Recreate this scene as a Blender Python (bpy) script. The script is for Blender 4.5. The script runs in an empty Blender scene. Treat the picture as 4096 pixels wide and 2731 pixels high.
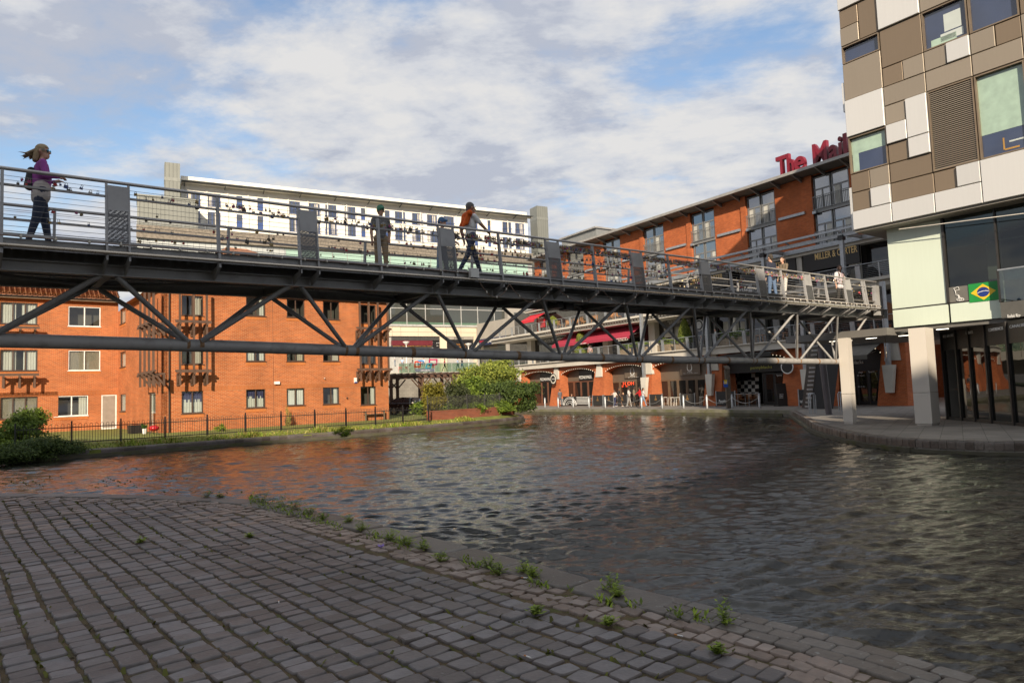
import bpy, bmesh, math, random
import numpy as np
from mathutils import Vector, Matrix
random.seed(7)
SC = bpy.context.scene
COL = SC.collection
# ------------------------------------------------------------------ camera
FPX, CX, CY = 2731.0, 2048.0, 1365.5          # 24 mm lens on a 36 mm sensor, 4096 px wide frame
TILT, ROLL, EYE = math.radians(4.1), math.radians(2.06), 1.95
_r = Vector((1, 0, 0)); _f = Vector((0, math.cos(TILT), math.sin(TILT))); _u = Vector((0, -math.sin(TILT), math.cos(TILT)))
EX = _r*math.cos(ROLL) - _u*math.sin(ROLL); EY = _r*math.sin(ROLL) + _u*math.cos(ROLL)
CAM = Vector((0, 0, EYE))
cd = bpy.data.cameras.new('camera'); cam = bpy.data.objects.new('camera', cd); COL.objects.link(cam)
cd.lens = 24.0; cd.sensor_width = 36.0; cd.clip_end = 3000; cd.clip_start = 0.05
M4 = Matrix((EX, EY, -_f)).transposed().to_4x4(); M4.translation = CAM
cam.matrix_world = M4
SC.camera = cam
# ------------------------------------------------------------------ sky, sun, exposure
SUN_AZ_DIR = Vector((0.02, 1.0, 0)).normalized()     # direction the light travels in plan
SUN_EL = math.radians(25)
sd = bpy.data.lights.new('sun', 'SUN'); so = bpy.data.objects.new('sun', sd); COL.objects.link(so)
sd.energy = 2.9; sd.angle = math.radians(0.55); sd.color = (1.0, 0.84, 0.64)
ldir = Vector((SUN_AZ_DIR.x*math.cos(SUN_EL), SUN_AZ_DIR.y*math.cos(SUN_EL), -math.sin(SUN_EL)))
so.rotation_euler = ldir.to_track_quat('-Z', 'Y').to_euler(); so.location = (0, -30, 60)
SC.view_settings.view_transform = 'Standard'; SC.view_settings.look = 'None'
SC.view_settings.exposure = 1.22; SC.view_settings.gamma = 1.0; SC.view_settings.use_curve_mapping = False
W = bpy.data.worlds.new('World'); SC.world = W; W.use_nodes = True
def build_world():
    nt = W.node_tree; nt.nodes.clear(); N = nt.nodes.new; L = nt.links.new
    out = N('ShaderNodeOutputWorld'); bg = N('ShaderNodeBackground'); bg.inputs[1].default_value = 0.15
    sky = N('ShaderNodeTexSky'); sky.sky_type = 'NISHITA'; sky.sun_disc = False
    sky.sun_elevation = SUN_EL; sky.sun_rotation = math.atan2(-SUN_AZ_DIR.x, -SUN_AZ_DIR.y)
    sky.air_density = 1.2; sky.dust_density = 1.5; sky.ozone_density = 2.0
    tc = N('ShaderNodeTexCoord'); sep = N('ShaderNodeSeparateXYZ'); L(tc.outputs['Generated'], sep.inputs[0])
    zc = N('ShaderNodeMath'); zc.operation = 'MAXIMUM'; L(sep.outputs[2], zc.inputs[0]); zc.inputs[1].default_value = 0.0
    za = N('ShaderNodeMath'); za.operation = 'ADD'; L(zc.outputs[0], za.inputs[0]); za.inputs[1].default_value = 0.16
    dx = N('ShaderNodeMath'); dx.operation = 'DIVIDE'; L(sep.outputs[0], dx.inputs[0]); L(za.outputs[0], dx.inputs[1])
    dy = N('ShaderNodeMath'); dy.operation = 'DIVIDE'; L(sep.outputs[1], dy.inputs[0]); L(za.outputs[0], dy.inputs[1])
    cv = N('ShaderNodeCombineXYZ'); L(dx.outputs[0], cv.inputs[0]); L(dy.outputs[0], cv.inputs[1])
    mp = N('ShaderNodeMapping'); mp.inputs['Location'].default_value = (-10.48, 1.77, 1.85); mp.inputs['Rotation'].default_value = (0, 0, 0.35)
    mp.inputs['Scale'].default_value = (1.15, 1.5, 1); L(cv.outputs[0], mp.inputs[0])
    n1 = N('ShaderNodeTexNoise'); n1.inputs['Scale'].default_value = 1.3; n1.inputs['Detail'].default_value = 10; n1.inputs['Roughness'].default_value = 0.61; n1.inputs['Distortion'].default_value = 0.12
    L(mp.outputs[0], n1.inputs['Vector'])
    cr = N('ShaderNodeValToRGB'); cr.color_ramp.elements[0].position = 0.29; cr.color_ramp.elements[1].position = 0.50
    cr.color_ramp.interpolation = 'EASE'; L(n1.outputs[0], cr.inputs[0])
    # cloud tone: lit cream tops, grey-blue bellies, from a shifted lookup of the same field (light from the sun's side)
    mp2 = N('ShaderNodeMapping'); mp2.inputs['Location'].default_value = (0.03, -0.10, 0.2); L(mp.outputs[0], mp2.inputs[0])
    n2 = N('ShaderNodeTexNoise'); n2.inputs['Scale'].default_value = 1.3; n2.inputs['Detail'].default_value = 7; n2.inputs['Roughness'].default_value = 0.60; n2.inputs['Distortion'].default_value = 0.12
    L(mp2.outputs[0], n2.inputs['Vector'])
    df = N('ShaderNodeMath'); df.operation = 'SUBTRACT'; L(n1.outputs[0], df.inputs[0]); L(n2.outputs[0], df.inputs[1])
    n3 = N('ShaderNodeTexNoise'); n3.inputs['Scale'].default_value = 2.2; n3.inputs['Detail'].default_value = 5; L(mp.outputs[0], n3.inputs['Vector'])
    ds = N('ShaderNodeMath'); ds.operation = 'MULTIPLY_ADD'; L(df.outputs[0], ds.inputs[0]); ds.inputs[1].default_value = 2.6; 
    L(n3.outputs[0], ds.inputs[2])
    cc = N('ShaderNodeValToRGB'); e = cc.color_ramp.elements
    e[0].position = 0.30; e[0].color = (1.40, 1.50, 1.76, 1); e[1].position = 0.72; e[1].color = (2.20, 2.18, 2.17, 1)
    m = e.new(0.5); m.color = (1.86, 1.92, 2.06, 1)
    L(ds.outputs[0], cc.inputs[0])
    tint = N('ShaderNodeMix'); tint.data_type = 'RGBA'; tint.blend_type = 'MULTIPLY'; tint.inputs[0].default_value = 1.0
    L(sky.outputs[0], tint.inputs[6]); tint.inputs[7].default_value = (0.50, 0.50, 0.51, 1)
    mx = N('ShaderNodeMix'); mx.data_type = 'RGBA'; L(cr.outputs[0], mx.inputs[0]); L(tint.outputs[2], mx.inputs[6]); L(cc.outputs[0], mx.inputs[7])
    L(mx.outputs[2], bg.inputs[0]); L(bg.outputs[0], out.inputs[0])
build_world()
SC.cycles.max_bounces = 6; SC.cycles.diffuse_bounces = 3; SC.cycles.glossy_bounces = 3; SC.cycles.transmission_bounces = 4
SC.cycles.transparent_max_bounces = 8; SC.cycles.caustics_reflective = False; SC.cycles.caustics_refractive = False
SC.cycles.use_denoising = True; SC.cycles.sample_clamp_indirect = 6.0
# ------------------------------------------------------------------ survey helpers: sight lines onto real planes of the place
def ray(px, py): return _f + EX*((px-CX)/FPX) - EY*((py-CY)/FPX)
def on_z(px, py, z=0.0):
    r = ray(px, py); return CAM + r*((z-EYE)/r.z)
def on_Y(px, py, Y):
    r = ray(px, py); return CAM + r*(Y/r.y)
class Frame:
    """A vertical wall plane: u runs along it, o out of it towards the viewer, z up."""
    def __init__(s, P, ang, toward=None):
        s.P = Vector((P[0], P[1], 0)); a = math.radians(ang)
        s.d = Vector((math.sin(a), math.cos(a), 0)); s.n = Vector((s.d.y, -s.d.x, 0))
        t = Vector((toward[0], toward[1], 0)) if toward else Vector((0, 0, 0))
        if s.n.dot(t - s.P) < 0: s.n = -s.n
    def pt(s, u, o, z): return s.P + s.d*u + s.n*o + Vector((0, 0, z))
    def uz(s, px, py, o=0.0):
        r = ray(px, py); Q = s.P + s.n*o
        t = (Q - CAM).dot(s.n)/r.dot(s.n); p = CAM + r*t
        return (p - s.P).dot(s.d), p.z
    def w(s, px, py, o=0.0):
        u, z = s.uz(px, py, o); return s.pt(u, o, z)
    def rect(s, x0, y0, x1, y1, o=0.0):
        a = s.uz(x0, (y0+y1)/2, o)[0]; b = s.uz(x1, (y0+y1)/2, o)[0]
        xm = (x0+x1)/2; c = s.uz(xm, y1, o)[1]; d = s.uz(xm, y0, o)[1]
        return min(a, b), max(a, b), c, d
def Z(x0, y0, sc):
    return lambda x, y: (x0 + x*sc, y0 + y*sc)
# ------------------------------------------------------------------ mesh helpers
class MB:
    def __init__(s): s.v = []; s.f = []; s.m = []; s.sm = []
    def add(s, vs, fs, mi=0, smooth=False):
        k = len(s.v); s.v += [tuple(v) for v in vs]
        for f in fs: s.f.append([i+k for i in f]); s.m.append(mi); s.sm.append(smooth)
        return s
    def hexa(s, c, mi=0):
        return s.add(c, [(0,3,2,1),(4,5,6,7),(0,1,5,4),(1,2,6,5),(2,3,7,6),(3,0,4,7)], mi)
    def box(s, F, u0, u1, o0, o1, z0, z1, mi=0):
        c = [F.pt(u0,o0,z0),F.pt(u1,o0,z0),F.pt(u1,o1,z0),F.pt(u0,o1,z0),F.pt(u0,o0,z1),F.pt(u1,o0,z1),F.pt(u1,o1,z1),F.pt(u0,o1,z1)]
        return s.hexa(c, mi)
    def abox(s, x0, x1, y0, y1, z0, z1, mi=0):
        return s.hexa([(x0,y0,z0),(x1,y0,z0),(x1,y1,z0),(x0,y1,z0),(x0,y0,z1),(x1,y0,z1),(x1,y1,z1),(x0,y1,z1)], mi)
    def tube(s, p, q, r0, r1=None, n=8, mi=0, cap=True, smooth=True):
        p = Vector(p); q = Vector(q); r1 = r0 if r1 is None else r1
        ax = (q-p); 
        if ax.length < 1e-6: return s
        ax.normalize(); a = ax.orthogonal().normalized(); b = ax.cross(a)
        vs = []
        for c, r in ((p, r0), (q, r1)):
            for i in range(n):
                t = 2*math.pi*i/n; vs.append(c + a*(r*math.cos(t)) + b*(r*math.sin(t)))
        s.add(vs, [(i, (i+1) % n, n+(i+1) % n, n+i) for i in range(n)], mi, smooth)
        if cap: s.add(vs[:n], [tuple(range(n-1, -1, -1))], mi); s.add(vs[n:], [tuple(range(n))], mi)
        return s
    def path(s, pts, r, n=6, mi=0, smooth=True, radii=None):
        pts = [Vector(p) for p in pts]; m = len(pts); vs = []
        up = Vector((0.13, 0.21, 0.97)).normalized()
        prev = None
        for k in range(m):
            t = (pts[min(k+1, m-1)] - pts[max(k-1, 0)]).normalized()
            a = t.orthogonal().normalized() if prev is None else (prev - t*prev.dot(t))
            if a.length < 1e-5: a = t.orthogonal()
            a.normalize(); prev = a; b = t.cross(a); rr = radii[k] if radii else r
            for i in range(n):
                g = 2*math.pi*i/n; vs.append(pts[k] + a*(rr*math.cos(g)) + b*(rr*math.sin(g)))
        fs = []
        for k in range(m-1):
            for i in range(n): fs.append((k*n+i, k*n+(i+1) % n, (k+1)*n+(i+1) % n, (k+1)*n+i))
        s.add(vs, fs, mi, smooth); s.add(vs[:n], [tuple(range(n-1, -1, -1))], mi); s.add(vs[-n:], [tuple(range(n))], mi)
        return s
    def prism(s, pts, vec, mi=0):
        n = len(pts); pts = [Vector(p) for p in pts]; vec = Vector(vec); vs = pts + [p+vec for p in pts]
        s.add(vs, [tuple(range(n-1, -1, -1)), tuple(range(n, 2*n))] + [(i, (i+1) % n, n+(i+1) % n, n+i) for i in range(n)], mi)
        return s
    def lathe(s, c, prof, n=12, mi=0, smooth=True):
        c = Vector(c); vs = []
        for r, z in prof:
            for i in range(n):
                t = 2*math.pi*i/n; vs.append(c + Vector((r*math.cos(t), r*math.sin(t), z)))
        fs = []
        for k in range(len(prof)-1):
            for i in range(n): fs.append((k*n+i, k*n+(i+1) % n, (k+1)*n+(i+1) % n, (k+1)*n+i))
        s.add(vs, fs, mi, smooth)
        s.add(vs[:n], [tuple(range(n-1, -1, -1))], mi); s.add(vs[-n:], [tuple(range(n))], mi)
        return s
    def ball(s, c, rx, ry=None, rz=None, n=10, m=6, mi=0, rot=None):
        ry = ry or rx; rz = rz or rx; c = Vector(c); vs = []; fs = []
        for j in range(1, m):
            ph = math.pi*j/m
            for i in range(n):
                t = 2*math.pi*i/n; p = Vector((rx*math.sin(ph)*math.cos(t), ry*math.sin(ph)*math.sin(t), rz*math.cos(ph)))
                vs.append(c + (rot @ p if rot else p))
        top = len(vs); a = Vector((0,0,rz)); vs.append(c + (rot @ a if rot else a)); vs.append(c - (rot @ a if rot else a))
        for j in range(m-2):
            for i in range(n): fs.append((j*n+i, (j+1)*n+i, (j+1)*n+(i+1) % n, j*n+(i+1) % n))
        for i in range(n): fs.append((top, i, (i+1) % n)); fs.append((top+1, (m-2)*n+(i+1) % n, (m-2)*n+i))
        return s.add(vs, fs, mi, True)
    def mesh(s, name, mats, off=None):
        me = bpy.data.meshes.new(name)
        v = np.array(s.v, dtype=np.float64)
        if off is not None and len(v): v = v - np.array(off)
        me.from_pydata(v.tolist(), [], s.f)
        for m in (mats if isinstance(mats, (list, tuple)) else [mats]): me.materials.append(m)
        if s.f:
            me.polygons.foreach_set('material_index', s.m); me.polygons.foreach_set('use_smooth', s.sm)
        me.update(); return me
    def build(s, name, mats, parent=None):
        off = ROOT(parent) if parent else None
        o = bpy.data.objects.new(name, s.mesh(name, mats, off)); COL.objects.link(o)
        if parent: o.parent = parent
        return o
def ROOT(o):
    while o.parent: o = o.parent
    return tuple(o.location)
def tag(o, label=None, cat=None, group=None, kind=None):
    if label: o['label'] = label
    if cat: o['category'] = cat
    if group: o['group'] = group
    if kind: o['kind'] = kind
    return o
def thing(name, label, cat, loc=(0,0,0), group=None):
    o = bpy.data.objects.new(name, None); COL.objects.link(o); o.location = loc; o.empty_display_size = 0.2
    return tag(o, label, cat, group)
def struct(o, label=None): return tag(o, label, None, None, 'structure')
def copy_tree(o, parent=None):
    c = o.copy(); COL.objects.link(c); c.parent = parent
    for ch in list(o.children): copy_tree(ch, c)
    return c
def centred(mb, name, mats, label, cat, group=None, base=None):
    """one-mesh thing whose origin sits at its base"""
    v = np.array(mb.v); lo = v.min(0); hi = v.max(0)
    loc = base or ((lo[0]+hi[0])/2, (lo[1]+hi[1])/2, lo[2])
    o = bpy.data.objects.new(name, mb.mesh(name, mats, loc)); COL.objects.link(o); o.location = loc
    return tag(o, label, cat, group)
# ------------------------------------------------------------------ materials
MAT = {}
def nodes(name):
    m = bpy.data.materials.new(name); m.use_nodes = True; nt = m.node_tree
    return m, nt, nt.nodes['Principled BSDF'], nt.nodes.new, nt.links.new
def pm(name, col, rough=0.6, metal=0.0, var=0.12, scale=3.0, bump=0.0, bscale=40.0, stain=None, stain_amt=0.5, stain_scale=1.2, spec=0.5, stretch=(1,1,1), emit=None, es=1.0):
    """painted/weathered surface: base colour with two noise octaves, optional stains, bump and roughness break-up"""
    if name in MAT: return MAT[name]
    m, nt, b, N, L = nodes(name)
    tc = N('ShaderNodeNewGeometry'); mp = N('ShaderNodeMapping'); mp.inputs['Scale'].default_value = stretch; L(tc.outputs['Position'], mp.inputs[0])
    n1 = N('ShaderNodeTexNoise'); n1.inputs['Scale'].default_value = scale; n1.inputs['Detail'].default_value = 5; L(mp.outputs[0], n1.inputs['Vector'])
    r = N('ShaderNodeMapRange'); r.inputs[1].default_value = 0.3; r.inputs[2].default_value = 0.7; r.inputs[3].default_value = 1-var; r.inputs[4].default_value = 1+var; L(n1.outputs[0], r.inputs[0])
    mx = N('ShaderNodeMix'); mx.data_type = 'RGBA'; mx.blend_type = 'MULTIPLY'; mx.inputs[0].default_value = 1; mx.inputs[6].default_value = (*col, 1); L(r.outputs[0], mx.inputs[7])
    last = mx.outputs[2]
    if stain:
        n2 = N('ShaderNodeTexNoise'); n2.inputs['Scale'].default_value = stain_scale; n2.inputs['Detail'].default_value = 8; n2.inputs['Roughness'].default_value = 0.65; L(mp.outputs[0], n2.inputs['Vector'])
        rr = N('ShaderNodeMapRange'); rr.inputs[1].default_value = 0.5; rr.inputs[2].default_value = 0.68; rr.inputs[4].default_value = stain_amt; L(n2.outputs[0], rr.inputs[0])
        m2 = N('ShaderNodeMix'); m2.data_type = 'RGBA'; L(rr.outputs[0], m2.inputs[0]); L(last, m2.inputs[6]); m2.inputs[7].default_value = (*stain, 1); last = m2.outputs[2]
    L(last, b.inputs['Base Color'])
    b.inputs['Metallic'].default_value = metal; b.inputs['Specular IOR Level'].default_value = spec
    r2 = N('ShaderNodeMapRange'); r2.inputs[3].default_value = max(0.02, rough-0.12); r2.inputs[4].default_value = min(1, rough+0.12); L(n1.outputs[0], r2.inputs[0]); L(r2.outputs[0], b.inputs['Roughness'])
    if bump:
        n3 = N('ShaderNodeTexNoise'); n3.inputs['Scale'].default_value = bscale; n3.inputs['Detail'].default_value = 4; L(mp.outputs[0], n3.inputs['Vector'])
        bp = N('ShaderNodeBump'); bp.inputs['Strength'].default_value = bump; bp.inputs['Distance'].default_value = 0.02; L(n3.outputs[0], bp.inputs['Height']); L(bp.outputs[0], b.inputs['Normal'])
    if emit: b.inputs['Emission Color'].default_value = (*emit, 1); b.inputs['Emission Strength'].default_value = es
    MAT[name] = m; return m
def brickmat(name, F, c1, c2, mortar, bw=0.25, bh=0.084, ms=0.012, rough=0.85, swap=False, var=0.16):
    m, nt, b, N, L = nodes(name)
    g = N('ShaderNodeNewGeometry'); dn = N('ShaderNodeVectorMath'); dn.operation = 'DOT_PRODUCT'; L(g.outputs['Position'], dn.inputs[0]); dn.inputs[1].default_value = tuple(F.d + F.n)
    sp = N('ShaderNodeSeparateXYZ'); L(g.outputs['Position'], sp.inputs[0])
    cb = N('ShaderNodeCombineXYZ')
    L(dn.outputs['Value'], cb.inputs[1 if swap else 0]); L(sp.outputs[2], cb.inputs[0 if swap else 1])
    bt = N('ShaderNodeTexBrick'); bt.inputs['Scale'].default_value = 1.0; bt.inputs['Brick Width'].default_value = bw; bt.inputs['Row Height'].default_value = bh
    bt.inputs['Mortar Size'].default_value = ms; bt.inputs['Mortar Smooth'].default_value = 0.25; bt.inputs['Bias'].default_value = -0.1
    bt.inputs['Color1'].default_value = (*c1, 1); bt.inputs['Color2'].default_value = (*c2, 1); bt.inputs['Mortar'].default_value = (*mortar, 1)
    L(cb.outputs[0], bt.inputs['Vector'])
    n1 = N('ShaderNodeTexNoise'); n1.inputs['Scale'].default_value = 0.7; n1.inputs['Detail'].default_value = 6; L(g.outputs['Position'], n1.inputs['Vector'])
    r = N('ShaderNodeMapRange'); r.inputs[1].default_value = 0.3; r.inputs[2].default_value = 0.7; r.inputs[3].default_value = 1-var; r.inputs[4].default_value = 1+var; L(n1.outputs[0], r.inputs[0])
    mx = N('ShaderNodeMix'); mx.data_type = 'RGBA'; mx.blend_type = 'MULTIPLY'; mx.inputs[0].default_value = 1; L(bt.outputs[0], mx.inputs[6]); L(r.outputs[0], mx.inputs[7])
    L(mx.outputs[2], b.inputs['Base Color']); b.inputs['Roughness'].default_value = rough; b.inputs['Specular IOR Level'].default_value = 0.25
    inv = N('ShaderNodeMath'); inv.operation = 'SUBTRACT'; inv.inputs[0].default_value = 1; L(bt.outputs['Fac'], inv.inputs[1])
    bp = N('ShaderNodeBump'); bp.inputs['Strength'].default_value = 0.5; bp.inputs['Distance'].default_value = 0.012; L(inv.outputs[0], bp.inputs['Height']); L(bp.outputs[0], b.inputs['Normal'])
    MAT[name] = m; return m
def glassmat(name, col=(0.02,0.03,0.035), rough=0.03, spec=0.8, ior=1.5):
    """window glass seen from outside: dark interior behind a mirror-like pane"""
    if name in MAT: return MAT[name]
    m, nt, b, N, L = nodes(name)
    b.inputs['Base Color'].default_value = (*col, 1); b.inputs['Roughness'].default_value = rough; b.inputs['IOR'].default_value = ior; b.inputs['Specular IOR Level'].default_value = spec
    g = N('ShaderNodeNewGeometry'); n1 = N('ShaderNodeTexNoise'); n1.inputs['Scale'].default_value = 0.8; L(g.outputs['Position'], n1.inputs['Vector'])
    bp = N('ShaderNodeBump'); bp.inputs['Strength'].default_value = 0.05; bp.inputs['Distance'].default_value = 0.05; L(n1.outputs[0], bp.inputs['Height']); L(bp.outputs[0], b.inputs['Normal'])
    MAT[name] = m; return m
def paneglass(name, tint=(0.75,0.85,0.82), refl=0.25, rough=0.02):
    """real see-through pane: mix of transparent and glossy"""
    if name in MAT: return MAT[name]
    m = bpy.data.materials.new(name); m.use_nodes = True; nt = m.node_tree; nt.nodes.clear(); N = nt.nodes.new; L = nt.links.new
    o = N('ShaderNodeOutputMaterial'); t = N('ShaderNodeBsdfTransparent'); t.inputs[0].default_value = (*tint, 1); g = N('ShaderNodeBsdfGlossy'); g.inputs['Roughness'].default_value = rough
    fr = N('ShaderNodeLayerWeight'); pw = N('ShaderNodeMath'); pw.operation = 'POWER'; L(fr.outputs['Facing'], pw.inputs[0]); pw.inputs[1].default_value = 4.0
    ad = N('ShaderNodeMath'); ad.operation = 'MULTIPLY_ADD'; ad.use_clamp = True; L(pw.outputs[0], ad.inputs[0]); ad.inputs[1].default_value = 0.7; ad.inputs[2].default_value = refl
    mx = N('ShaderNodeMixShader'); L(ad.outputs[0], mx.inputs[0]); L(t.outputs[0], mx.inputs[1]); L(g.outputs[0], mx.inputs[2]); L(mx.outputs[0], o.inputs[0])
    MAT[name] = m; return m
def leafmat(name, c1, c2, trans=0.25):
    if name in MAT: return MAT[name]
    m, nt, b, N, L = nodes(name)
    g = N('ShaderNodeNewGeometry'); n1 = N('ShaderNodeTexNoise'); n1.inputs['Scale'].default_value = 2.5; n1.inputs['Detail'].default_value = 3; L(g.outputs['Position'], n1.inputs['Vector'])
    ad = N('ShaderNodeMath'); ad.operation = 'MULTIPLY_ADD'; L(g.outputs['Random Per Island'], ad.inputs[0]); ad.inputs[1].default_value = 0.55
    s = N('ShaderNodeMath'); s.operation = 'MULTIPLY'; L(n1.outputs[0], s.inputs[0]); s.inputs[1].default_value = 0.6; L(s.outputs[0], ad.inputs[2])
    cr = N('ShaderNodeValToRGB'); cr.color_ramp.elements[0].position = 0.25; cr.color_ramp.elements[1].position = 0.85
    cr.color_ramp.elements[0].color = (*c1, 1); cr.color_ramp.elements[1].color = (*c2, 1); L(ad.outputs[0], cr.inputs[0]); L(cr.outputs[0], b.inputs['Base Color'])
    b.inputs['Roughness'].default_value = 0.55; b.inputs['Specular IOR Level'].default_value = 0.3
    tr = N('ShaderNodeBsdfTranslucent'); L(cr.outputs[0], tr.inputs[0]); mx = N('ShaderNodeMixShader'); mx.inputs[0].default_value = trans
    out = nt.nodes['Material Output']; L(b.outputs[0], mx.inputs[1]); L(tr.outputs[0], mx.inputs[2]); L(mx.outputs[0], out.inputs[0])
    MAT[name] = m; return m
steel = pm('painted_grey_steel', (0.31,0.308,0.306), 0.45, 0.0, 0.10, 2.5, 0.12, 60, stain=(0.12,0.105,0.09), stain_amt=0.5, stain_scale=2.0)
steel_l = pm('light_grey_steel', (0.35,0.348,0.348), 0.45, 0.0, 0.08, 2.0, 0.08, 60, stain=(0.13,0.125,0.12), stain_amt=0.4)
galv = pm('galvanised_steel', (0.36,0.38,0.40), 0.42, 0.55, 0.16, 5.0, 0.05, 30)
stainless = pm('stainless_tube', (0.50,0.44,0.36), 0.28, 0.9, 0.10, 4.0)
handrail = pm('brushed_handrail', (0.44,0.42,0.40), 0.36, 0.5, 0.1, 4.0)
blackpaint = pm('black_painted_metal', (0.012,0.012,0.014), 0.4, 0.0, 0.2, 6.0)
white_p = pm('white_paint', (0.74,0.73,0.70), 0.5, 0, 0.05, 2.0)
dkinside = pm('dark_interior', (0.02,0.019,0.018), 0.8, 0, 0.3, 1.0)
# ------------------------------------------------------------------ ground, water, quays
def project(p):
    v = Vector(p) - CAM; k = v.dot(_f)
    if k < 0.1: return (-9e9, -9e9)
    return (CX + FPX*v.dot(EX)/k, CY - FPX*v.dot(EY)/k)
def in_view(p, m=120):
    x, y = project(p); return -m < x < 4096+m and -m < y < 2731+m
def arc(poly, step=None):
    """resample a polyline at even arc length, returns points and unit tangents"""
    P = [Vector((p[0], p[1], 0)) for p in poly]; out = []; acc = 0.0; nxt = 0.0
    for a, b in zip(P, P[1:]):
        L = (b-a).length
        while nxt <= acc + L + 1e-9:
            t = (nxt-acc)/L if L else 0; out.append((a.lerp(b, t), (b-a).normalized())); nxt += step
        acc += L
    return out
def smooth_poly(poly, k=6):
    P = [Vector((p[0], p[1], 0)) for p in poly]; out = []
    for i in range(len(P)-1):
        p0 = P[max(i-1, 0)]; p1 = P[i]; p2 = P[i+1]; p3 = P[min(i+2, len(P)-1)]
        for j in range(k):
            t = j/k; out.append(0.5*((2*p1)+(p2-p0)*t+(2*p0-5*p1+4*p2-p3)*t*t+(3*p1-p0-3*p2+p3)*t**3))
    out.append(P[-1]); return [(p.x, p.y) for p in out]
def inside(poly, x, y):
    c = False; n = len(poly); j = n-1
    for i in range(n):
        xi, yi = poly[i][0], poly[i][1]; xj, yj = poly[j][0], poly[j][1]
        if (yi > y) != (yj > y) and x < (xj-xi)*(y-yi)/(yj-yi)+xi: c = not c
        j = i
    return c
def slab(name, poly, ztop, zbot, mat, parent=None):
    mb = MB(); mb.prism([(x, y, zbot) for x, y in poly], (0, 0, ztop-zbot))
    bm = bmesh.new(); me = mb.mesh(name, mat); bm.from_mesh(me); bmesh.ops.recalc_face_normals(bm, faces=bm.faces); bmesh.ops.triangulate(bm, faces=[f for f in bm.faces if len(f.verts) > 4]); bm.to_mesh(me); bm.free()
    o = bpy.data.objects.new(name, me); COL.objects.link(o)
    if parent: o.parent = parent
    return o
WZ = -0.40
grnd = pm('bare_ground', (0.11,0.10,0.085), 0.9, 0, 0.2, 0.5)
mb = MB(); mb.abox(-1500, 1500, -400, 2500, -3.2, -3.0); struct(mb.build('ground', grnd))
# --- water
def water():
    m, nt, b, N, L = nodes('canal_water')
    b.inputs['Base Color'].default_value = (0.016,0.016,0.012,1); b.inputs['Roughness'].default_value = 0.04; b.inputs['IOR'].default_value = 1.48
    b.inputs['Specular IOR Level'].default_value = 0.62
    g = N('ShaderNodeNewGeometry'); mp = N('ShaderNodeMapping'); mp.inputs['Scale'].default_value = (1.0,2.4,1); mp.inputs['Rotation'].default_value = (0,0,0.12); L(g.outputs['Position'], mp.inputs[0])
    n1 = N('ShaderNodeTexNoise'); n1.inputs['Scale'].default_value = 12; n1.inputs['Detail'].default_value = 4; n1.inputs['Roughness'].default_value = 0.6; n1.inputs['Distortion'].default_value = 0.6; L(mp.outputs[0], n1.inputs['Vector'])
    bp = N('ShaderNodeBump'); bp.inputs['Strength'].default_value = 0.38; bp.inputs['Distance'].default_value = 0.022; L(n1.outputs[0], bp.inputs['Height']); L(bp.outputs[0], b.inputs['Normal'])
    R, Cn = 900, 640
    y = 3.0*(110/3.0)**(np.arange(R)/(R-1)); tx = np.linspace(-1.05, 1.0, Cn)
    Y = np.repeat(y[:,None], Cn, 1); X = Y*tx[None,:]
    rng = np.random.default_rng(5); H = np.zeros_like(X)
    sp = y*(110/3.0)**(1/(R-1)) - y
    for i in range(110):
        lam = 0.09*(1.5/0.09)**rng.random(); th = rng.normal(1.50, 0.36); k = 2*math.pi/lam
        amp = 0.0046*(lam/0.5)**0.75*(1.0 if lam < .6 else .6)
        att = np.clip((lam/(sp[:,None]*2.2))-0.7, 0, 1)
        ph = k*(X*math.cos(th)+Y*math.sin(th)) + rng.random()*6.28
        env = 0.6+0.4*np.sin(X*rng.normal(0,0.35)+Y*rng.normal(0,0.35)+rng.random()*6.28)
        H += amp*att*env*(np.sin(ph)+0.25*np.sin(2*ph+0.6))
    me = bpy.data.meshes.new('water'); V = np.stack([X, Y, WZ+H], -1).reshape(-1, 3)
    idx = np.arange(R*Cn).reshape(R, Cn); q = np.stack([idx[:-1,:-1], idx[:-1,1:], idx[1:,1:], idx[1:,:-1]], -1).reshape(-1, 4)
    me.vertices.add(len(V)); me.vertices.foreach_set('co', V.ravel()); me.loops.add(q.size); me.loops.foreach_set('vertex_index', q.ravel().astype(np.int32))
    me.polygons.add(len(q)); me.polygons.foreach_set('loop_start', np.arange(0, q.size, 4, dtype=np.int32)); me.polygons.foreach_set('loop_total', np.full(len(q), 4, dtype=np.int32))
    me.polygons.foreach_set('use_smooth', np.ones(len(q), dtype=bool)); me.update(calc_edges=True); me.materials.append(m)
    o = bpy.data.objects.new('water', me); COL.objects.link(o); struct(o)
    mb = MB(); mb.abox(-300, 300, -100, 3.0, WZ-0.4, WZ-0.02); mb.abox(-300, -3, 3, 20, WZ-0.4, WZ-0.1); w2 = mb.build('water_behind', m); struct(w2)
water()
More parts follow.
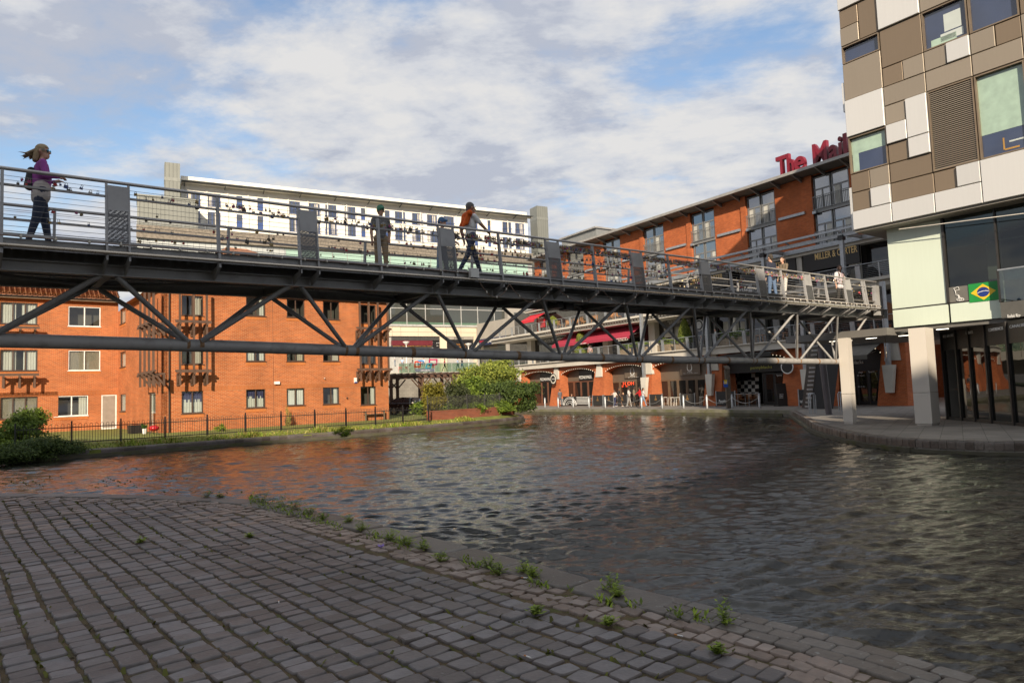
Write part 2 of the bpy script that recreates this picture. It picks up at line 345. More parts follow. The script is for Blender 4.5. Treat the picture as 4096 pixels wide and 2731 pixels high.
# --- near quay with stone setts
NQ = 0.25
edge = smooth_poly([(-30,18.5),(-20,16.4),(-14,14.9),(-10.4,13.9),(-8.5,13.4),(-6.2,12.6),(-4.8,11.95),(-3.7,11.05),(-2.4,9.75),(-1.16,8.36),(-0.22,7.25),(0.28,6.65),(0.9,5.95),(1.35,5.45),(1.75,5.0),(2.22,4.44),(2.62,3.85),(4.5,1.2),(8,-3.5)], 4)
moss = pm('joint_earth_and_moss', (0.095,0.066,0.032), 0.95, 0, 0.45, 5.0, 0.9, 90, stain=(0.085,0.10,0.015), stain_amt=0.95, stain_scale=4.5)
quay = slab('near_quay', edge + [(8,-30),(-40,-30),(-40,18.5)], NQ-0.017, -1.2, moss); struct(quay)
def settmat(name, c, var=0.28, lich=0.4):
    m, nt, b, N, L = nodes(name)
    g = N('ShaderNodeNewGeometry'); oi = N('ShaderNodeObjectInfo')
    n1 = N('ShaderNodeTexNoise'); n1.inputs['Scale'].default_value = 12; n1.inputs['Detail'].default_value = 6; L(g.outputs['Position'], n1.inputs['Vector'])
    ad = N('ShaderNodeMath'); ad.operation = 'ADD'; L(g.outputs['Random Per Island'], ad.inputs[0]); L(oi.outputs['Random'], ad.inputs[1])
    fr = N('ShaderNodeMath'); fr.operation = 'FRACT'; L(ad.outputs[0], fr.inputs[0])
    mr = N('ShaderNodeMapRange'); mr.inputs[3].default_value = 1-var; mr.inputs[4].default_value = 1+var; L(fr.outputs[0], mr.inputs[0])
    mr2 = N('ShaderNodeMapRange'); mr2.inputs[1].default_value = 0.3; mr2.inputs[2].default_value = 0.7; mr2.inputs[3].default_value = 0.8; mr2.inputs[4].default_value = 1.2; L(n1.outputs[0], mr2.inputs[0])
    mu = N('ShaderNodeMath'); mu.operation = 'MULTIPLY'; L(mr.outputs[0], mu.inputs[0]); L(mr2.outputs[0], mu.inputs[1])
    n0 = N('ShaderNodeTexNoise'); n0.inputs['Scale'].default_value = 0.7; n0.inputs['Detail'].default_value = 5; L(g.outputs['Position'], n0.inputs['Vector'])
    mr0 = N('ShaderNodeMapRange'); mr0.inputs[1].default_value = 0.32; mr0.inputs[2].default_value = 0.68; mr0.inputs[3].default_value = 0.74; mr0.inputs[4].default_value = 1.26; L(n0.outputs[0], mr0.inputs[0])
    mu0 = N('ShaderNodeMath'); mu0.operation = 'MULTIPLY'; L(mu.outputs[0], mu0.inputs[0]); L(mr0.outputs[0], mu0.inputs[1]); mu = mu0
    hue = N('ShaderNodeMix'); hue.data_type = 'RGBA'; L(fr.outputs[0], hue.inputs[0]); hue.inputs[6].default_value = (c[0]*1.06, c[1]*0.99, c[2]*0.96, 1); hue.inputs[7].default_value = (c[0]*0.95, c[1], c[2]*1.08, 1)
    mx = N('ShaderNodeMix'); mx.data_type = 'RGBA'; mx.blend_type = 'MULTIPLY'; mx.inputs[0].default_value = 1; L(hue.outputs[2], mx.inputs[6]); L(mu.outputs[0], mx.inputs[7])
    n2 = N('ShaderNodeTexNoise'); n2.inputs['Scale'].default_value = 26; n2.inputs['Detail'].default_value = 2; L(g.outputs['Position'], n2.inputs['Vector'])
    mr3 = N('ShaderNodeMapRange'); mr3.inputs[1].default_value = 0.66; mr3.inputs[2].default_value = 0.72; mr3.inputs[4].default_value = lich; L(n2.outputs[0], mr3.inputs[0])
    m2 = N('ShaderNodeMix'); m2.data_type = 'RGBA'; L(mr3.outputs[0], m2.inputs[0]); L(mx.outputs[2], m2.inputs[6]); m2.inputs[7].default_value = (0.22,0.22,0.20,1)
    L(m2.outputs[2], b.inputs['Base Color']); b.inputs['Specular IOR Level'].default_value = 0.45
    r2 = N('ShaderNodeMapRange'); r2.inputs[3].default_value = 0.38; r2.inputs[4].default_value = 0.7; L(n1.outputs[0], r2.inputs[0]); L(r2.outputs[0], b.inputs['Roughness'])
    n3 = N('ShaderNodeTexNoise'); n3.inputs['Scale'].default_value = 38; n3.inputs['Detail'].default_value = 5; L(g.outputs['Position'], n3.inputs['Vector'])
    bp = N('ShaderNodeBump'); bp.inputs['Strength'].default_value = 0.35; bp.inputs['Distance'].default_value = 0.012; L(n3.outputs[0], bp.inputs['Height']); L(bp.outputs[0], b.inputs['Normal'])
    return m
sett_m = settmat('blue_stone_sett', (0.130,0.116,0.108), 0.30, 0.35); gran_m = settmat('pink_granite_sett', (0.20,0.155,0.122), 0.3, 0.5); cop_m = settmat('weathered_coping', (0.125,0.108,0.088), 0.25, 1.0)
def sett_geo(mb, c, ax, hs, ht, rng, top=0.0, mi=0, depth=0.1, rough=1.0):
    """one stone: eight-sided outline with worn corners, rounded shoulder and slightly tilted top"""
    bx = Vector((-ax.y, ax.x, 0)); ch = 0.14
    o8 = [(1,-1+ch*2),(1,1-ch*2),(1-ch,1),(-1+ch,1),(-1,1-ch*2),(-1,-1+ch*2),(-1+ch,-1),(1-ch,-1)]
    tx, ty = rng.normal(0, 0.012*rough), rng.normal(0, 0.012*rough); dz = rng.normal(0, 0.005*rough); vs = []
    jit = [(rng.normal(0, 0.05*rough), rng.normal(0, 0.05*rough)) for _ in o8]
    for sc, z in ((1.0, -depth), (1.0, -0.014), (0.965, -0.003), (0.90, 0.0)):
        for (a, b), (ja, jb) in zip(o8, jit):
            s_, t_ = (a+ja)*hs*sc, (b+jb)*ht*sc
            vs.append(c + ax*s_ + bx*t_ + Vector((0, 0, NQ+top+dz+z+(s_*tx+t_*ty)*1.3)))
    fs = []
    for k in range(3):
        for i in range(8): fs.append((k*8+i, k*8+(i+1) % 8, k*8+8+(i+1) % 8, k*8+8+i))
    mb.add(vs, fs, mi, True); mb.add(vs[24:], [tuple(range(8))], mi, False)
rng = np.random.default_rng(3)
def seg_dist(poly, x, y):
    best = 9e9
    for (ax, ay), (bx, by) in zip(poly, poly[1:]):
        dx, dy = bx-ax, by-ay; L = dx*dx+dy*dy; t = max(0, min(1, ((x-ax)*dx+(y-ay)*dy)/L)) if L else 0
        best = min(best, math.hypot(x-ax-t*dx, y-ay-t*dy))
    return best
edge_poly = edge + [(8,-30),(-40,-30),(-40,18.5)]
SD = Vector((0.64,-0.768,0)).normalized(); SN = Vector((0.768,0.64,0)).normalized()
stones = []
org = Vector((0.28,6.65,0))
for i in range(-2, 95):
    t = -0.36 - 0.196*i; s = -24.0 + rng.random()*0.2
    while s < 8:
        ln = 0.150*(1+rng.normal(0, 0.10)); s += ln
        wob = 0.03*math.sin(s*0.45+i*0.10)+0.012*math.sin(s*1.3+i*0.4)
        c = org + SD*(s-ln/2) + SN*(t+wob)
        if c.y > 15 or c.x < -12 or not in_view((c.x, c.y, NQ), 160): continue
        if not inside(edge_poly, c.x, c.y): continue
        ed = seg_dist(edge, c.x, c.y)
        if ed < 0.78: continue
        gran = (c.y > 9.9+0.5*math.sin(c.x*2) and rng.random() < 0.5)
        stones.append((c, ln/2*(0.92 if rng.random() > .12 else .86), 0.196/2*(0.84 if rng.random() > .15 else 0.77), gran))
s_ = 0.0; EA = arc(edge, .01)
for row, off in enumerate((.465, .595, .725)):
    k_ = 0
    while k_ < len(EA)-40:
        ln = rng.uniform(.10, .19); k1 = k_+int(ln*100); p, t = EA[min((k_+k1)//2, len(EA)-1)]; k_ = k1
        nn = Vector((t.y, -t.x, 0)); nn = nn if inside(edge_poly, p.x+nn.x*.2, p.y+nn.y*.2) else -nn; c = p+nn*(off+rng.normal(0, .008))
        if c.y < 15 and in_view((c.x, c.y, NQ), 160): stones.append((c, ln/2*.86, .112/2, True))
# the biggest in the picture become stones of their own, the rest share a mesh
stones.sort(key=lambda q: q[0].length)
rest = MB(); NBIG = 290
proto_d = {}
for k, (c, hs, ht, gran) in enumerate(stones):
    if k < NBIG:
        key = (gran, k % 14)
        if key not in proto_d:
            mb = MB(); sett_geo(mb, Vector((0,0,0)), Vector((1,0,0)), 0.075*0.91, 0.098*0.9, rng, top=-NQ, rough=2.0 if gran else 1.0)
            proto_d[key] = mb.mesh('sett', gran_m if gran else sett_m)
        o = bpy.data.objects.new('sett', proto_d[key]); COL.objects.link(o); o.parent = quay
        o.location = (c.x, c.y, NQ+rng.normal(0, 0.003)); o.rotation_euler = (0, 0, math.atan2(SD.y, SD.x)+rng.normal(0, 0.035)); o.scale = (hs/(0.075*0.91), ht/(0.098*0.9), 1)
    else:
        a = SD.copy(); a.rotate(Matrix.Rotation(rng.normal(0, 0.05 if not gran else 0.25), 3, 'Z')); sett_geo(rest, c, a, hs, ht, rng, mi=1 if gran else 0, rough=1.6 if gran else 1.0)
o = rest.build('setts_further_off', [sett_m, gran_m], quay); o['kind'] = 'stuff'
mb = MB(); prev = None
for p, t in arc(edge, 0.3):
    nn = Vector((t.y, -t.x, 0)); nn = nn if inside(edge_poly, p.x+nn.x*.2, p.y+nn.y*.2) else -nn; cur = (p+nn*.30+Vector((0,0,NQ-.012)), p+nn*.84+Vector((0,0,NQ-.0165)))
    if prev: mb.add([prev[0], cur[0], cur[1], prev[1]], [(0,1,2,3)])
    prev = cur
mb.build('edge_bedding', moss, quay)
# coping: flat stone slabs on the far stretch, two rows of brick pavers close by
for p, t in arc(edge, 0.02)[::1]:
    pass
cnt = 0
def edge_at(step, lo, hi):
    return [(p, t) for p, t in arc(edge, step) if lo < p.y < hi]
for p, t in edge_at(0.92, 5.55, 16.0):
    if not in_view((p.x, p.y, NQ), 300): continue
    nn = Vector((t.y, -t.x, 0)); nn = nn if inside(edge_poly, p.x+nn.x*.2, p.y+nn.y*.2) else -nn
    mb = MB(); c = p + t*0.46 + nn*0.20; sett_geo(mb, c, t, 0.452, 0.195, rng, top=0.012, depth=0.3, rough=0.25); mb.build('coping_slab', cop_m, quay)
for row in range(3):
    for k, (p, t) in enumerate(edge_at(0.215, 2.5, 5.62)):
        if not in_view((p.x, p.y, NQ), 300): continue
        nn = Vector((t.y, -t.x, 0)); nn = nn if inside(edge_poly, p.x+nn.x*.2, p.y+nn.y*.2) else -nn
        mb = MB(); c = p + t*(0.1+0.1*(row % 2)) + nn*(0.065+0.13*row); sett_geo(mb, c, t, 0.104, 0.0625, rng, top=0.012, depth=0.2, rough=0.35); mb.build('coping_paver', cop_m, quay)
# --- far quay and right quay (one paved level)
rq = smooth_poly([(18.0,44.6),(17.0,41.5),(14.9,35.2),(13.4,30.8),(12.6,27.4),(12.1,24.4),(12.2,22.4),(12.5,21.3),(13.1,20.4),(14.4,19.4),(20,17.0),(32,12.5)], 5)
fq = [(-12,85.6),(1.31,68.95),(11.1,56.25),(18.0,45.1)]
pave = pm('quay_paving', (0.20,0.185,0.165), 0.75, 0, 0.12, 1.5, 0.15, 50, stain=(0.13,0.12,0.105), stain_amt=0.7, stain_scale=0.6)
def pavemat():
    m, nt, b, N, L = nodes('quay_paving_flags')
    g = N('ShaderNodeNewGeometry'); mp = N('ShaderNodeMapping'); mp.inputs['Rotation'].default_value = (0,0,math.radians(-57)); L(g.outputs['Position'], mp.inputs[0])
    bt = N('ShaderNodeTexBrick'); bt.inputs['Scale'].default_value = 1; bt.inputs['Brick Width'].default_value = 0.9; bt.inputs['Row Height'].default_value = 0.6; bt.inputs['Mortar Size'].default_value = 0.008
    bt.inputs['Color1'].default_value = (0.235,0.215,0.19,1); bt.inputs['Color2'].default_value = (0.19,0.175,0.155,1); bt.inputs['Mortar'].default_value = (0.07,0.065,0.055,1); L(mp.outputs[0], bt.inputs['Vector'])
    n1 = N('ShaderNodeTexNoise'); n1.inputs['Scale'].default_value = 0.9; n1.inputs['Detail'].default_value = 8; L(g.outputs['Position'], n1.inputs['Vector'])
    r = N('ShaderNodeMapRange'); r.inputs[1].default_value = .3; r.inputs[2].default_value = .7; r.inputs[3].default_value = .78; r.inputs[4].default_value = 1.2; L(n1.outputs[0], r.inputs[0])
    mx = N('ShaderNodeMix'); mx.data_type = 'RGBA'; mx.blend_type = 'MULTIPLY'; mx.inputs[0].default_value = 1; L(bt.outputs[0], mx.inputs[6]); L(r.outputs[0], mx.inputs[7]); L(mx.outputs[2], b.inputs['Base Color'])
    b.inputs['Roughness'].default_value = 0.7
    return m
flags = pavemat()
far_poly = fq[:-1] + [(18.0,45.1)] + rq + [(60,5),(90,60),(40,120),(-12,140)]
farq = slab('far_quay', far_poly, 0.0, -1.2, flags); struct(farq)
# bullnose brick coping along the right quay, brick by brick, and a lower timber-lined ledge
copb = settmat('blue_coping_brick', (0.125,0.10,0.080), 0.35, 0.5); mossy = pm('mossy_stone', (0.085,0.078,0.055), 0.85, 0, 0.25, 2.0, 0.4, 40, stain=(0.07,0.075,0.015), stain_amt=0.9, stain_scale=2.2)
def bullnose(mb, p, t, nn, w, h=0.155, r=0.06, z0=0.0, back=0.24, mi=0):
    prof = [(-back, z0-0.25), (-back, z0+0.012), (-r*1.2, z0+0.012), (-0.02, z0-0.01), (0.012, z0-0.05), (0.02, z0-0.10), (0.02, z0-0.25)]
    a = p - t*(w/2); b = p + t*(w/2); n = len(prof)
    vs = [a + nn*(-q[0]*-1) + Vector((0,0,q[1])) for q in prof] + [b + nn*q[0] + Vector((0,0,q[1])) for q in prof]
    mb.add(vs, [tuple(range(n)), tuple(range(2*n-1, n-1, -1))] + [(i, n+i, n+(i+1) % n, (i+1) % n) for i in range(n)], mi)
pr = [(p, t) for p, t in arc(rq, 0.235)]
k = 0
for p, t in pr:
    if not in_view((p.x, p.y, 0), 100): continue
    nn = Vector((t.y, -t.x, 0)); nn = -nn if inside(far_poly, p.x+nn.x*.3, p.y+nn.y*.3) else nn
    w = 0.215+rng.normal(0, .006); mb = MB(); bullnose(mb, p+nn*rng.normal(0, .006)+Vector((0,0,rng.normal(0,.004))), t, nn, w); mb.build('coping_brick', copb, farq); k += 1
def ledge(poly, ref_poly, out0, out1, z0, z1, name, mat, parent, lo=0, hi=9e9):
    mb = MB(); pts = arc(poly, 0.5); prev = None
    for p, t in pts:
        nn = Vector((t.y, -t.x, 0)); nn = -nn if inside(ref_poly, p.x+nn.x*.3, p.y+nn.y*.3) else nn
        cur = [p+nn*out0+Vector((0,0,z0)), p+nn*out1+Vector((0,0,z0)), p+nn*out1+Vector((0,0,z1)), p+nn*out0+Vector((0,0,z1))]
        if prev and lo < p.y < hi: mb.hexa([prev[0], prev[1], cur[1], cur[0], prev[3], prev[2], cur[2], cur[3]])
        prev = cur
    return mb.build(name, mat, parent)
ledge(rq, far_poly, 0.0, 0.20, -0.9, -0.27, 'timber_ledge', mossy, farq, 21.3, 46)
ledge(rq, far_poly, 0.0, 0.14, -0.9, -0.30, 'brick_footing', mossy, farq, 0, 21.2)
ledge(fq, far_poly, 0.0, 0.10, -0.9, -0.20, 'stone_footing', mossy, farq)
fcop = pm('far_coping_stone', (0.17,0.16,0.12), 0.8, 0, 0.25, 1.5, 0.3, 30, stain=(0.10,0.105,0.03), stain_amt=0.8, stain_scale=0.8)
mb = MB(); pts = arc(fq, 1.5)
for p, t in pts:
    if not in_view((p.x, p.y, 0), 100): continue
    nn = Vector((t.y, -t.x, 0)); nn = -nn if inside(far_poly, p.x+nn.x*.3, p.y+nn.y*.3) else nn
    mb = MB(); a = p; b = p+t*1.48
    mb.hexa([a-nn*.45+Vector((0,0,-.25)), b-nn*.45+Vector((0,0,-.25)), b+nn*.06+Vector((0,0,-.25)), a+nn*.06+Vector((0,0,-.25)), a-nn*.45+Vector((0,0,.012)), b-nn*.45+Vector((0,0,.012)), b+nn*.06+Vector((0,0,.004)), a+nn*.06+Vector((0,0,.004))])
    mb.build('coping_stone', fcop, farq)
# --- left bank
BD = Vector((0.772,0.636,0)); bank = [(-48,7.8),(-30,22.6),(-22,29.3),(-14,35.9),(-7,41.7),(-4.9,44.2),(-1.5,48.2),(0.2,51.0),(0.7,53.0),(0.5,55.5),(-1,60),(-6,72),(-12,85)]
bank_s = bank[:4] + smooth_poly(bank[4:10], 4) + bank[10:]
lawn = pm('lawn', (0.15,0.17,0.03), 0.95, 0, 0.35, 2.5, 0.7, 60, stain=(0.17,0.14,0.055), stain_amt=0.7, stain_scale=0.9)
bankp = bank_s + [(-12,140),(-90,140),(-90,7.8)]
lb = slab('left_bank', bankp, -0.07, -1.2, lawn); struct(lb)
def inset(poly, d, ref):
    out = []
    for p, t in arc(poly, .5):
        nn = Vector((-t.y, t.x, 0)); nn = nn if inside(ref, p.x+nn.x*.3, p.y+nn.y*.3) else -nn; q = p+nn*d; out.append((q.x, q.y))
    return out
bank_in = inset(bank_s, .95, bankp); lawn_o = slab('lawn_level', bank_in + [(-12,140),(-90,140),(-90,9.0)], 0.16, -.5, lawn); struct(lawn_o)
mb = MB(); A_ = inset(bank_s, .28, bankp); n_ = len(A_); mb.add([(x, y, -.05) for x, y in A_]+[(x, y, .158) for x, y in bank_in], [(i, i+1, n_+i+1, n_+i) for i in range(n_-1)], 0, True); mb.build('grass_verge', lawn, lb)
kerbm = settmat('dark_coping_brick', (0.085,0.07,0.062), 0.3, 0.4)
k = 0
for p, t in arc(bank_s, 0.46):
    if not in_view((p.x, p.y, 0), 60) or p.y > 58: continue
    nn = Vector((t.y, -t.x, 0)); nn = -nn if inside(bankp, p.x+nn.x*.3, p.y+nn.y*.3) else nn
    mb = MB(); bullnose(mb, p+Vector((0,0,rng.normal(0,.006)))+nn*rng.normal(0,.008), t, nn, 0.45, z0=-0.04, back=0.34); mb.build('coping_block', kerbm, lb); k += 1
ledge(bank_s, bankp, 0.0, 0.10, -0.9, -0.24, 'bank_footing', mossy, lb, 0, 60)
# ------------------------------------------------------------------ footbridge (steel truss, triangular section)
BR = Frame((-0.75*10.3, 10.3), 50.8)
zp = lambda u: 4.44 + 0.0148*u            # edge tube
def chz(u):                                # bottom chord level
    us = [-9,0,3.25,6.95,11.65,17.3,29.4,32]; zs = [3.2,3.088,3.044,2.962,2.872,2.775,2.690,2.68]
    return float(np.interp(u, us, zs))
U0, U1 = -8.0, 31.2
bridge = thing('footbridge', 'long grey steel truss footbridge with wire railings crossing above the canal', 'footbridge', BR.pt(10,-1.3,2.6))
rust = pm('rust_stain', (0.26,0.15,0.075), 0.85, 0, 0.4, 14, 0.3, 60)
deckm = pm('dark_deck_plank', (0.14,0.13,0.12), 0.8, 0, 0.3, 6, 0.3, 60, stain=(0.10,0.095,0.09), stain_amt=0.5, stain_scale=9)
chordm = pm('chord_steel', (0.36,0.350,0.340), 0.42, 0.0, 0.12, 1.6, 0.08, 50, stain=(0.11,0.085,0.06), stain_amt=0.45, stain_scale=3.5)
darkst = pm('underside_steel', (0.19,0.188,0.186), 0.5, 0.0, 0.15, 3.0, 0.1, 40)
def bm_(): return MB()
# bottom chord
mb = MB(); us = [U0] + [x for x in np.arange(-4, 29.0, 2.0)] + [29.45]
mb.path([BR.pt(u,-1.3,chz(u)) for u in us], 0.122, 20); mb.build('bottom_chord', chordm, bridge)
bn = [3.05+3.263*k for k in range(-3, 9)]
tn = [1.47+3.277*k for k in range(-2, 9)] + [30.6]
rr = random.Random(4)
for k, u in enumerate(bn):
    for du, w in ((-0.18, 0.06), (0.10, 0.08), (1.55, 0.11)):
        uu = u+du+rr.uniform(-.05,.05)
        if uu > 29.3: continue
        mb = MB(); mb.path([BR.pt(uu,-1.3,chz(uu)), BR.pt(uu+w,-1.3,chz(uu+w))], 0.1235, 20); mb.build('rust_band', rust if rr.random() < .7 else chordm, bridge)
# upper chords as flanged beams
def ibeam(mb, o, zc, h=0.19, w=0.14, t=0.018):
    for a, b, zz0, zz1 in ((-w/2, w/2, h/2-t, h/2), (-w/2, w/2, -h/2, -h/2+t), (-t/2, t/2, -h/2+t, h/2-t)):
        c = [BR.pt(u, o+x, zp(u)+zc+z) for u, x, z in ((U0,a,zz0),(U1,a,zz0),(U1,b,zz0),(U0,b,zz0),(U0,a,zz1),(U1,a,zz1),(U1,b,zz1),(U0,b,zz1))]
        mb.hexa(c)
for o in (-0.45, -2.15):
    mb = MB(); ibeam(mb, o, -0.22); mb.build('upper_chord', steel, bridge)
    mb = MB(); mb.path([BR.pt(u, o+0.075, zp(u)-0.135) for u in np.linspace(U0, U1, 12)], 0.014, 6); mb.build('cable_conduit', steel_l, bridge)
# diagonals
allt = tn
for o in (-0.45, -2.15):
    for b in bn:
        near = sorted(allt, key=lambda t: abs(t-b))[:2]
        for t in near:
            if t < U0: continue
            s = 0.13 if t > b else -0.13
            p = BR.pt(b+s, -1.3+(0.07 if o > -1 else -0.07), chz(b)+0.07); q = BR.pt(t-s*0.9, o, zp(t)-0.31)
            mb = MB(); mb.tube(p, q, 0.047, n=12); mb.build('diagonal_strut', steel, bridge)
# crossbeams and plan bracing
for k, t in enumerate(tn):
    mb = MB(); mb.box(BR, t-0.06, t+0.06, -2.15, -0.45, zp(t)-0.30, zp(t)-0.14); mb.build('crossbeam', darkst, bridge)
    if k+1 < len(tn):
        t2 = tn[k+1]; a, b = (-0.5, -2.1) if k % 2 else (-2.1, -0.5)
        mb = MB(); mb.tube(BR.pt(t, a, zp(t)-0.24), BR.pt(t2, b, zp(t2)-0.24), 0.035, n=8); mb.build('plan_brace', darkst, bridge)
# deck planks laid across
plank = None; k = 0; u = U0
while u < U1-0.1:
    if plank is None:
        mb = MB(); mb.abox(-0.066, 0.066, -1.235, 1.235, -0.022, 0.022); plank = mb.mesh('deck_plank', deckm)
    o = bpy.data.objects.new('deck_plank', plank); COL.objects.link(o); o.parent = bridge
    o.location = BR.pt(u+0.07, -1.3, zp(u)+0.115+0.008*max(0,u)) - Vector(bridge.location) + Vector((0,0,rr.uniform(-.004,.004))); o.rotation_euler = (0, 0, math.atan2(BR.d.y, BR.d.x)+rr.uniform(-.003,.003)); u += 0.148; k += 1
for o in (-0.75, -1.3, -1.85):
    mb = MB(); c = [BR.pt(a, o+x, zp(a)+z) for a, x, z in ((U0,-.03,-.06),(U1,-.03,-.06),(U1,.03,-.06),(U0,.03,-.06),(U0,-.03,.09),(U1,-.03,.09),(U1,.03,.09),(U0,.03,.09))]; mb.hexa(c); mb.build('stringer', darkst, bridge)
# railings: near side o = 0, far side mirrored about the centre line
thin = [-6.66,-3.345,-0.03] + [3.16+3.295*k for k in range(0, 9)]
pan = [(-5.24,-4.9),(-1.93,-1.59)] + [(1.376+3.31*k, 1.707+3.318*k+0.03*min(k,4)) for k in range(0, 9)]
HR = 1.245
def rl(side, o): return o if side == 0 else -2.6 - o
def lean(side, h): return rl(side, -0.13*h/HR)
def along(mb, side, o, zf, w, h, u0=U0, u1=U1, z0=None):
    c = []
    for z in (zf-h/2, zf+h/2):
        for a, x in ((u0,-w/2),(u1,-w/2),(u1,w/2),(u0,w/2)): c.append(BR.pt(a, rl(side, o+x), zp(a)+z))
    mb.hexa(c)
def mesh_panel_mat():
    m = bpy.data.materials.new('perforated_sheet'); m.use_nodes = True; nt = m.node_tree; b = nt.nodes['Principled BSDF']; N = nt.nodes.new; L = nt.links.new
    b.inputs['Base Color'].default_value = (0.13,0.13,0.135,1); b.inputs['Roughness'].default_value = 0.5; b.inputs['Metallic'].default_value = 0.4
    g = N('ShaderNodeNewGeometry'); mp = N('ShaderNodeMapping'); mp.inputs['Scale'].default_value = (90,90,90); L(g.outputs['Position'], mp.inputs[0])
    v = N('ShaderNodeTexVoronoi'); v.inputs['Randomness'].default_value = 0.15; v.inputs['Scale'].default_value = 1; L(mp.outputs[0], v.inputs['Vector'])
    t = N('ShaderNodeMath'); t.operation = 'GREATER_THAN'; L(v.outputs['Distance'], t.inputs[0]); t.inputs[1].default_value = 0.40; L(t.outputs[0], b.inputs['Alpha'])
    return m
perf = mesh_panel_mat()
for side in (0, 1):
    mb = MB(); mb.path([BR.pt(u, lean(side, HR), zp(u)+HR) for u in np.linspace(U0, 31.0, 30)], 0.030, 12); mb.build('handrail', handrail, bridge)
    mb = MB(); mb.path([BR.pt(u, rl(side, 0.07), zp(u)) for u in np.linspace(U0, U1+0.25, 30)], 0.030, 10); mb.build('edge_tube', stainless, bridge)
    mb = MB(); along(mb, side, -0.05, 0.055, 0.012, 0.17); mb.build('toe_plate', steel, bridge)
    mb = MB(); along(mb, side, -0.018, 0.185, 0.045, 0.05); mb.build('lower_rail', steel_l, bridge)
    mb = MB(); along(mb, side, -0.115, 0.985, 0.05, 0.032); mb.build('mid_rail', steel, bridge)
    for f in (0.235,0.32,0.41,0.50,0.59,0.68,0.77,0.86,1.06,1.13):
        mb = MB(); mb.path([BR.pt(u, lean(side, f), zp(u)+f) for u in np.linspace(U0, 31.0, 25)], 0.0038, 4); mb.build('railing_wire', steel, bridge)
    sg = 1 if side == 0 else -1
    for u in thin + [29.75] if side == 0 else thin:
        if side == 1: u = u+0.9
        mb = MB(); c = []
        for z, o0, o1 in ((-0.12, -0.07, 0.045), (HR-0.03, -0.165, -0.10)):
            for a in (-0.022, 0.022): 
                c.append((a, o0, z)); c.append((a, o1, z))
        P = [BR.pt(u+a, rl(side, o), zp(u)+z) for a, o, z in c]; mb.hexa([P[0],P[2],P[3],P[1],P[4],P[6],P[7],P[5]])
        mb.build('railing_post', steel_l if side == 0 else steel, bridge)
        if side == 0:
            mb = MB(); P = [BR.pt(u-0.02, o, zp(u)+z) for o, z in ((0.045,-0.04),(0.045,-0.12),(-0.36,-0.30),(-0.40,-0.13))]; mb.prism(P, BR.d*0.04); mb.build('gusset_bracket', steel_l, bridge)
    for (a, b) in pan if side == 0 else [(q[0]+0.6, q[0]+0.95) for q in pan[::1]]:
        if side == 0:
            for u in (a, b):
                mb = MB(); c = []
                for z, o0, o1 in ((-0.12, -0.07, 0.045), (HR-0.03, -0.165, -0.10)):
                    for x in (-0.016, 0.016): c.append((x, o0, z)); c.append((x, o1, z))
                P = [BR.pt(u+x, rl(side, o), zp(u)+z) for x, o, z in c]; mb.hexa([P[0],P[2],P[3],P[1],P[4],P[6],P[7],P[5]]); mb.build('panel_post', steel_l, bridge)
                mb = MB(); P = [BR.pt(u-0.016, o, zp(u)+z) for o, z in ((0.045,-0.04),(0.045,-0.12),(-0.36,-0.30),(-0.40,-0.13))]; mb.prism(P, BR.d*0.032); mb.build('gusset_bracket', steel_l, bridge)
            def quad(z0, z1, t, name, mat):
                mb = MB(); P = []
                for z in (z0, z1):
                    for u, x in ((a+.016, 0), (b-.016, 0), (b-.016, t), (a+.016, t)): P.append(BR.pt(u, lean(side, z)+0.03*sg*(1 if side == 0 else 1)+x, zp(u)+z))
                mb.hexa(P); return mb.build(name, mat, bridge)
            quad(0.74, HR-0.07, 0.012, 'cover_plate', steel_l)
            quad(0.19, 0.74, 0.004, 'perforated_panel', perf)
        else:
            uu = a
            mb = MB(); mb.box(BR, uu, uu+0.30, -2.62, -2.50, zp(uu)+0.40, zp(uu)+0.72); o_ = mb.build('lamp_box', pm('lamp_box_white', (0.52,0.51,0.47), 0.5, 0, 0.08), bridge)
            mb = MB(); mb.box(BR, uu-0.02, uu+0.32, -2.60, -2.52, zp(uu)-0.02, zp(uu)+0.40); mb.build('lamp_box_stand', steel_l, bridge)
# end frame at the right-hand abutment
mb = MB(); mb.box(BR, 30.55, 31.15, -0.16, 0.02, zp(31)-0.25, zp(31)+1.05); mb.build('end_panel', steel_l, bridge)
mb = MB(); mb.box(BR, 31.1, 31.5, -2.6, 0.02, zp(31)-0.35, zp(31)+0.02); mb.build('end_beam', chordm, bridge)
mb = MB(); mb.box(BR, 12.55, 12.75, -1.5, -1.05, 4.22, 4.45); mb.box(BR, 12.9, 13.2, -1.4, -1.1, 4.18, 4.38); mb.build('floodlight_pair', blackpaint, bridge)
# festoon lights clipped along the lower rail, drooping under the deck in two swags
fest = thing('festoon_lights', 'string of white festoon bulbs clipped along the near side of the footbridge', 'string lights', BR.pt(10, 0.05, 4.6))
cordm = pm('festoon_cord', (0.20,0.13,0.09), 0.7); bulbm = pm('festoon_bulb', (0.55,0.52,0.44), 0.35)
pts = []; bulbs = []
u = -1.0
while u < 9.0: pts.append(BR.pt(u, 0.012, zp(u)+0.165-0.012*abs(math.sin(u*7)))); u += 0.15
u = -0.7
while u < 8.9: bulbs.append(BR.pt(u, 0.03, zp(u)+0.15)); u += 0.455
def swag(u0, u1, sag, n=9):
    q = []
    for i in range(n+1):
        t = i/n; uu = u0+(u1-u0)*t; q.append(BR.pt(uu, 0.06, zp(uu)-0.05-sag*4*t*(1-t)))
    return q
q = []
for u0, u1, sg_ in ((9.0,9.9,0.35),(9.9,11.3,0.42),(11.5,13.1,0.34),(13.2,14.7,0.34)):
    s = swag(u0, u1, sg_); q += s; bulbs += s[2:-1:3]
pts += q
u = 14.8
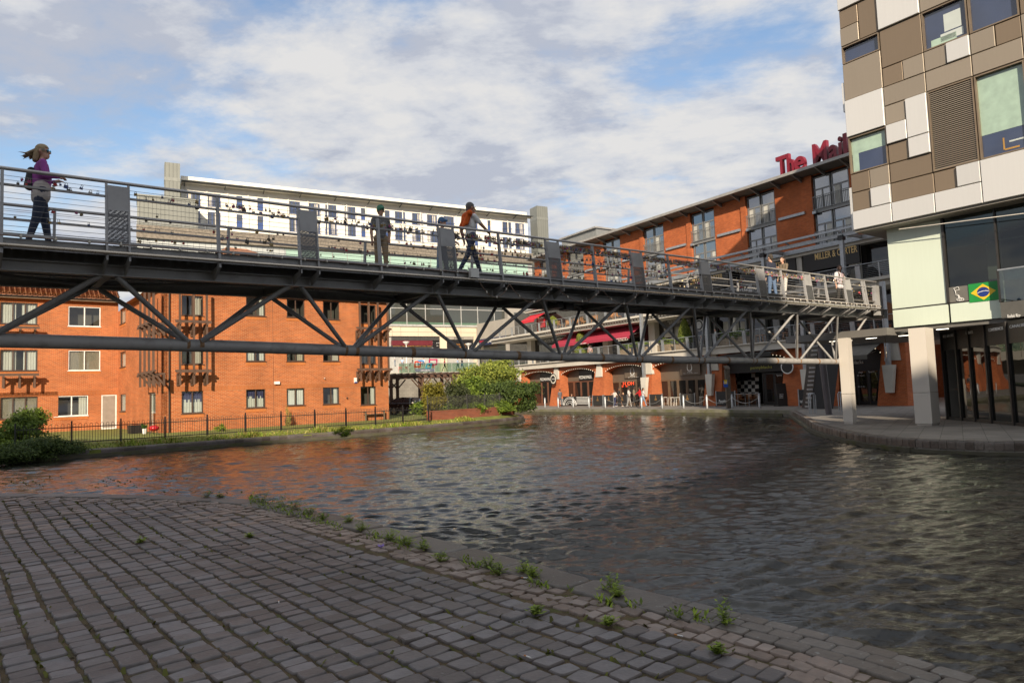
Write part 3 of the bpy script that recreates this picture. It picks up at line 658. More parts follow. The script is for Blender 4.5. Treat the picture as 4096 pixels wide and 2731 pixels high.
while u < 31: pts.append(BR.pt(u, 0.02, zp(u)+0.16)); u += 0.3
u = 15.2
while u < 30.9: bulbs.append(BR.pt(u, 0.04, zp(u)+0.13)); u += 0.46
for i in range(7): pts.append(BR.pt(31.0, 0.05, zp(31)+0.1-0.4*i))
for i in range(1, 7, 2): bulbs.append(BR.pt(31.0, 0.06, zp(31)+0.1-0.4*i))
mb = MB(); mb.path(pts, 0.009, 5); mb.build('cord', cordm, fest)
mb = MB(); mb.ball((0,0,0), 0.024, n=8, m=6); mb.lathe((0,0,0.018), [(0.014,0),(0.014,0.03)], 8); bme = mb.mesh('bulb', bulbm)
for b in bulbs:
    o = bpy.data.objects.new('bulb', bme); COL.objects.link(o); o.parent = fest; o.location = b - Vector(fest.location)
mb = MB(); mb.box(BR, 8.72, 8.95, 0.02, 0.12, zp(8.8)+0.04, zp(8.8)+0.26); jb = centred(mb, 'junction_box', pm('box_white', (0.6,0.6,0.57), 0.5), 'small white electric box on the footbridge edge where the lights droop', 'electric box')
# padlocks on the wires
def padlocks():
    rp = random.Random(11)
    cols = [((0.27,0.19,0.07),0.6),((0.33,0.22,0.06),0.6),((0.10,0.085,0.06),0.5),((0.06,0.055,0.05),0.4),((0.16,0.12,0.07),0.5),((0.25,0.24,0.22),0.6),((0.35,0.02,0.02),0.1),((0.03,0.06,0.20),0.1),((0.28,0.04,0.14),0.1),((0.20,0.15,0.08),0.6)]
    shk = pm('padlock_shackle', (0.22,0.21,0.19), 0.4, 0.7)
    CN = ('brass','golden','dull bronze','black','bronze','silver','red','blue','pink','worn brass')
    meshes = []
    for i, (c, me_) in enumerate(cols):
        m = pm('padlock_body_%d' % i, c, 0.45, me_, 0.2, 30)
        for v in range(2):
            w, h, d = (0.020, 0.036, 0.009) if v == 0 else (0.017, 0.026, 0.008)
            mb = MB(); hs = 0.026 if v == 0 else 0.036
            P = [(-w,-d,-h-hs),(w,-d,-h-hs),(w*1.0,d,-h-hs),(-w,d,-h-hs),(-w,-d,-hs),(w,-d,-hs),(w,d,-hs),(-w,d,-hs)]; mb.hexa([Vector(p) for p in P], 0)
            arcp = [(-w*.65,0,-hs-.004)] + [(-w*.65*math.cos(t), 0, -0.013+0.013*math.sin(t)) for t in np.linspace(0, math.pi, 5)] + [(w*.65,0,-hs-.004)]
            mb.path(arcp, 0.0036, 4, 1); meshes.append(mb.mesh('padlock', [m, shk]))
    spots = []
    def run(n, u0, u1, fs, side=0, pw=1.0):
        for _ in range(int(n*(1.7 if u0 > 8 and side == 0 else 1.0))):
            u = u0+(u1-u0)*rp.random()**pw; spots.append((u, rp.choice(fs), side))
    T = (1.06,1.13)
    run(14, 0.1, 1.3, T); run(9, 0.1, 1.3, (.5,.59,.68,.86)); run(12, 1.8, 3.1, T); run(5, 1.8, 3.1, (.59,.68,.77))
    run(34, 3.3, 4.5, T); run(12, 3.3, 4.5, (.5,.59,.68,.86)); run(30, 5.0, 6.4, T); run(10, 5.0, 6.4, (.41,.5,.68)); run(34, 6.5, 7.9, T); run(8, 6.5, 7.9, (.68,.77))
    run(60, 8.4, 9.7, T); run(22, 8.4, 9.7, (.59,.68,.77,.86)); run(60, 9.8, 11.2, T); run(20, 9.8, 11.2, (.77,.86)); run(80, 11.7, 13.1, T); run(26, 11.8, 13.1, (.5,.68,.77,.86))
    run(80, 13.2, 14.6, T); run(30, 13.2, 14.6, (.5,.59,.77,.86)); run(80, 15.1, 16.5, T); run(30, 15.2, 16.4, (.59,.68,.77,.86)); run(70, 16.6, 18.0, T); run(24, 17.2, 18.0, (.5,.68,.77))
    run(70, 18.5, 19.8, T); run(60, 19.9, 21.3, T); run(20, 19.9, 20.5, (.5,.68,.77)); run(56, 21.8, 23.1, T); run(40, 23.2, 24.5, T); run(24, 25, 26.2, T); run(12, 26.3, 27.8, T); run(16, 28.3, 30.4, (.68,.77,.86,1.06))
    for u0 in (1.9, 3.8, 6.0, 8.0, 9.6, 11.0, 12.5, 14.0, 16.0, 18.0, 20.0): run(16, u0, u0+1.3, (0.86,1.06), 1)
    def depth(s): return (BR.pt(s[0], rl(s[2], 0), 4) - CAM).length + (2 if s[2] else 0)
    spots.sort(key=depth)
    rest = MB(); bms = []
    keep = set(rp.sample(range(min(420, len(spots))), 270))
    for i, (u, f, side) in enumerate(spots):
        p = BR.pt(u, lean(side, f)+rp.uniform(-.012,.012), zp(u)+f-0.002); me = rp.choice(meshes); sc = rp.uniform(0.8, 1.5) if rp.random() < .9 else 1.9
        R = Matrix.Rotation(math.atan2(BR.d.y, BR.d.x)+rp.uniform(-.9,.9), 4, 'Z') @ Matrix.Rotation(rp.uniform(-.35,.35), 4, 'Y')
        if i in keep:
            o = bpy.data.objects.new('padlock', me); COL.objects.link(o); o.matrix_world = Matrix.Translation(p) @ R @ Matrix.Scale(sc, 4)
            b = sum(1 for q in pan if q[0] < u)-3; W_ = ('one','two','three','four','five','six','seven','eight','nine'); hf = 'left' if u < pan[b+2][0]+1.8 else 'right'
            where = ('%s of post between panels %s and %s' % (hf, W_[b], W_[b+1])) if 0 <= b < 8 else ('left of the first panel' if b < 0 else 'right of the last panel')
            tag(o, '%s padlock on the %s wires %s' % (CN[int(meshes.index(me)//2)], 'far side' if side else ('upper near' if f > 1 else 'lower near'), where), 'padlock', 'padlocks hanging from the footbridge wires')
        else:
            bms.append((me, Matrix.Translation(p) @ R @ Matrix.Scale(sc, 4)))
    vs, fs, ms = [], [], []; mats = []
    for me, M in bms:
        k = len(vs); vs += [tuple(M @ v.co) for v in me.vertices]
        mi = []
        for m in me.materials:
            if m not in mats: mats.append(m)
            mi.append(mats.index(m))
        for p in me.polygons: fs.append([i+k for i in p.vertices]); ms.append(mi[p.material_index])
    nm = bpy.data.meshes.new('padlock_crowd'); nm.from_pydata(vs, [], fs)
    for m in mats: nm.materials.append(m)
    nm.polygons.foreach_set('material_index', ms); o = bpy.data.objects.new('padlock_crowd', nm); COL.objects.link(o)
    tag(o, 'crowded rows of small padlocks along the footbridge railings', 'padlocks', None, 'stuff')
padlocks()
# ------------------------------------------------------------------ brick flats on the left bank
ZA = Z(0,1100,.4784); ZB = Z(800,1100,.4146); ZR = Z(1500,1330,.2976); Z3 = Z(0,1600,.2126)
GL = 0.17
def zr(F, zf, x0, y0, x1, y1, o=0.0):
    a = zf(x0, y0); b = zf(x1, y1); return F.rect(a[0], a[1], b[0], b[1], o)
def wall_holes(F, u0, u1, z0, z1, holes, o=0.0, reveal=0.12, name='wall', mat=None, parent=None, thick=0.3):
    us = sorted({u0, u1} | {min(max(h[i], u0), u1) for h in holes for i in (0, 1)}); zs = sorted({z0, z1} | {min(max(h[i], z0), z1) for h in holes for i in (2, 3)})
    mb = MB()
    def hole(u, z): return any(h[0] < u < h[1] and h[2] < z < h[3] for h in holes)
    for a, b in zip(us, us[1:]):
        for c, d in zip(zs, zs[1:]):
            if b-a < 1e-5 or d-c < 1e-5 or hole((a+b)/2, (c+d)/2): continue
            mb.add([F.pt(a,o,c), F.pt(b,o,c), F.pt(b,o,d), F.pt(a,o,d)], [(0,1,2,3)])
    for h in holes:
        a, b, c, d = h
        P = [F.pt(a,o,c),F.pt(b,o,c),F.pt(b,o,d),F.pt(a,o,d)]; Q = [F.pt(a,o-reveal,c),F.pt(b,o-reveal,c),F.pt(b,o-reveal,d),F.pt(a,o-reveal,d)]
        mb.add(P+Q, [(0,1,5,4),(1,2,6,5),(2,3,7,6),(3,0,4,7)])
    mb.add([F.pt(u0,o,z1),F.pt(u1,o,z1),F.pt(u1,o-thick,z1),F.pt(u0,o-thick,z1)], [(0,1,2,3)])
    mb.add([F.pt(u0,o,z0),F.pt(u0,o,z1),F.pt(u0,o-thick,z1),F.pt(u0,o-thick,z0)], [(0,1,2,3)]); mb.add([F.pt(u1,o,z0),F.pt(u1,o,z1),F.pt(u1,o-thick,z1),F.pt(u1,o-thick,z0)], [(0,1,2,3)])
    return mb.build(name, mat, parent)
pane_m = paneglass('house_pane', (0.80,0.85,0.84), 0.10)
curtain_m = [pm('net_curtain', (0.62,0.60,0.54), 0.9, 0, 0.18, 9.0, stretch=(6,6,0.3)), pm('beige_curtain', (0.48,0.42,0.33), 0.9, 0, 0.2, 9.0, stretch=(6,6,0.3)), pm('navy_blind', (0.05,0.05,0.12), 0.9)]
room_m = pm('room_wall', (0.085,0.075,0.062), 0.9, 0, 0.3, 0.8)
rw = random.Random(21)
def window(F, r, o, parent, nl=2, fm=None, style=None, fw=0.06, reveal=0.12, sill=True, name='window', transom=None):
    u0, u1, z0, z1 = r; b = o-reveal
    win = MB(); win.box(F, u0, u1, b-0.02, b+0.05, z0, z0+fw); win.box(F, u0, u1, b-0.02, b+0.05, z1-fw, z1); win.box(F, u0, u0+fw, b-0.019, b+0.049, z0+fw, z1-fw); win.box(F, u1-fw, u1, b-0.019, b+0.049, z0+fw, z1-fw)
    w = win.build(name, fm, parent)
    if nl > 1:
        mb = MB()
        for k in range(1, nl): uc = u0+(u1-u0)*k/nl; mb.box(F, uc-fw*.6, uc+fw*.6, b-0.015, b+0.045, z0+fw, z1-fw)
        mb.build('mullion', fm, w)
    if transom:
        mb = MB(); zt = z0+(z1-z0)*transom; mb.box(F, u0+fw, u1-fw, b-0.012, b+0.04, zt-fw*.4, zt+fw*.4); mb.build('transom', fm, w)
    for k in range(nl):
        a = u0+fw*.9+(u1-u0-fw*1.8)*k/nl; c = u0+fw*.9+(u1-u0-fw*1.8)*(k+1)/nl
        mb = MB(); mb.add([F.pt(a,b+.012,z0+fw),F.pt(c,b+.012,z0+fw),F.pt(c,b+.012,z1-fw),F.pt(a,b+.012,z1-fw)], [(0,1,2,3)]); mb.build('pane', pane_m, w)
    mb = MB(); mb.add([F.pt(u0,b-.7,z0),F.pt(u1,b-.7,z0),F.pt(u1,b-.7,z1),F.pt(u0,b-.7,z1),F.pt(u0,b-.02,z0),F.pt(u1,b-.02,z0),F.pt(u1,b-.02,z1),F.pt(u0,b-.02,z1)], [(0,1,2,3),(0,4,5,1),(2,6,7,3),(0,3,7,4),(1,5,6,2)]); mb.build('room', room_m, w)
    st = style if style is not None else rw.choice([0,0,1,3])
    def drape(a, c, m, zz0=z0+fw, zz1=z1-fw):
        n = max(6, int((c-a)/0.05)); mb = MB(); P = [(a+(c-a)*i/n, b-0.10+0.035*math.sin(i*2.1+a*9)+0.012*rw.random()) for i in range(n+1)]
        vs = [F.pt(x, y, zz0) for x, y in P] + [F.pt(x, y, zz1) for x, y in P]; mb.add(vs, [(i, i+1, n+2+i, n+1+i) for i in range(n)], 0, True); mb.build('curtain', m, w)
    W_ = u1-u0
    if st == 0: drape(u0+fw, u0+W_*rw.uniform(.42,.5), curtain_m[0]); drape(u0+W_*rw.uniform(.55,.72), u1-fw, curtain_m[0])
    elif st == 1: drape(u0+W_*.5, u1-fw, curtain_m[1]); 
    elif st == 2: drape(u0+fw, u1-fw, curtain_m[0], z0+fw, z0+(z1-z0)*.62); drape(u0+fw, u1-fw, curtain_m[2], z0+(z1-z0)*.5, z1-fw)
    elif st == 4: drape(u0+fw, u1-fw, white_p)
    elif st == 5: drape(u0+W_*.72, u1-fw, curtain_m[0])
    elif st == 6:
        n = int((z1-z0)/0.05); mb = MB()
        for i in range(n): zz = z0+fw+i*0.05; mb.box(F, u0+fw, u1-fw, b-.09, b-.055, zz, zz+0.03)
        mb.build('venetian_blind', curtain_m[1], w)
    if sill:
        mb = MB(); mb.box(F, u0-.05, u1+.05, o-reveal, o+0.06, z0-0.045, z0-0.002); mb.build('sill', fm, w)
    return w
def flats():
    base = ZB(1825,1388); P = on_z(base[0], base[1], GL); F = Frame((P.x, P.y), 50.5)
    brick = brickmat('orange_brick', F, (0.47,0.122,0.033), (0.31,0.073,0.023), (0.46,0.25,0.13), ms=0.013)
    soldier = brickmat('soldier_brick', F, (0.46,0.135,0.038), (0.38,0.105,0.03), (0.36,0.18,0.09), swap=True)
    apron_m = brickmat('apron_brick', F, (0.52,0.175,0.05), (0.48,0.155,0.045), (0.42,0.19,0.08), bw=0.45, bh=0.075, ms=0.005, swap=True)
    brown = pm('brown_window_frame', (0.075,0.045,0.032), 0.5, 0, 0.12, 5); timber = pm('brown_timber', (0.105,0.060,0.040), 0.7, 0, 0.25, 5, 0.2, 30, stretch=(1,1,0.3))
    root = thing('brick_flats', 'three storey orange brick flats with brown windows on the left bank', 'flats', (P.x, P.y, GL))
    def solve_o(u, px, lo=-14, hi=6):
        best = min(np.linspace(lo, hi, 2001), key=lambda o: abs(project(F.pt(u, o, 2.0))[0]-px)); return float(best)
    uc = F.uz(648, 1650)[0]; R = solve_o(uc, 466); ur = F.uz(232, 1650, R)[0]; ow = solve_o(ur, 206)
    ZT = F.uz(600, 1105)[1]; zt_w = F.uz(*ZA(300,212), R)[1]
    # main facade
    wins = []
    def W(zf, x0, y0, x1, y1, o=0.0): return zr(F, zf, x0, y0, x1, y1, o)
    specs = []
    for (x0, x1), (g0, g1), (f0, f1), (s0, s1), st in (((445,632),(1098,1280),(650,832),(215,395),(2,0,5)), ((837,1010),(1085,1258),(660,832),(235,408),(4,1,3)), ((1187,1345),(1080,1245),(668,832),(255,430),(5,1,3)), ((1550,1698),(1072,1252),(680,857),(287,465),(5,3,3))):
        for (a, b), s in zip(((g0,g1),(f0,f1),(s0,s1)), st): specs.append((W(ZB, x0, a, x1, b), s, a == f0 or a == s0))
    for a, b, s in ((968,1155,2),(580,745,1),(170,338,1)): specs.append((W(ZA, 1518, a, 1700, b), s, True))
    ZT = max(h[0][3] for h in specs)+0.35
    wall_holes(F, uc, 0.0, GL-0.3, ZT, [h[0] for h in specs], 0.0, 0.10, 'wall', brick, root)
    for k, (r, s, _) in enumerate(specs):
        window(F, r, 0.0, root, 2, brown, s, reveal=0.10)
        mb = MB(); mb.box(F, r[0]-.03, r[1]+.03, 0.0, 0.018, r[2]-0.26, r[2]-0.05); mb.build('brick_apron', apron_m, root)
    zb0, zb1 = F.uz(*ZB(700,1098))[1], F.uz(*ZB(700,1055))[1]
    mb = MB(); mb.box(F, uc, 0.0, 0.0, 0.015, zb0, zb1); mb.build('soldier_course', soldier, root)
    zb2, zb3 = F.uz(*ZB(540,660))[1], F.uz(*ZB(540,625))[1]
    for k in range(3):
        r = specs[k*3+1][0]; mb = MB(); mb.box(F, r[0]-.05, r[1]+.05, 0.0, 0.014, r[3]+0.0, r[3]+0.22); mb.build('lintel_course', soldier, root)
    mb = MB(); ue = F.uz(*ZB(706,900))[0]; mb.box(F, ue-.006, ue+.006, 0.0, 0.02, GL, ZT-.01); mb.build('movement_joint', pm('joint_sealant', (0.2,0.09,0.05), 0.8), root)
    # side walls and back
    mb = MB(); mb.add([F.pt(0,0,GL-.3),F.pt(0,-12,GL-.3),F.pt(0,-12,ZT),F.pt(0,0,ZT)], [(0,1,2,3)]); mb.build('end_wall', brick, root)
    # return wall (faces left) with small windows and a door
    G = Frame((F.pt(uc,0,0).x, F.pt(uc,0,0).y), 50.5-90, toward=(-60,20))
    rs = [zr(G, ZA, 1003, a, 1050, b) for a, b in ((275,405),(640,770),(995,1140))]; rd = zr(G, ZA, 1243, 980, 1300, 1292)
    dirn = 1 if G.uz(500,1600)[0] > 0 else -1; ua, ub = sorted((0.0, dirn*abs(R)))
    mb_holes = rs + [rd]
    wall_holes(G, ua, ub, GL-.3, ZT, mb_holes, 0.0, 0.09, 'return_wall', brick, root)
    for r in rs: window(G, r, 0.0, root, 1, brown, 0, reveal=0.09); 
    for r in rs:
        mb = MB(); mb.box(G, r[0]-.03, r[1]+.03, 0.0, 0.016, r[2]-0.24, r[2]-0.05); mb.build('brick_apron', apron_m, root)
    d = window(G, rd, 0.0, root, 1, brown, 5, reveal=0.09, sill=False, name='door'); d['label'] = 'narrow glazed garden door'
    # recess wall, white windows and a grey door
    UL = F.uz(206, 1650, ow)[0]
    wr = [zr(F, ZA, x0, y0, x1, y1, R) for x0, y0, x1, y1 in ((570,265,840,430),(570,630,838,798),(457,1008,735,1178))]; wd = zr(F, ZA, 845, 1000, 975, 1287, R)
    zw = F.uz(*ZA(700,222), R)[1]
    wall_holes(F, ur, uc, GL-.3, zw, wr+[wd], R, 0.08, 'recess_wall', brick, root)
    white = pm('white_upvc', (0.80,0.79,0.76), 0.35)
    for r, s in zip(wr, (3,6,5)):
        w = window(F, r, R, root, 2, white, s, reveal=0.08); w['label'] = 'white framed window'
        mb = MB(); mb.box(F, r[0]-.03, r[1]+.03, R, R+0.018, r[2]-0.25, r[2]-0.05); mb.build('brick_apron', apron_m, root)
    dr = MB(); dr.box(F, wd[0], wd[1], R-.07, R-.02, wd[2], wd[3]); dd = dr.build('door', white, root); dd['label'] = 'white framed grey door'
    mb = MB(); mb.box(F, wd[0]+.09, wd[1]-.1, R-.022, R-.012, wd[2]+.12, wd[3]-.07); mb.build('door_leaf', pm('grey_door', (0.30,0.26,0.22), 0.5), dd)
    # left wing
    ug0 = F.uz(-420, 1600, ow)[0]; lw = [zr(F, ZA, 0, a, 314, b, ow) for a, b in ((230,410),(625,800),(1018,1200))]
    wall_holes(F, ug0, ur, GL-.3, zw, lw, ow, 0.10, 'wing_wall', brick, root)
    for r, s in zip(lw, (0,0,6)):
        window(F, r, ow, root, 3, brown, s, reveal=0.1)
        mb = MB(); mb.box(F, r[0]-.03, r[1]+.03, ow, ow+0.018, r[2]-0.24, r[2]-0.05); mb.build('brick_apron', apron_m, root)
    mb = MB(); mb.add([F.pt(ur,ow,GL-.3),F.pt(ur,R,GL-.3),F.pt(ur,R,zw),F.pt(ur,ow,zw)], [(0,1,2,3)]); mb.build('wing_side_wall', brick, root)
    mb = MB(); mb.box(F, ug0, uc, R, R+0.014, *(F.uz(*ZA(700,1002), R)[1], F.uz(*ZA(700,968), R)[1])) ; mb.build('soldier_course', soldier, root)
    mb = MB(); mb.box(F, ug0, ur, ow, ow+0.014, *(F.uz(*ZA(150,1012), ow)[1], F.uz(*ZA(150,980), ow)[1])) ; mb.build('soldier_course', soldier, root)
    # eaves, gutters and tiled roof of the wing and recess, with single tiles where they show
    tile = pm('clay_tile', (0.34,0.155,0.085), 0.85, 0, 0.35, 3.0, 0.3, 40); fas = pm('dark_gutter', (0.02,0.018,0.018), 0.5); sof = pm('pale_soffit', (0.36,0.27,0.2), 0.7)
    oe = max(ow, R)+0.42; pitch = math.radians(33)
    mb = MB(); mb.box(F, ug0, uc-0.02, R, oe-.06, zw, zw+.03); mb.build('soffit', sof, root)
    mb = MB(); mb.box(F, ug0, uc-.03, oe-.06, oe-.03, zw+.002, zw+.16); mb.build('fascia', sof, root)
    mb = MB(); mb.path([F.pt(u, oe+.03, zw+.13) for u in np.linspace(ug0, uc-.05, 8)], 0.06, 8); mb.build('gutter', fas, root)
    rp0 = [F.pt(ug0,oe,zw+.17), F.pt(uc,oe,zw+.17), F.pt(uc,oe-7,zw+.17+7*math.tan(pitch)), F.pt(ug0,oe-7,zw+.17+7*math.tan(pitch))]
    mb = MB(); mb.prism(rp0, (0,0,0.08)); rf = mb.build('roof', tile, root)
    tm = MB(); n = 6
    for i in range(n):
        x0, x1 = -0.15+0.30*i/n, -0.15+0.30*(i+1)/n; h = lambda x: 0.035*math.sin((x+.15)/0.30*2*math.pi)
        tm.add([(x0,0,h(x0)+.06),(x1,0,h(x1)+.06),(x1,-0.36,h(x1)+.02),(x0,-0.36,h(x0)+.02),(x0,0,h(x0)),(x1,0,h(x1))], [(0,1,2,3),(4,5,1,0)], 0, True)
    tme = tm.mesh('roof_tile', tile); rt = random.Random(2)
    ang = math.atan2(F.d.y, F.d.x); 
    Mx = Matrix((( F.d.x, -F.n.x*-1*1, 0),( F.d.y, F.n.y, 0),(0,0,1)))
    for row in range(6):
        u = ug0+4.6
        while u < uc-.1:
            dist = row*0.30; o = bpy.data.objects.new('roof_tile', tme); COL.objects.link(o); o.parent = rf
            o.location = F.pt(u, oe+.04-dist*math.cos(pitch), zw+.25+dist*math.sin(pitch)) - Vector(root.location)
            B = Matrix((F.d, F.n, Vector((0,0,1)))).transposed() @ Matrix.Rotation(-pitch+rt.uniform(-.02,.02), 3, 'X'); o.rotation_euler = B.to_euler(); u += 0.30
    # main roof: hipped, its ridge shows above the bridge deck
    rz = F.uz(940, 992, -5)[1]; e = 0.45; zt = ZT
    A = [F.pt(uc-e,e,zt),F.pt(0+e,e,zt),F.pt(0+e,-10.5,zt),F.pt(uc-e,-10.5,zt)]; r1, r2 = F.pt(F.uz(905,1000,-5)[0],-5,rz), F.pt(F.uz(960,1000,-5)[0]+.5,-5,rz)
    mb = MB(); mb.add(A+[r1,r2], [(0,1,5,4),(1,2,5),(2,3,4,5),(3,0,4),(3,2,1,0)]); mb.build('main_roof', tile, root)
    mb = MB(); mb.path([F.pt(u, e+.05, zt-.02) for u in np.linspace(uc-e, e, 6)], 0.06, 8); mb.build('gutter', fas, root)
    # timber trellis balconies
    def trellis(FF, us, zlo, shelves, ztop, out=0.62, o=0.0):
        for u in us:
            mb = MB(); mb.box(FF, u-.055, u+.055, o+out-.06, o+out+.06, zlo, ztop); mb.build('trellis_post', timber, root)
        for zs in shelves:
            mb = MB(); mb.box(FF, min(us)-.25, max(us)+.25, o+out-.1, o+out-.02, zs+.12, zs+.24); mb.box(FF, min(us)-.25, max(us)+.25, o+out+.062, o+out+.12, zs+.06, zs+.20); mb.build('trellis_beam', timber, root)
            for u in us:
                mb = MB(); mb.box(FF, u-.05, u+.05, o, o+out+.2, zs-.06, zs+.058); mb.build('trellis_joist', timber, root)
                mb = MB(); q = [FF.pt(u-.04, o+.02, zs-.62), FF.pt(u-.04, o+.14, zs-.62), FF.pt(u-.04, o+out-.05, zs-.08), FF.pt(u-.04, o+out-.2, zs-.08)]; mb.prism(q, FF.d*0.08); mb.build('trellis_brace', timber, root)
                mb = MB(); mb.box(FF, u-.06, u+.06, o, o+.10, zs-.72, zs-.061); mb.build('trellis_corbel', timber, root)
    zz = lambda zf, x, y, o=0.62: F.uz(*zf(x, y), o)[1]
    tu = [F.uz(*ZB(x, 950), .62)[0] for x in (1552,1640,1728,1822)]
    trellis(F, tu, zz(ZB,1640,1022), [zz(ZB,1640,930), zz(ZB,1640,535)], ZT-.2)
    tu = [F.uz(*ZA(x, 850), .62)[0] for x in (1505,1622)] + [F.uz(*ZB(68, 950), .62)[0]]
    trellis(F, tu, zz(ZA,1622,918), [zz(ZA,1622,822), zz(ZA,1622,410)], ZT-.2)
    gu = sorted(G.uz(*ZA(x, 850), .62)[0] for x in (1172,1208,1245,1282)); gz = lambda y: G.uz(*ZA(1230, y), .62)[1]
    trellis(G, gu, gz(930), [gz(835), gz(425)], ZT-.2)
    tw = [F.uz(*ZA(x, 880), ow+.62)[0] for x in (30,165,290)]; trellis(F, tw, F.uz(*ZA(165,946), ow+.62)[1], [F.uz(*ZA(165,850), ow+.62)[1], F.uz(*ZA(165,455), ow+.62)[1]], F.uz(*ZA(165,838), ow+.62)[1], o=ow)
    # rainwater pipe and small fittings
    up = F.uz(*ZA(1412,900))[0]; mb = MB(); mb.path([F.pt(up,.07,GL), F.pt(up,.07,ZT)], 0.045, 8); mb.build('rainwater_pipe', fas, root)
    def fit(name, zf, x0, y0, x1, y1, d, mat):
        r = zr(F, zf, x0, y0, x1, y1); mb = MB(); mb.box(F, r[0], r[1], 0, d, r[2], r[3]); return mb.build(name, mat, root)
    fit('security_light', ZB, 714,1026,762,1052, .16, white); fit('alarm_box', ZB, 1484,990,1512,1038, .09, white); fit('alarm_box_band', ZB, 1486,1030,1511,1040, .095, pm('blue_band', (0.03,0.07,0.3), 0.5))
    for x, y in ((1198,587),(1200,998)):
        r = F.uz(*ZB(x, y)); mb = MB(); mb.tube(F.pt(r[0],0,r[1]), F.pt(r[0]-.08,.22,r[1]+.03), .035, .028); mb.build('overflow_pipe', white, root)
    r = F.uz(*ZB(1416,1185)); mb = MB(); mb.ball(F.pt(r[0],.06,r[1]), .06); mb.build('vent_cowl', fas, root)
    # clutter by the garden door
    def px_box(name, x0, y0, x1, y1, dep, mat, lab, cat):
        a = on_z(*ZA(x0, y1), GL); b = on_z(*ZA(x1, y1), GL); h = a.y/FPX*(y1-y0)*.4784
        mb = MB(); mb.hexa([(a.x,a.y,GL),(b.x,b.y,GL),(b.x-.1,b.y+dep,GL),(a.x-.1,a.y+dep,GL),(a.x,a.y,GL+h),(b.x,b.y,GL+h),(b.x-.1,b.y+dep,GL+h),(a.x-.1,a.y+dep,GL+h)]); return centred(mb, name, mat, lab, cat)
    q = on_z(*ZA(1130,1322), GL); mb = MB(); mb.lathe(q, [(.42,0),(.46,.0),(.48,.5),(.44,.5),(.42,.06)], 4, smooth=False); centred(mb, 'planter_crate', fas, 'black plastic crate by the garden door of the brick flats', 'crate')
    q = on_z(*ZA(1208,1326), GL); mb = MB(); mb.lathe(q, [(.10,0),(.14,.28),(.15,.3),(.12,.3),(.11,.2)], 12); pt = thing('potted_plant', 'small pot plant standing beside the red barbecue', 'pot plant', q); 
    o = mb.build('pot', white, pt); pm_leaf = leafmat('pot_leaf', (0.03,0.07,0.01), (0.08,0.16,0.03)); mb = MB(); rp = random.Random(3)
    for i in range(30):
        a = rp.uniform(0, 6.28); t = Vector((math.cos(a)*.16, math.sin(a)*.16, rp.uniform(.3,.55))); mb.add([q+Vector((0,0,.25)), q+t+Vector((.03,0,.05)), q+t*1.2, q+t-Vector((.03,0,-.05))], [(0,1,2,3)])
    mb.build('leaves', pm_leaf, pt)
    q = on_z(*ZA(1287,1332), GL); bb = thing('barbecue', 'round red kettle barbecue on short legs by the brick wall', 'barbecue', q); redm = pm('red_enamel', (0.42,0.015,0.02), 0.25)
    mb = MB(); mb.ball(q+Vector((0,0,.36)), .28, .28, .17, 14, 8); mb.build('bowl', redm, bb)
    for k in range(3):
        a = 2.1*k; mb = MB(); mb.tube(q+Vector((math.cos(a)*.26, math.sin(a)*.26, 0)), q+Vector((math.cos(a)*.14, math.sin(a)*.14, .28)), .018); mb.build('leg', fas, bb)
    return F, P, uc
FLATS, FP, FUC = flats()
# ------------------------------------------------------------------ hooped railings along the left bank
FEo = Vector((-14,35.9,0)) + Vector((-0.636,0.772,0))*1.0; FE = Frame((FEo.x, FEo.y), 50.5); FEZ = 0.16
fence = thing('hooped_railing', 'low black hoop topped iron railing along the left bank', 'railing', (FEo.x, FEo.y, FEZ))
fu = [FE.uz(x, 1745)[0] for x in (60,286,483,660,829,982,1125,1260,1385,1503,1613,1717)]
pw = MB(); pw.abox(-.03,.03,-.03,.03,0,1.12); pme = pw.mesh('post', blackpaint)
hm = MB(); hp = [(-0.055,0,0.08)] + [(-0.055*math.cos(t),0,0.93+0.055*math.sin(t)) for t in np.linspace(0, math.pi, 7)] + [(0.055,0,0.08)]; hm.path([Vector(p) for p in hp], 0.0095, 5); hme = hm.mesh('hoop', blackpaint)
fa = math.atan2(FE.d.y, FE.d.x)
for a, b in zip(fu, fu[1:]+[None]):
    o = bpy.data.objects.new('post', pme); COL.objects.link(o); o.parent = fence; o.location = FE.pt(a,0,FEZ)-Vector(fence.location); o.rotation_euler = (0,0,fa)
    if b is None: continue
    n = max(6, int(round((b-a)/0.225)))
    for k in range(n):
        u = a+(b-a)*(k+.5)/n; o = bpy.data.objects.new('hoop', hme); COL.objects.link(o); o.parent = fence; o.location = FE.pt(u,0,FEZ)-Vector(fence.location); o.rotation_euler = (0,0,fa)
    for z in (.12,.82): mb = MB(); mb.box(FE, a, b, -.006, .006, FEZ+z-.02, FEZ+z+.02); mb.build('rail', blackpaint, fence)
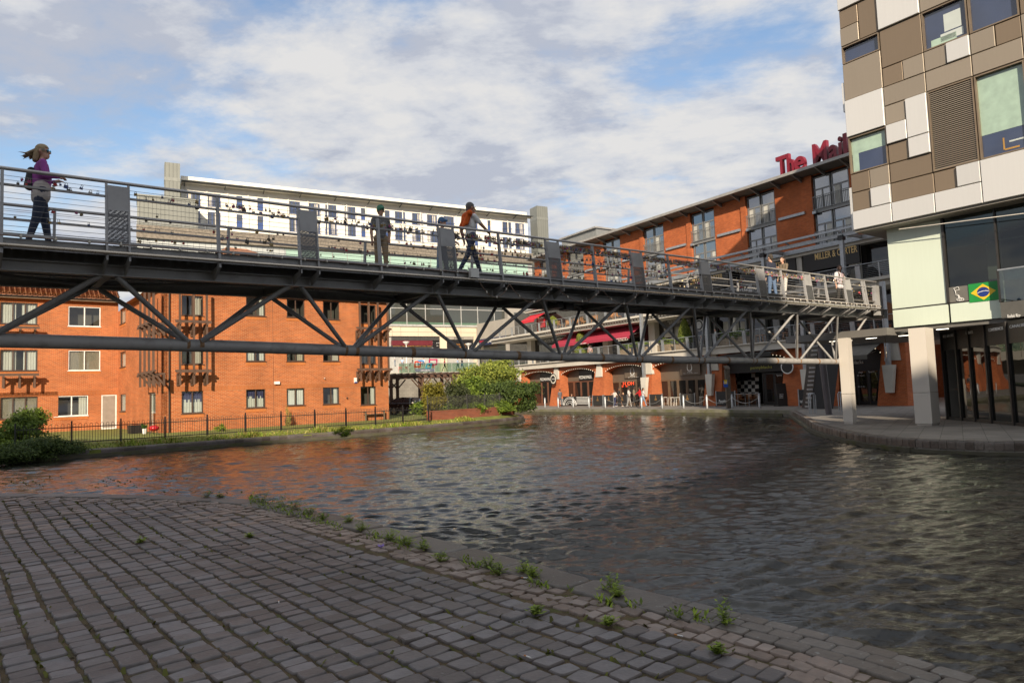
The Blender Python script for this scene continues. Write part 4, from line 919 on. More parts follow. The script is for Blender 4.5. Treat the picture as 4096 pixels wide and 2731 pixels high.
# ------------------------------------------------------------------ bench by the corner of the flats
def bench():
    q = on_z(*ZB(1690,1398), GL); B = Frame((q.x, q.y), 50.5); wood = pm('weathered_teak', (0.16,0.125,0.085), 0.8, 0, 0.25, 6, 0.3, 40)
    t = thing('garden_bench', 'weathered slatted wooden garden bench against the end of the brick flats', 'bench', q); L = 1.5
    for s in (0, 1):
        for o0, h in ((0.0, .62), (-.5, .95)): mb = MB(); mb.box(B, s*L-.04-.75, s*L+.04-.75, o0-.035, o0+.035, GL, GL+h); mb.build('leg', wood, t)
        mb = MB(); mb.box(B, s*L-.045-.75, s*L+.045-.75, -.52, .06, GL+.62, GL+.66); mb.build('armrest', wood, t)
    for k in range(5): mb = MB(); mb.box(B, -.75, .75, -.44+k*.10, -.36+k*.10, GL+.42, GL+.45); mb.build('seat_slat', wood, t)
    mb = MB(); mb.box(B, -.75, .75, -.52, -.47, GL+.90, GL+1.0); mb.build('top_rail', wood, t)
    mb = MB(); mb.box(B, -.75, .75, -.51, -.47, GL+.48, GL+.54); mb.build('bottom_rail', wood, t)
    for k in range(13): u = -.68+k*.113; mb = MB(); mb.box(B, u-.022, u+.022, -.505, -.48, GL+.54, GL+.90); mb.build('back_slat', wood, t)
bench()
# ------------------------------------------------------------------ lettering
def text(s, F, px0, py_base, px1, cap, o, mat, parent, name='lettering', depth=0.012, bold=0.0, shear=0.0, skew=True):
    """flat letters standing on plane o of wall F; left and right ends and cap height taken on that plane (photo scale)"""
    cu = bpy.data.curves.new(name, 'FONT'); cu.body = s; cu.extrude = 0.5*depth; cu.offset = bold; cu.shear = shear; cu.resolution_u = 3
    ob = bpy.data.objects.new(name, cu); COL.objects.link(ob); me = bpy.data.meshes.new_from_object(ob); bpy.data.objects.remove(ob)
    n = len(me.vertices); co = np.empty(n*3); me.vertices.foreach_get('co', co); co = co.reshape(-1, 3)
    x0, x1 = co[:,0].min(), co[:,0].max(); R = Vector((0,0,1)).cross(F.n)
    yb = py_base if isinstance(py_base, (tuple, list)) else (py_base, py_base)
    a = F.w(px0, yb[0], o); b = F.w(px1, yb[1], o); z = 0.5*(a.z+b.z)
    L = (b-a).dot(R); xm = 0.5*(px0+px1); ym = 0.5*(yb[0]+yb[1]); H = F.uz(xm, ym-cap, o)[1]-F.uz(xm, ym, o)[1]
    sx = L/(x1-x0); sz = H/0.70
    out = [tuple(a + R*((c[0]-x0)*sx) + Vector((0,0,z-a.z+c[1]*sz)) + F.n*(c[2])) for c in co]
    off = ROOT(parent) if parent else (0,0,0)
    me.vertices.foreach_set('co', (np.array(out)-np.array(off)).ravel()); me.materials.clear(); me.materials.append(mat); me.update(); me.name = name
    o2 = bpy.data.objects.new(name, me); COL.objects.link(o2); o2.parent = parent; return o2
white_t = pm('white_lettering', (0.80,0.80,0.78), 0.5, 0, 0.03); gold_t = pm('gold_lettering', (0.74,0.52,0.22), 0.45, 0.0, 0.08)
# ------------------------------------------------------------------ white hotel behind, its plinth and the shops below
ZI = Z(600,600,.7015); ZC = Z(1500,1200,.3316)
hp = on_Y(1400,1000,120); HO = Frame((hp.x, hp.y), 61.5)
stucco = pm('white_stucco', (0.80,0.775,0.70), 0.8, 0, 0.06, 0.15, 0.1, 20, stain=(0.66,0.63,0.56), stain_amt=0.35, stain_scale=0.25, stretch=(1,1,0.25))
blue_f = pm('blue_window_frame', (0.045,0.085,0.24), 0.4, 0, 0.08)
dk_glass = glassmat('dark_window_glass', (0.035,0.04,0.05), 0.04, 0.8, 2.0)
def ribmat(name, F, c, pitch=0.42, bump=0.6):
    m, nt, b, N, L = nodes(name); g = N('ShaderNodeNewGeometry'); dn = N('ShaderNodeVectorMath'); dn.operation = 'DOT_PRODUCT'; L(g.outputs['Position'], dn.inputs[0]); dn.inputs[1].default_value = tuple((F.d+F.n)/pitch)
    fr = N('ShaderNodeMath'); fr.operation = 'FRACT'; L(dn.outputs['Value'], fr.inputs[0]); gt = N('ShaderNodeMath'); gt.operation = 'GREATER_THAN'; L(fr.outputs[0], gt.inputs[0]); gt.inputs[1].default_value = 0.9
    mx = N('ShaderNodeMix'); mx.data_type = 'RGBA'; L(gt.outputs[0], mx.inputs[0]); mx.inputs[6].default_value = (*c, 1); mx.inputs[7].default_value = (c[0]*.6, c[1]*.6, c[2]*.62, 1)
    n1 = N('ShaderNodeTexNoise'); n1.inputs['Scale'].default_value = 0.6; n1.inputs['Detail'].default_value = 5; L(g.outputs['Position'], n1.inputs['Vector']); r = N('ShaderNodeMapRange'); r.inputs[3].default_value = .85; r.inputs[4].default_value = 1.15; L(n1.outputs[0], r.inputs[0])
    m2 = N('ShaderNodeMix'); m2.data_type = 'RGBA'; m2.blend_type = 'MULTIPLY'; m2.inputs[0].default_value = 1; L(mx.outputs[2], m2.inputs[6]); L(r.outputs[0], m2.inputs[7]); L(m2.outputs[2], b.inputs['Base Color'])
    b.inputs['Roughness'].default_value = 0.5; b.inputs['Metallic'].default_value = 0.25
    iv = N('ShaderNodeMath'); iv.operation = 'SUBTRACT'; iv.inputs[0].default_value = 1; L(gt.outputs[0], iv.inputs[1]); bp = N('ShaderNodeBump'); bp.inputs['Strength'].default_value = bump; bp.inputs['Distance'].default_value = 0.05; L(iv.outputs[0], bp.inputs['Height']); L(bp.outputs[0], b.inputs['Normal'])
    return m
def simple_window(F, r, o, parent, fm, gm, nl=2, fw=0.09, rev=0.12, name='window', tr=None):
    u0, u1, z0, z1 = r; mb = MB(); b = o-rev
    mb.box(F,u0,u1,b,b+.06,z0,z0+fw); mb.box(F,u0,u1,b,b+.06,z1-fw,z1); mb.box(F,u0,u0+fw,b+.001,b+.059,z0+fw,z1-fw); mb.box(F,u1-fw,u1,b+.001,b+.059,z0+fw,z1-fw)
    for k in range(1, nl): uc = u0+(u1-u0)*k/nl; mb.box(F,uc-fw*.5,uc+fw*.5,b+.002,b+.055,z0+fw,z1-fw)
    if tr: zt = z0+(z1-z0)*tr; mb.box(F,u0+fw,u1-fw,b+.003,b+.053,zt-fw*.4,zt+fw*.4)
    w = mb.build(name, fm, parent)
    mb = MB(); mb.add([F.pt(u0+.02,b+.03,z0+.02),F.pt(u1-.02,b+.03,z0+.02),F.pt(u1-.02,b+.03,z1-.02),F.pt(u0+.02,b+.03,z1-.02)], [(0,1,2,3)]); mb.build('pane', gm, w); return w
def juliet(F, u0, u1, z0, z1, o, parent, mat, name='balcony', pitch=0.16, w=None):
    mb = MB(); mb.box(F,u0,u1,o-.02,o+.03,z1-.05,z1); mb.box(F,u0,u1,o-.02,o+.02,z0,z0+.05)
    u = u0+.02
    while u < u1: mb.box(F,u-.014,u+.014,o-.012,o+.012,z0+.05,z1-.05); u += pitch
    return mb.build(name, mat, parent)
def hotel():
    root = thing('white_hotel', 'long white rendered hotel with rows of blue framed windows behind the footbridge', 'hotel', (hp.x, hp.y, 5))
    uL, uR = HO.uz(*ZI(176,400))[0], HO.uz(*ZI(2153,430))[0]
    zt = HO.uz(*ZI(1000,236))[1]; zc = HO.uz(*ZI(1000,275))[1]; zb = HO.uz(*ZI(1000,560))[1]-3
    up = (HO.uz(*ZI(1000,311))[1], HO.uz(*ZI(1000,380))[1]); lo = (HO.uz(*ZI(1000,410))[1], HO.uz(*ZI(1000,481))[1])
    wide = [(330,402),(787,855),(902,968),(1000,1063),(1110,1172),(1397,1455),(1495,1552),(1580,1637),(1675,1733),(2010,2060),(2083,2133),(212,286)]
    narrow = [(493,527),(612,645),(1203,1232),(1337,1367),(1845,1868),(1925,1948)]
    holes = []; wl = []
    for a, b in wide+narrow:
        y = 345+.098*(a-1000); ua, ub = HO.uz(*ZI(a, y))[0], HO.uz(*ZI(b, y))[0]
        for (z1, z0) in (up, lo): holes.append((ua, ub, z0, z1)); wl.append(((ua, ub, z0, z1), (a, b) in wide))
    wall_holes(HO, uL, uR, zb, zc, holes, 0, 0.16, 'wall', stucco, root)
    mb = MB(); mb.add([HO.pt(uR,0,zb),HO.pt(uR,-14,zb),HO.pt(uR,-14,zc),HO.pt(uR,0,zc)], [(0,1,2,3)]); mb.build('end_wall', stucco, root)
    greyc = pm('hotel_pale_curtain', (0.55,0.52,0.46), 0.9)
    for r, wd in wl:
        w = simple_window(HO, r, 0, root, blue_f, dk_glass, 3 if wd else 1, 0.11, 0.16, tr=None if wd else 0.5)
        if wd:
            if rw.random() < .75:
                du = (r[1]-r[0]); s = rw.choice((.08,.55)); mb = MB(); mb.box(HO, r[0]+du*s, r[0]+du*(s+.3), -.124, -.118, r[2]+.12, r[3]-.12); mb.build('curtain', greyc, w)
            if rw.random() < .75: juliet(HO, r[0]-.15, r[1]+.15, r[2]-.02, r[2]+(r[3]-r[2])*.42, 0.12, w, blue_f, 'juliet_rail', .22)
        else:
            mb = MB(); mb.box(HO, r[0]+.1, r[1]-.1, -.124, -.10, r[2]+.1, r[2]+(r[3]-r[2])*.5-.05); mb.build('spandrel', blue_f, w)
    # ribs, canopy, parapet
    x = 205
    while x < 2150:
        y = 340+.098*(x-1000); u = HO.uz(*ZI(x, y))[0]; mb = MB(); mb.box(HO, u-.09, u+.09, 0, .14, zb, zc-.02); mb.build('rib', stucco, root); x += 112*(1-0.00012*(x-800))
    mb = MB(); mb.box(HO, uL, uR+.6, 0.0, .9, zc, zc+.30); mb.build('cornice', stucco, root)
    mb = MB(); mb.box(HO, uL, uR, -13, -.25, zc+.31, zt); mb.build('parapet', stucco, root)
    dk = pm('canopy_metal', (0.12,0.13,0.135), 0.4, 0.5); zs = HO.uz(*ZI(1000,258), 1.6)[1]
    mb = MB(); mb.box(HO, uL, uR+.4, 0.9, 1.9, zs, zs+.10); mb.build('sunshade', dk, root)
    u = uL+.5
    while u < uR: mb = MB(); mb.hexa([HO.pt(u-.05,-.2,zs-.5),HO.pt(u+.05,-.2,zs-.5),HO.pt(u+.05,1.7,zs-.08),HO.pt(u-.05,1.7,zs-.08),HO.pt(u-.05,-.2,zs-.35),HO.pt(u+.05,-.2,zs-.35),HO.pt(u+.05,1.7,zs-.01),HO.pt(u-.05,1.7,zs-.01)]); mb.build('sunshade_bracket', dk, root); u += 6.0
    mb = MB(); mb.box(HO, uL, uR, -.6, -.2, zt+.002, zt+.12); mb.build('parapet_cap', stucco, root)
    # clad stair towers
    clad = ribmat('grey_rib_cladding', HO, (0.215,0.225,0.205), 0.55)
    for (a, b, t, side) in ((658,720,648,646), (2149,2192,823,2122)):
        ob = 2.0 if a < 1000 else -2.0
        ua, ub, zt2 = HO.uz(a, t+60, ob)[0], HO.uz(b, t+60, ob)[0], HO.uz(a, t, ob)[1]
        tw = thing('stair_tower', 'tall grey metal clad tower at the %s end of the white hotel' % ('left' if a < 1000 else 'right'), 'tower', HO.pt((ua+ub)/2, ob, 5))
        mb = MB(); mb.box(HO, ua, ub, ob-(ub-ua)*1.1, ob, 5, zt2); mb.build('cladding', clad, tw)
        zz = zt2-2.9; mb = MB(); mb.box(HO, ua-.03, ub+.03, ob-(ub-ua)*1.1-.03, ob+.03, zz, zz+.55); mb.build('joint_band', pm('clad_band', (0.24,0.25,0.23), 0.5, .25), tw)
    # plant box left
    ob = 6.0; ua, ub = HO.uz(548, 900, ob)[0], HO.uz(792, 900, ob)[0]; z1 = HO.uz(700, 795, ob)[1]; z0 = HO.uz(700, 968, ob)[1]
    bx = thing('plant_room_box', 'wide grey ribbed metal box left of the white hotel windows', 'plant room', HO.pt((ua+ub)/2, ob, z0-3)); mb = MB(); mb.box(HO, ua, ub, ob-6, ob, z0-3, z1); mb.build('cladding', clad, bx)
    mb = MB(); mb.box(HO, ua-.1, ub+.1, ob-6.1, ob+.12, z1, z1+.22); mb.build('coping', pm('clad_band', (0.24,0.25,0.23), 0.5, .25), bx)
    for x in (556, 783): u = HO.uz(x, 900, ob)[0]; mb = MB(); mb.box(HO, u-.05, u+.05, ob, ob+.05, z0, z1-.01); mb.build('corner_trim', pm('clad_band', (0.24,0.25,0.23), 0.5, .25), bx)
hotel()
def centre():
    """pebble-dash parapet, mint glazing and the cream stone shop front below the hotel"""
    S = Frame((HO.pt(0,11,0).x, HO.pt(0,11,0).y), 61.5)
    root = thing('shopping_centre', 'cream stone shopping centre with a long glazed floor and pebbledash parapet', 'shopping centre', S.pt(0,0,5.3))
    uz = S.uz; peb = pm('pebbledash', (0.20,0.175,0.145), 0.95, 0, 0.3, 3.5, 1.0, 6, stain=(0.33,0.29,0.235), stain_amt=0.8, stain_scale=4)
    zt = uz(*ZI(1300,528))[1]; zb = uz(*ZI(1300,590))[1]; uL = uz(*ZI(-78,440))[0]; uR = uz(*ZI(2180,600))[0]
    mb = MB(); mb.box(S, uL, uR, -4, 0.3, zb, zt); mb.build('parapet', peb, root)
    u = uL
    while u < uR: mb = MB(); mb.box(S, u, u+.05, -2.0, -1.95, zt, zt+1.0); mb.build('roof_rail_post', galv, root); u += 3.0
    mb = MB(); mb.box(S, uL, uR, -2.0, -1.95, zt+1.0, zt+1.05); mb.build('roof_rail', galv, root)
    ug = uz(*ZI(775,600))[0]; zg = uz(*ZC(900,90))[1]; 
    mint = glassmat('mint_spandrel_glass', (0.34,0.50,0.43), 0.08, 0.6); gl = glassmat('shop_glass', (0.05,0.055,0.05), 0.03, 0.9); alu = pm('pale_aluminium', (0.50,0.50,0.48), 0.4, 0.3); cream = pm('cream_stone', (0.60,0.52,0.40), 0.75, 0, 0.06, 0.3)
    # mint strip under the parapet
    zm0 = uz(*ZI(1300,680))[1]; u = ug
    k = 0
    while u < uR-1: 
        mb = MB(); mb.box(S, u+.06, u+2.34, -.3, -.2, zm0, zb-.3); mb.build('mint_panel', mint, root); u += 2.4
    mb = MB(); mb.box(S, ug, uR, -.5, -.31, 4, zb); mb.build('curtain_wall_backing', alu, root)
    ribp = ribmat('pale_rib_panel', S, (0.46,0.49,0.49), 0.8, .3); mb = MB(); mb.box(S, uL, ug, -.6, -.2, 4, zb); mb.build('pale_cladding', ribp, root)
    # glazed floor
    z1, z0 = uz(*ZC(900,60))[1], uz(*ZC(900,272))[1]; xs = [-40,190,385,610,828,1040,1240,1440,1620]
    us = [uz(*ZC(x,200))[0] for x in xs]
    for a, b in zip(us, us[1:]):
        mb = MB(); mb.box(S, a+.06, b-.06, -.2, -.12, z0, z1+1.5); mb.build('glazed_pane', gl, root)
        mb = MB(); mb.box(S, a-.06, a+.06, -.2, 0, z0-.8, z1+1.5); mb.build('glazing_bar', alu, root)
    zh = uz(*ZC(900,112))[1]; mb = MB(); mb.box(S, us[0], us[-1], -.12, -.04, zh-.06, zh+.06); mb.build('glazing_rail', alu, root)
    zs0 = uz(*ZC(900,300))[1]; mb = MB(); mb.box(S, us[0], us[-1], -.2, -.13, zs0, z0); mb.build('green_spandrel', pm('green_spandrel', (0.10,0.17,0.12), 0.3), root)
    zl = uz(*ZC(900,325))[1]; mb = MB(); mb.box(S, us[0]-6, us[-1]+2, -.3, .25, zl, zs0-.02); mb.build('ledge', alu, root)
    # cream fascia in stone panels
    zf0 = uz(*ZC(700,438))[1]; xs2 = [-40,100,208,310,520,685,860,1035,1225]; um = [uz(*ZC(x,380))[0] for x in xs2]; zmid = uz(*ZC(700,388))[1]
    for a, b in zip(um, um[1:]):
        for p, q in ((zf0, zmid-.02), (zmid+.02, zl-.03)): mb = MB(); mb.box(S, a+.02, b-.02, -.2, 0.05, p, q); mb.build('stone_panel', cream, root)
    PZ = 5.3
    for x0, x1 in ((782,865),(1190,1228),(-60,-20)): a, b = uz(*ZC(x0,500))[0], uz(*ZC(x1,500))[0]; mb = MB(); mb.box(S, a, b, -.4, .02, PZ-1, zf0); mb.build('stone_pier', cream, root)
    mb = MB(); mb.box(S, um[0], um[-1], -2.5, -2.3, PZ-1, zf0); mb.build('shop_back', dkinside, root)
    def rect(x0, y0, x1, y1, o0, o1, name, mat, par=None): r = zr(S, ZC, x0, y0, x1, y1, o1); mb = MB(); mb.box(S, r[0], r[1], o0, o1, r[2], r[3]); return mb.build(name, mat, par or root)
    maroon = pm('maroon_paint', (0.12,0.012,0.02), 0.5); charc = pm('charcoal_fascia', (0.05,0.048,0.046), 0.5)
    rect(205,452,775,486,-.3,.1,'shop_fascia',charc); rect(205,488,695,545,-.3,.3,'shop_awning',maroon); rect(705,490,778,590,-.3,-.1,'shop_panel',blackpaint); m = rect(205,546,685,562,-.3,.32,'menu_strip',blackpaint)
    amber = pm('amber_lettering', (0.6,0.26,0.05), 0.5); text('PIZZA PASTA . TAPAS . SANDWICHES . BURRITOS . CAKES . COFFEE', S, *ZC(215,560), ZC(680,560)[0], 3.2, .34, amber, root)
    rect(865,442,1185,476,-.3,.1,'cinema_fascia',pm('grey_fascia', (0.28,0.26,0.23), .6)); rect(868,478,1183,600,-.3,-.1,'cinema_sign',blackpaint)
    text('EVERYMAN', S, *ZC(955,468), ZC(1070,468)[0], 6, .13, charc, root); text('EVERYMAN', S, *ZC(985,543), ZC(1100,543)[0], 5, -.06, amber, root); text('NOW NEAR', S, *ZC(985,575), ZC(1100,575)[0], 6, -.06, amber, root)
    text('JOIN', S, *ZC(738,522), ZC(775,522)[0], 3.5, -.06, white_t, root); text('OF', S, *ZC(742,556), ZC(765,556)[0], 3.5, -.06, white_t, root)
    # supermarket wing turned towards the viewer's left
    p = S.pt(uz(*ZC(1228,500))[0], 0, 0); T = Frame((p.x, p.y), -35)
    def trect(x0, y0, x1, y1, o0, o1, name, mat): r = zr(T, ZC, x0, y0, x1, y1, o1); mb = MB(); mb.box(T, r[0], r[1], o0, o1, r[2], r[3]); return mb.build(name, mat, root)
    greyst = pm('grey_stone', (0.33,0.31,0.28), 0.8, 0, .06, .5); navy = pm('navy_fascia', (0.012,0.022,0.07), 0.4)
    uA, uB = sorted((T.uz(*ZC(1228,400))[0], T.uz(*ZC(1680,400))[0])); zq = T.uz(*ZC(1500,310))[1]; zq2 = T.uz(*ZC(1500,440))[1]
    mb = MB(); mb.box(T, uA, uB, -.6, 0, zq2, zq+1.0); mb.build('wing_stone', greyst, root)
    mb = MB(); mb.box(T, uA, uB, -3, -.4, PZ-1, zq2); mb.build('wing_shopfront', gl, root)
    trect(1578,440,1672,640,-.5,.05,'stone_pier',greyst); trect(1262,452,1572,530,-.3,.12,'shop_fascia',navy)
    redt = pm('red_lettering', (0.55,0.02,0.02), .4)
    text('TESCO', T, *ZC(1258,515), ZC(1335,505)[0], 9, .14, redt, root, bold=.02); text('express', T, *ZC(1340,510), ZC(1412,500)[0], 7, .14, white_t, root)
    for k in range(4): a = 1262+19*k; r = zr(T, ZC, a, 520, a+14, 526, .14); mb = MB(); mb.box(T, r[0], r[1], .12, .14, r[2], r[3]); mb.build('blue_dash', pm('blue_dash', (0.02,0.2,0.55), .4), root)
    # upper rendered block above the wing with dark windows
    u2 = Frame((S.pt(us[-1],1.0,0).x, S.pt(us[-1],1.0,0).y), 61.5); r = zr(u2, ZC, 1600, 120, 2040, 300, 0); mb = MB(); mb.box(u2, r[0], r[1]+3, -5, 0, r[2]-6, r[3]+6); mb.build('upper_block', greyst, root)
    rr_ = zr(u2, ZC, 1675, 150, 1875, 250, 0.02); simple_window(u2, (rr_[0], rr_[1], rr_[2], rr_[3]), .14, root, pm('grey_frame', (0.2,0.2,0.2), .5), gl, 3, .08, .12)
    # advertising poster on the pier
    r = zr(T, ZC, 1668, 440, 1780, 616, .3); po = thing('cafe_poster', 'tall red and maroon cafe poster beside the white steps', 'poster', T.pt((r[0]+r[1])/2,.3,r[2])); mb = MB(); mb.box(T, r[0], r[1], .24, .3, r[2], r[3]); mb.build('board', pm('poster_maroon', (0.16,0.012,0.03), .5, 0, .3, 1.5, stain=(0.35,0.10,0.02), stain_amt=.8, stain_scale=.9), po)
    text('CHOICE', T, *ZC(1680,495), ZC(1772,495)[0], 11, .31, white_t, po, bold=.03)
    for k, s in enumerate(('A world of fresh', 'bakes you can pair', 'with your brew')): text(s, T, *ZC(1684,514+19*k), ZC(1760,514+19*k)[0], 3.6, .31, white_t, po)
    mb = MB(); c = T.w(*ZC(1756,585), .31); mb.add([c+T.d*(math.cos(t)*.42)+Vector((0,0,math.sin(t)*.42)) for t in np.linspace(0,6.28,18)[:-1]], [tuple(range(17))]); mb.build('roundel', pm('green_roundel', (0.02,0.22,0.10), .5), po)
    return S
SHOP = centre()
def plaza():
    """raised square with steps, glass balustrade and the retaining wall behind the car park"""
    PZ = 5.3; S = SHOP; conc = pm('pale_concrete', (0.40,0.385,0.34), 0.8, 0, .1, .8); 
    uA, uB = S.uz(*ZC(60,760))[0]-14, S.uz(*ZC(1700,700))[0]
    mb = MB(); mb.box(S, uA, uB+8, -1, 9, PZ-.5, PZ); o = mb.build('plaza_paving', conc); struct(o)
    st = struct(MB().box(S, uA, uB, 9, 9.001, PZ-.4, PZ).build('plaza_steps', conc))
    zt = S.uz(*ZC(600,893), 16)[1]
    n = 9; dz = (PZ-zt)/n
    for k in range(n):
        mb = MB(); mb.box(S, uA, uB-4, 9+.4*k, 9+.4*(k+1), zt-3, PZ-dz*(k+.5)); mb.build('step', conc, st)
    mb = MB(); mb.box(S, uA, uB, 12.6, 16, zt-1.2, zt-.02); o = mb.build('lower_terrace', conc); struct(o)
    # retaining wall of grey block behind the pergola
    RW = Frame((-8.5,74), 66); wallm = brickmat('grey_block_wall', RW, (0.24,0.225,0.20), (0.20,0.185,0.165), (0.16,0.15,0.13), .44, .22, .012)
    rwz = RW.uz(*ZC(600,890))[1]
    t = thing('retaining_wall', 'grey block retaining wall behind the timber pergola', 'wall', RW.pt(0,0,.2)); rx = RW.uz(*ZR(1120,700))[0]; mb = MB(); mb.box(RW, -40, rx, -24, 0, -.5, rwz); mb.build('blockwork', wallm, t)
    mb = MB(); mb.box(RW, -40, rx, -.2, .08, rwz, rwz+.15); mb.build('coping', conc, t)
    bal = thing('glass_balustrade', 'long glass balustrade with a steel handrail above the plaza steps', 'balustrade', S.pt(S.uz(*ZC(700,860), 16)[0], 16, zt)); gm = paneglass('balustrade_glass', (0.62,0.74,0.66), .06)
    a, b = S.uz(*ZC(290,850), 16)[0], S.uz(*ZC(1230,850), 16)[0]; zh = S.uz(*ZC(600,765), 16)[1]; n = 9
    for k in range(n): mb = MB(); u0, u1 = a+(b-a)*k/n, a+(b-a)*(k+1)/n; mb.box(S, u0+.03, u1-.03, 15.98, 16.0, zt, zh); mb.build('glass_panel', gm, bal)
    mb = MB(); mb.box(S, a, b, 15.96, 16.03, zh, zh+.07); mb.build('handrail', galv, bal)
    r = zr(S, ZC, 485, 826, 716, 862, 16.1); bn_ = thing('banner_sign', 'grey gallery banner fixed low on the glass balustrade', 'banner', S.pt((r[0]+r[1])/2,16.1,r[2])); mb = MB(); mb.box(S, r[0], r[1], 16.05, 16.1, r[2], r[3]); mb.build('board', pm('banner_grey', (0.10,0.12,0.16), .5), bn_); text('CASTLE FINE ART', S, *ZC(552,854), ZC(664,854)[0], 4.2, 16.11, white_t, bn_)
    # coloured open frames standing on the square
    for k, (x0,y0,x1,y1,c,nm,tilt) in enumerate(((478,745,540,805,(0.55,0.05,0.015),'orange red',.05),(520,735,570,775,(0.05,0.25,0.6),'pale blue',.15),(612,770,672,820,(0.04,0.35,0.6),'bright blue',-.1),(655,720,735,785,(0.45,0.01,0.10),'magenta',.12))):
        r = zr(S, ZC, x0, y0, x1, y1, 11); m = pm('frame_paint_%d' % k, c, .4); w = .14
        f = thing('open_frame_sculpture', 'large %s open square frame standing on the plaza' % nm, 'sculpture', S.pt((r[0]+r[1])/2,11,r[2]))
        P = [S.pt(r[0],11,r[2]),S.pt(r[1]+tilt,11,r[2]+tilt),S.pt(r[1],11.4,r[3]),S.pt(r[0]-tilt,11.4,r[3])]
        for i in range(4): mb = MB(); mb.tube(P[i], P[(i+1) % 4], w, n=4, smooth=False); mb.build('frame_side', m, f)
    # lamp column and signs
    for x, ytop, ybot in ((383,540,800),(1136,560,860)):
        p = S.w(*ZC(x, ybot), 15); zt2 = S.uz(*ZC(x, ytop), 15)[1]; l = thing('lamp_column', 'slim white lamp column %s of the plaza' % ('at the left' if x < 700 else 'in the middle'), 'street lamp', p); mb = MB(); mb.tube(p, (p.x,p.y,zt2), .09, .07); mb.build('post', white_p, l); mb = MB(); mb.lathe((p.x,p.y,zt2), [(.1,0),(.45,.35),(.5,.45),(.1,.5)], 12); mb.build('lantern', white_p, l)
plaza()
def pergola():
    timber = pm('pergola_timber', (0.085,0.045,0.030), 0.75, 0, .25, 4, .2, 30)
    q = on_z(*ZR(640,1010), GL); PF = Frame((q.x, 61.5), 66, toward=(0,0)); t = thing('timber_pergola', 'long dark brown timber pergola over the parking behind the flats', 'pergola', PF.pt(0,0,GL))
    z = PF.uz(*ZR(640,570))[1]; uA = PF.uz(*ZR(225,590))[0]-6; uB = PF.uz(*ZR(1180,560))[0]+1
    for o in (0, -3.0):
        for x in (215, 640, 1050) if o == 0 else (300, 600, 900):
            u = PF.uz(*ZR(x, 700), o)[0]; mb = MB(); mb.box(PF, u-.13, u+.13, o-.13, o+.13, GL-.2, z-.25); mb.build('post', timber, t)
            for s in (-1, 1): mb = MB(); mb.tube(PF.pt(u+s*.1,o,z-1.1), PF.pt(u+s*.8,o,z-.3), .07, n=4, smooth=False); mb.build('brace', timber, t)
        mb = MB(); mb.box(PF, uA, uB, o-.1, o+.1, z-.25, z); mb.build('beam', timber, t)
    u = uA
    while u < uB: mb = MB(); mb.box(PF, u-.05, u+.05, -3.6, .6, z+.002, z+.2); mb.build('rafter', timber, t); u += .62
    return PF
PERG = pergola()
# ------------------------------------------------------------------ brick waterfront range on the right (arches, two terraces, flats above)
ZD = Z(2050,1250,.2998); ZE = Z(2650,1250,.2998); ZF = Z(3150,1100,.4592); ZH = Z(2200,550,.5315)
Z4 = Z(2050,850,.3507); Z5 = Z(2800,900,.3507)
ML = Frame((21.43,53.38), -32.5)
MBRICK = brickmat('red_brick', ML, (0.48,0.115,0.032), (0.33,0.07,0.022), (0.40,0.19,0.10), ms=0.012)
MSOLD = brickmat('red_soldier_brick', ML, (0.42,0.12,0.05), (0.36,0.095,0.04), (0.28,0.14,0.09), swap=True)
stone = pm('pale_cast_stone', (0.56,0.53,0.47), 0.75, 0, 0.08, 0.6, 0.1, 20, stain=(0.42,0.39,0.33), stain_amt=.4, stain_scale=.5)
grey_fr = pm('grey_window_frame', (0.21,0.215,0.215), 0.45, 0.2, .06)
sky_glass = glassmat('upper_window_glass', (0.06,0.075,0.09), 0.03, .9, 2.4)
brown_fr = pm('brown_door_frame', (0.155,0.066,0.040), 0.45, 0, .15, 6)
black_f = pm('black_fascia', (0.014,0.013,0.013), 0.5, 0, .2)
taupe = pm('taupe_panel', (0.135,0.105,0.078), 0.55, 0, .08)
shop_gl = glassmat('restaurant_glass', (0.018,0.016,0.015), 0.02, 0.8)
bulb_on = pm('warm_bulb', (0.8,0.75,0.62), 0.4, emit=(1.0,0.85,0.6), es=.35)
mail = thing('waterfront_range', 'long red brick waterfront range with arches, terraces and apartments above', 'building', ML.pt(10,-2,0))
def mrect(zf, x0, y0, x1, y1, o0, o1, name, mat, par=None, F=None):
    F = F or ML; r = zr(F, zf, x0, y0, x1, y1, o1); mb = MB(); mb.box(F, r[0], r[1], o0, o1, r[2], r[3]); return mb.build(name, mat, par or mail)
ux = lambda zf, x, y, o=0.0: ML.uz(*zf(x, y), o)[0]
uzz = lambda zf, x, y, o=0.0: ML.uz(*zf(x, y), o)[1]
SLB, SLT = 4.42, 4.98      # first terrace slab
TB = -4.0                  # how far the upper floors stand back
ROOFZ = uzz(ZH,1250,490,TB+1.2)
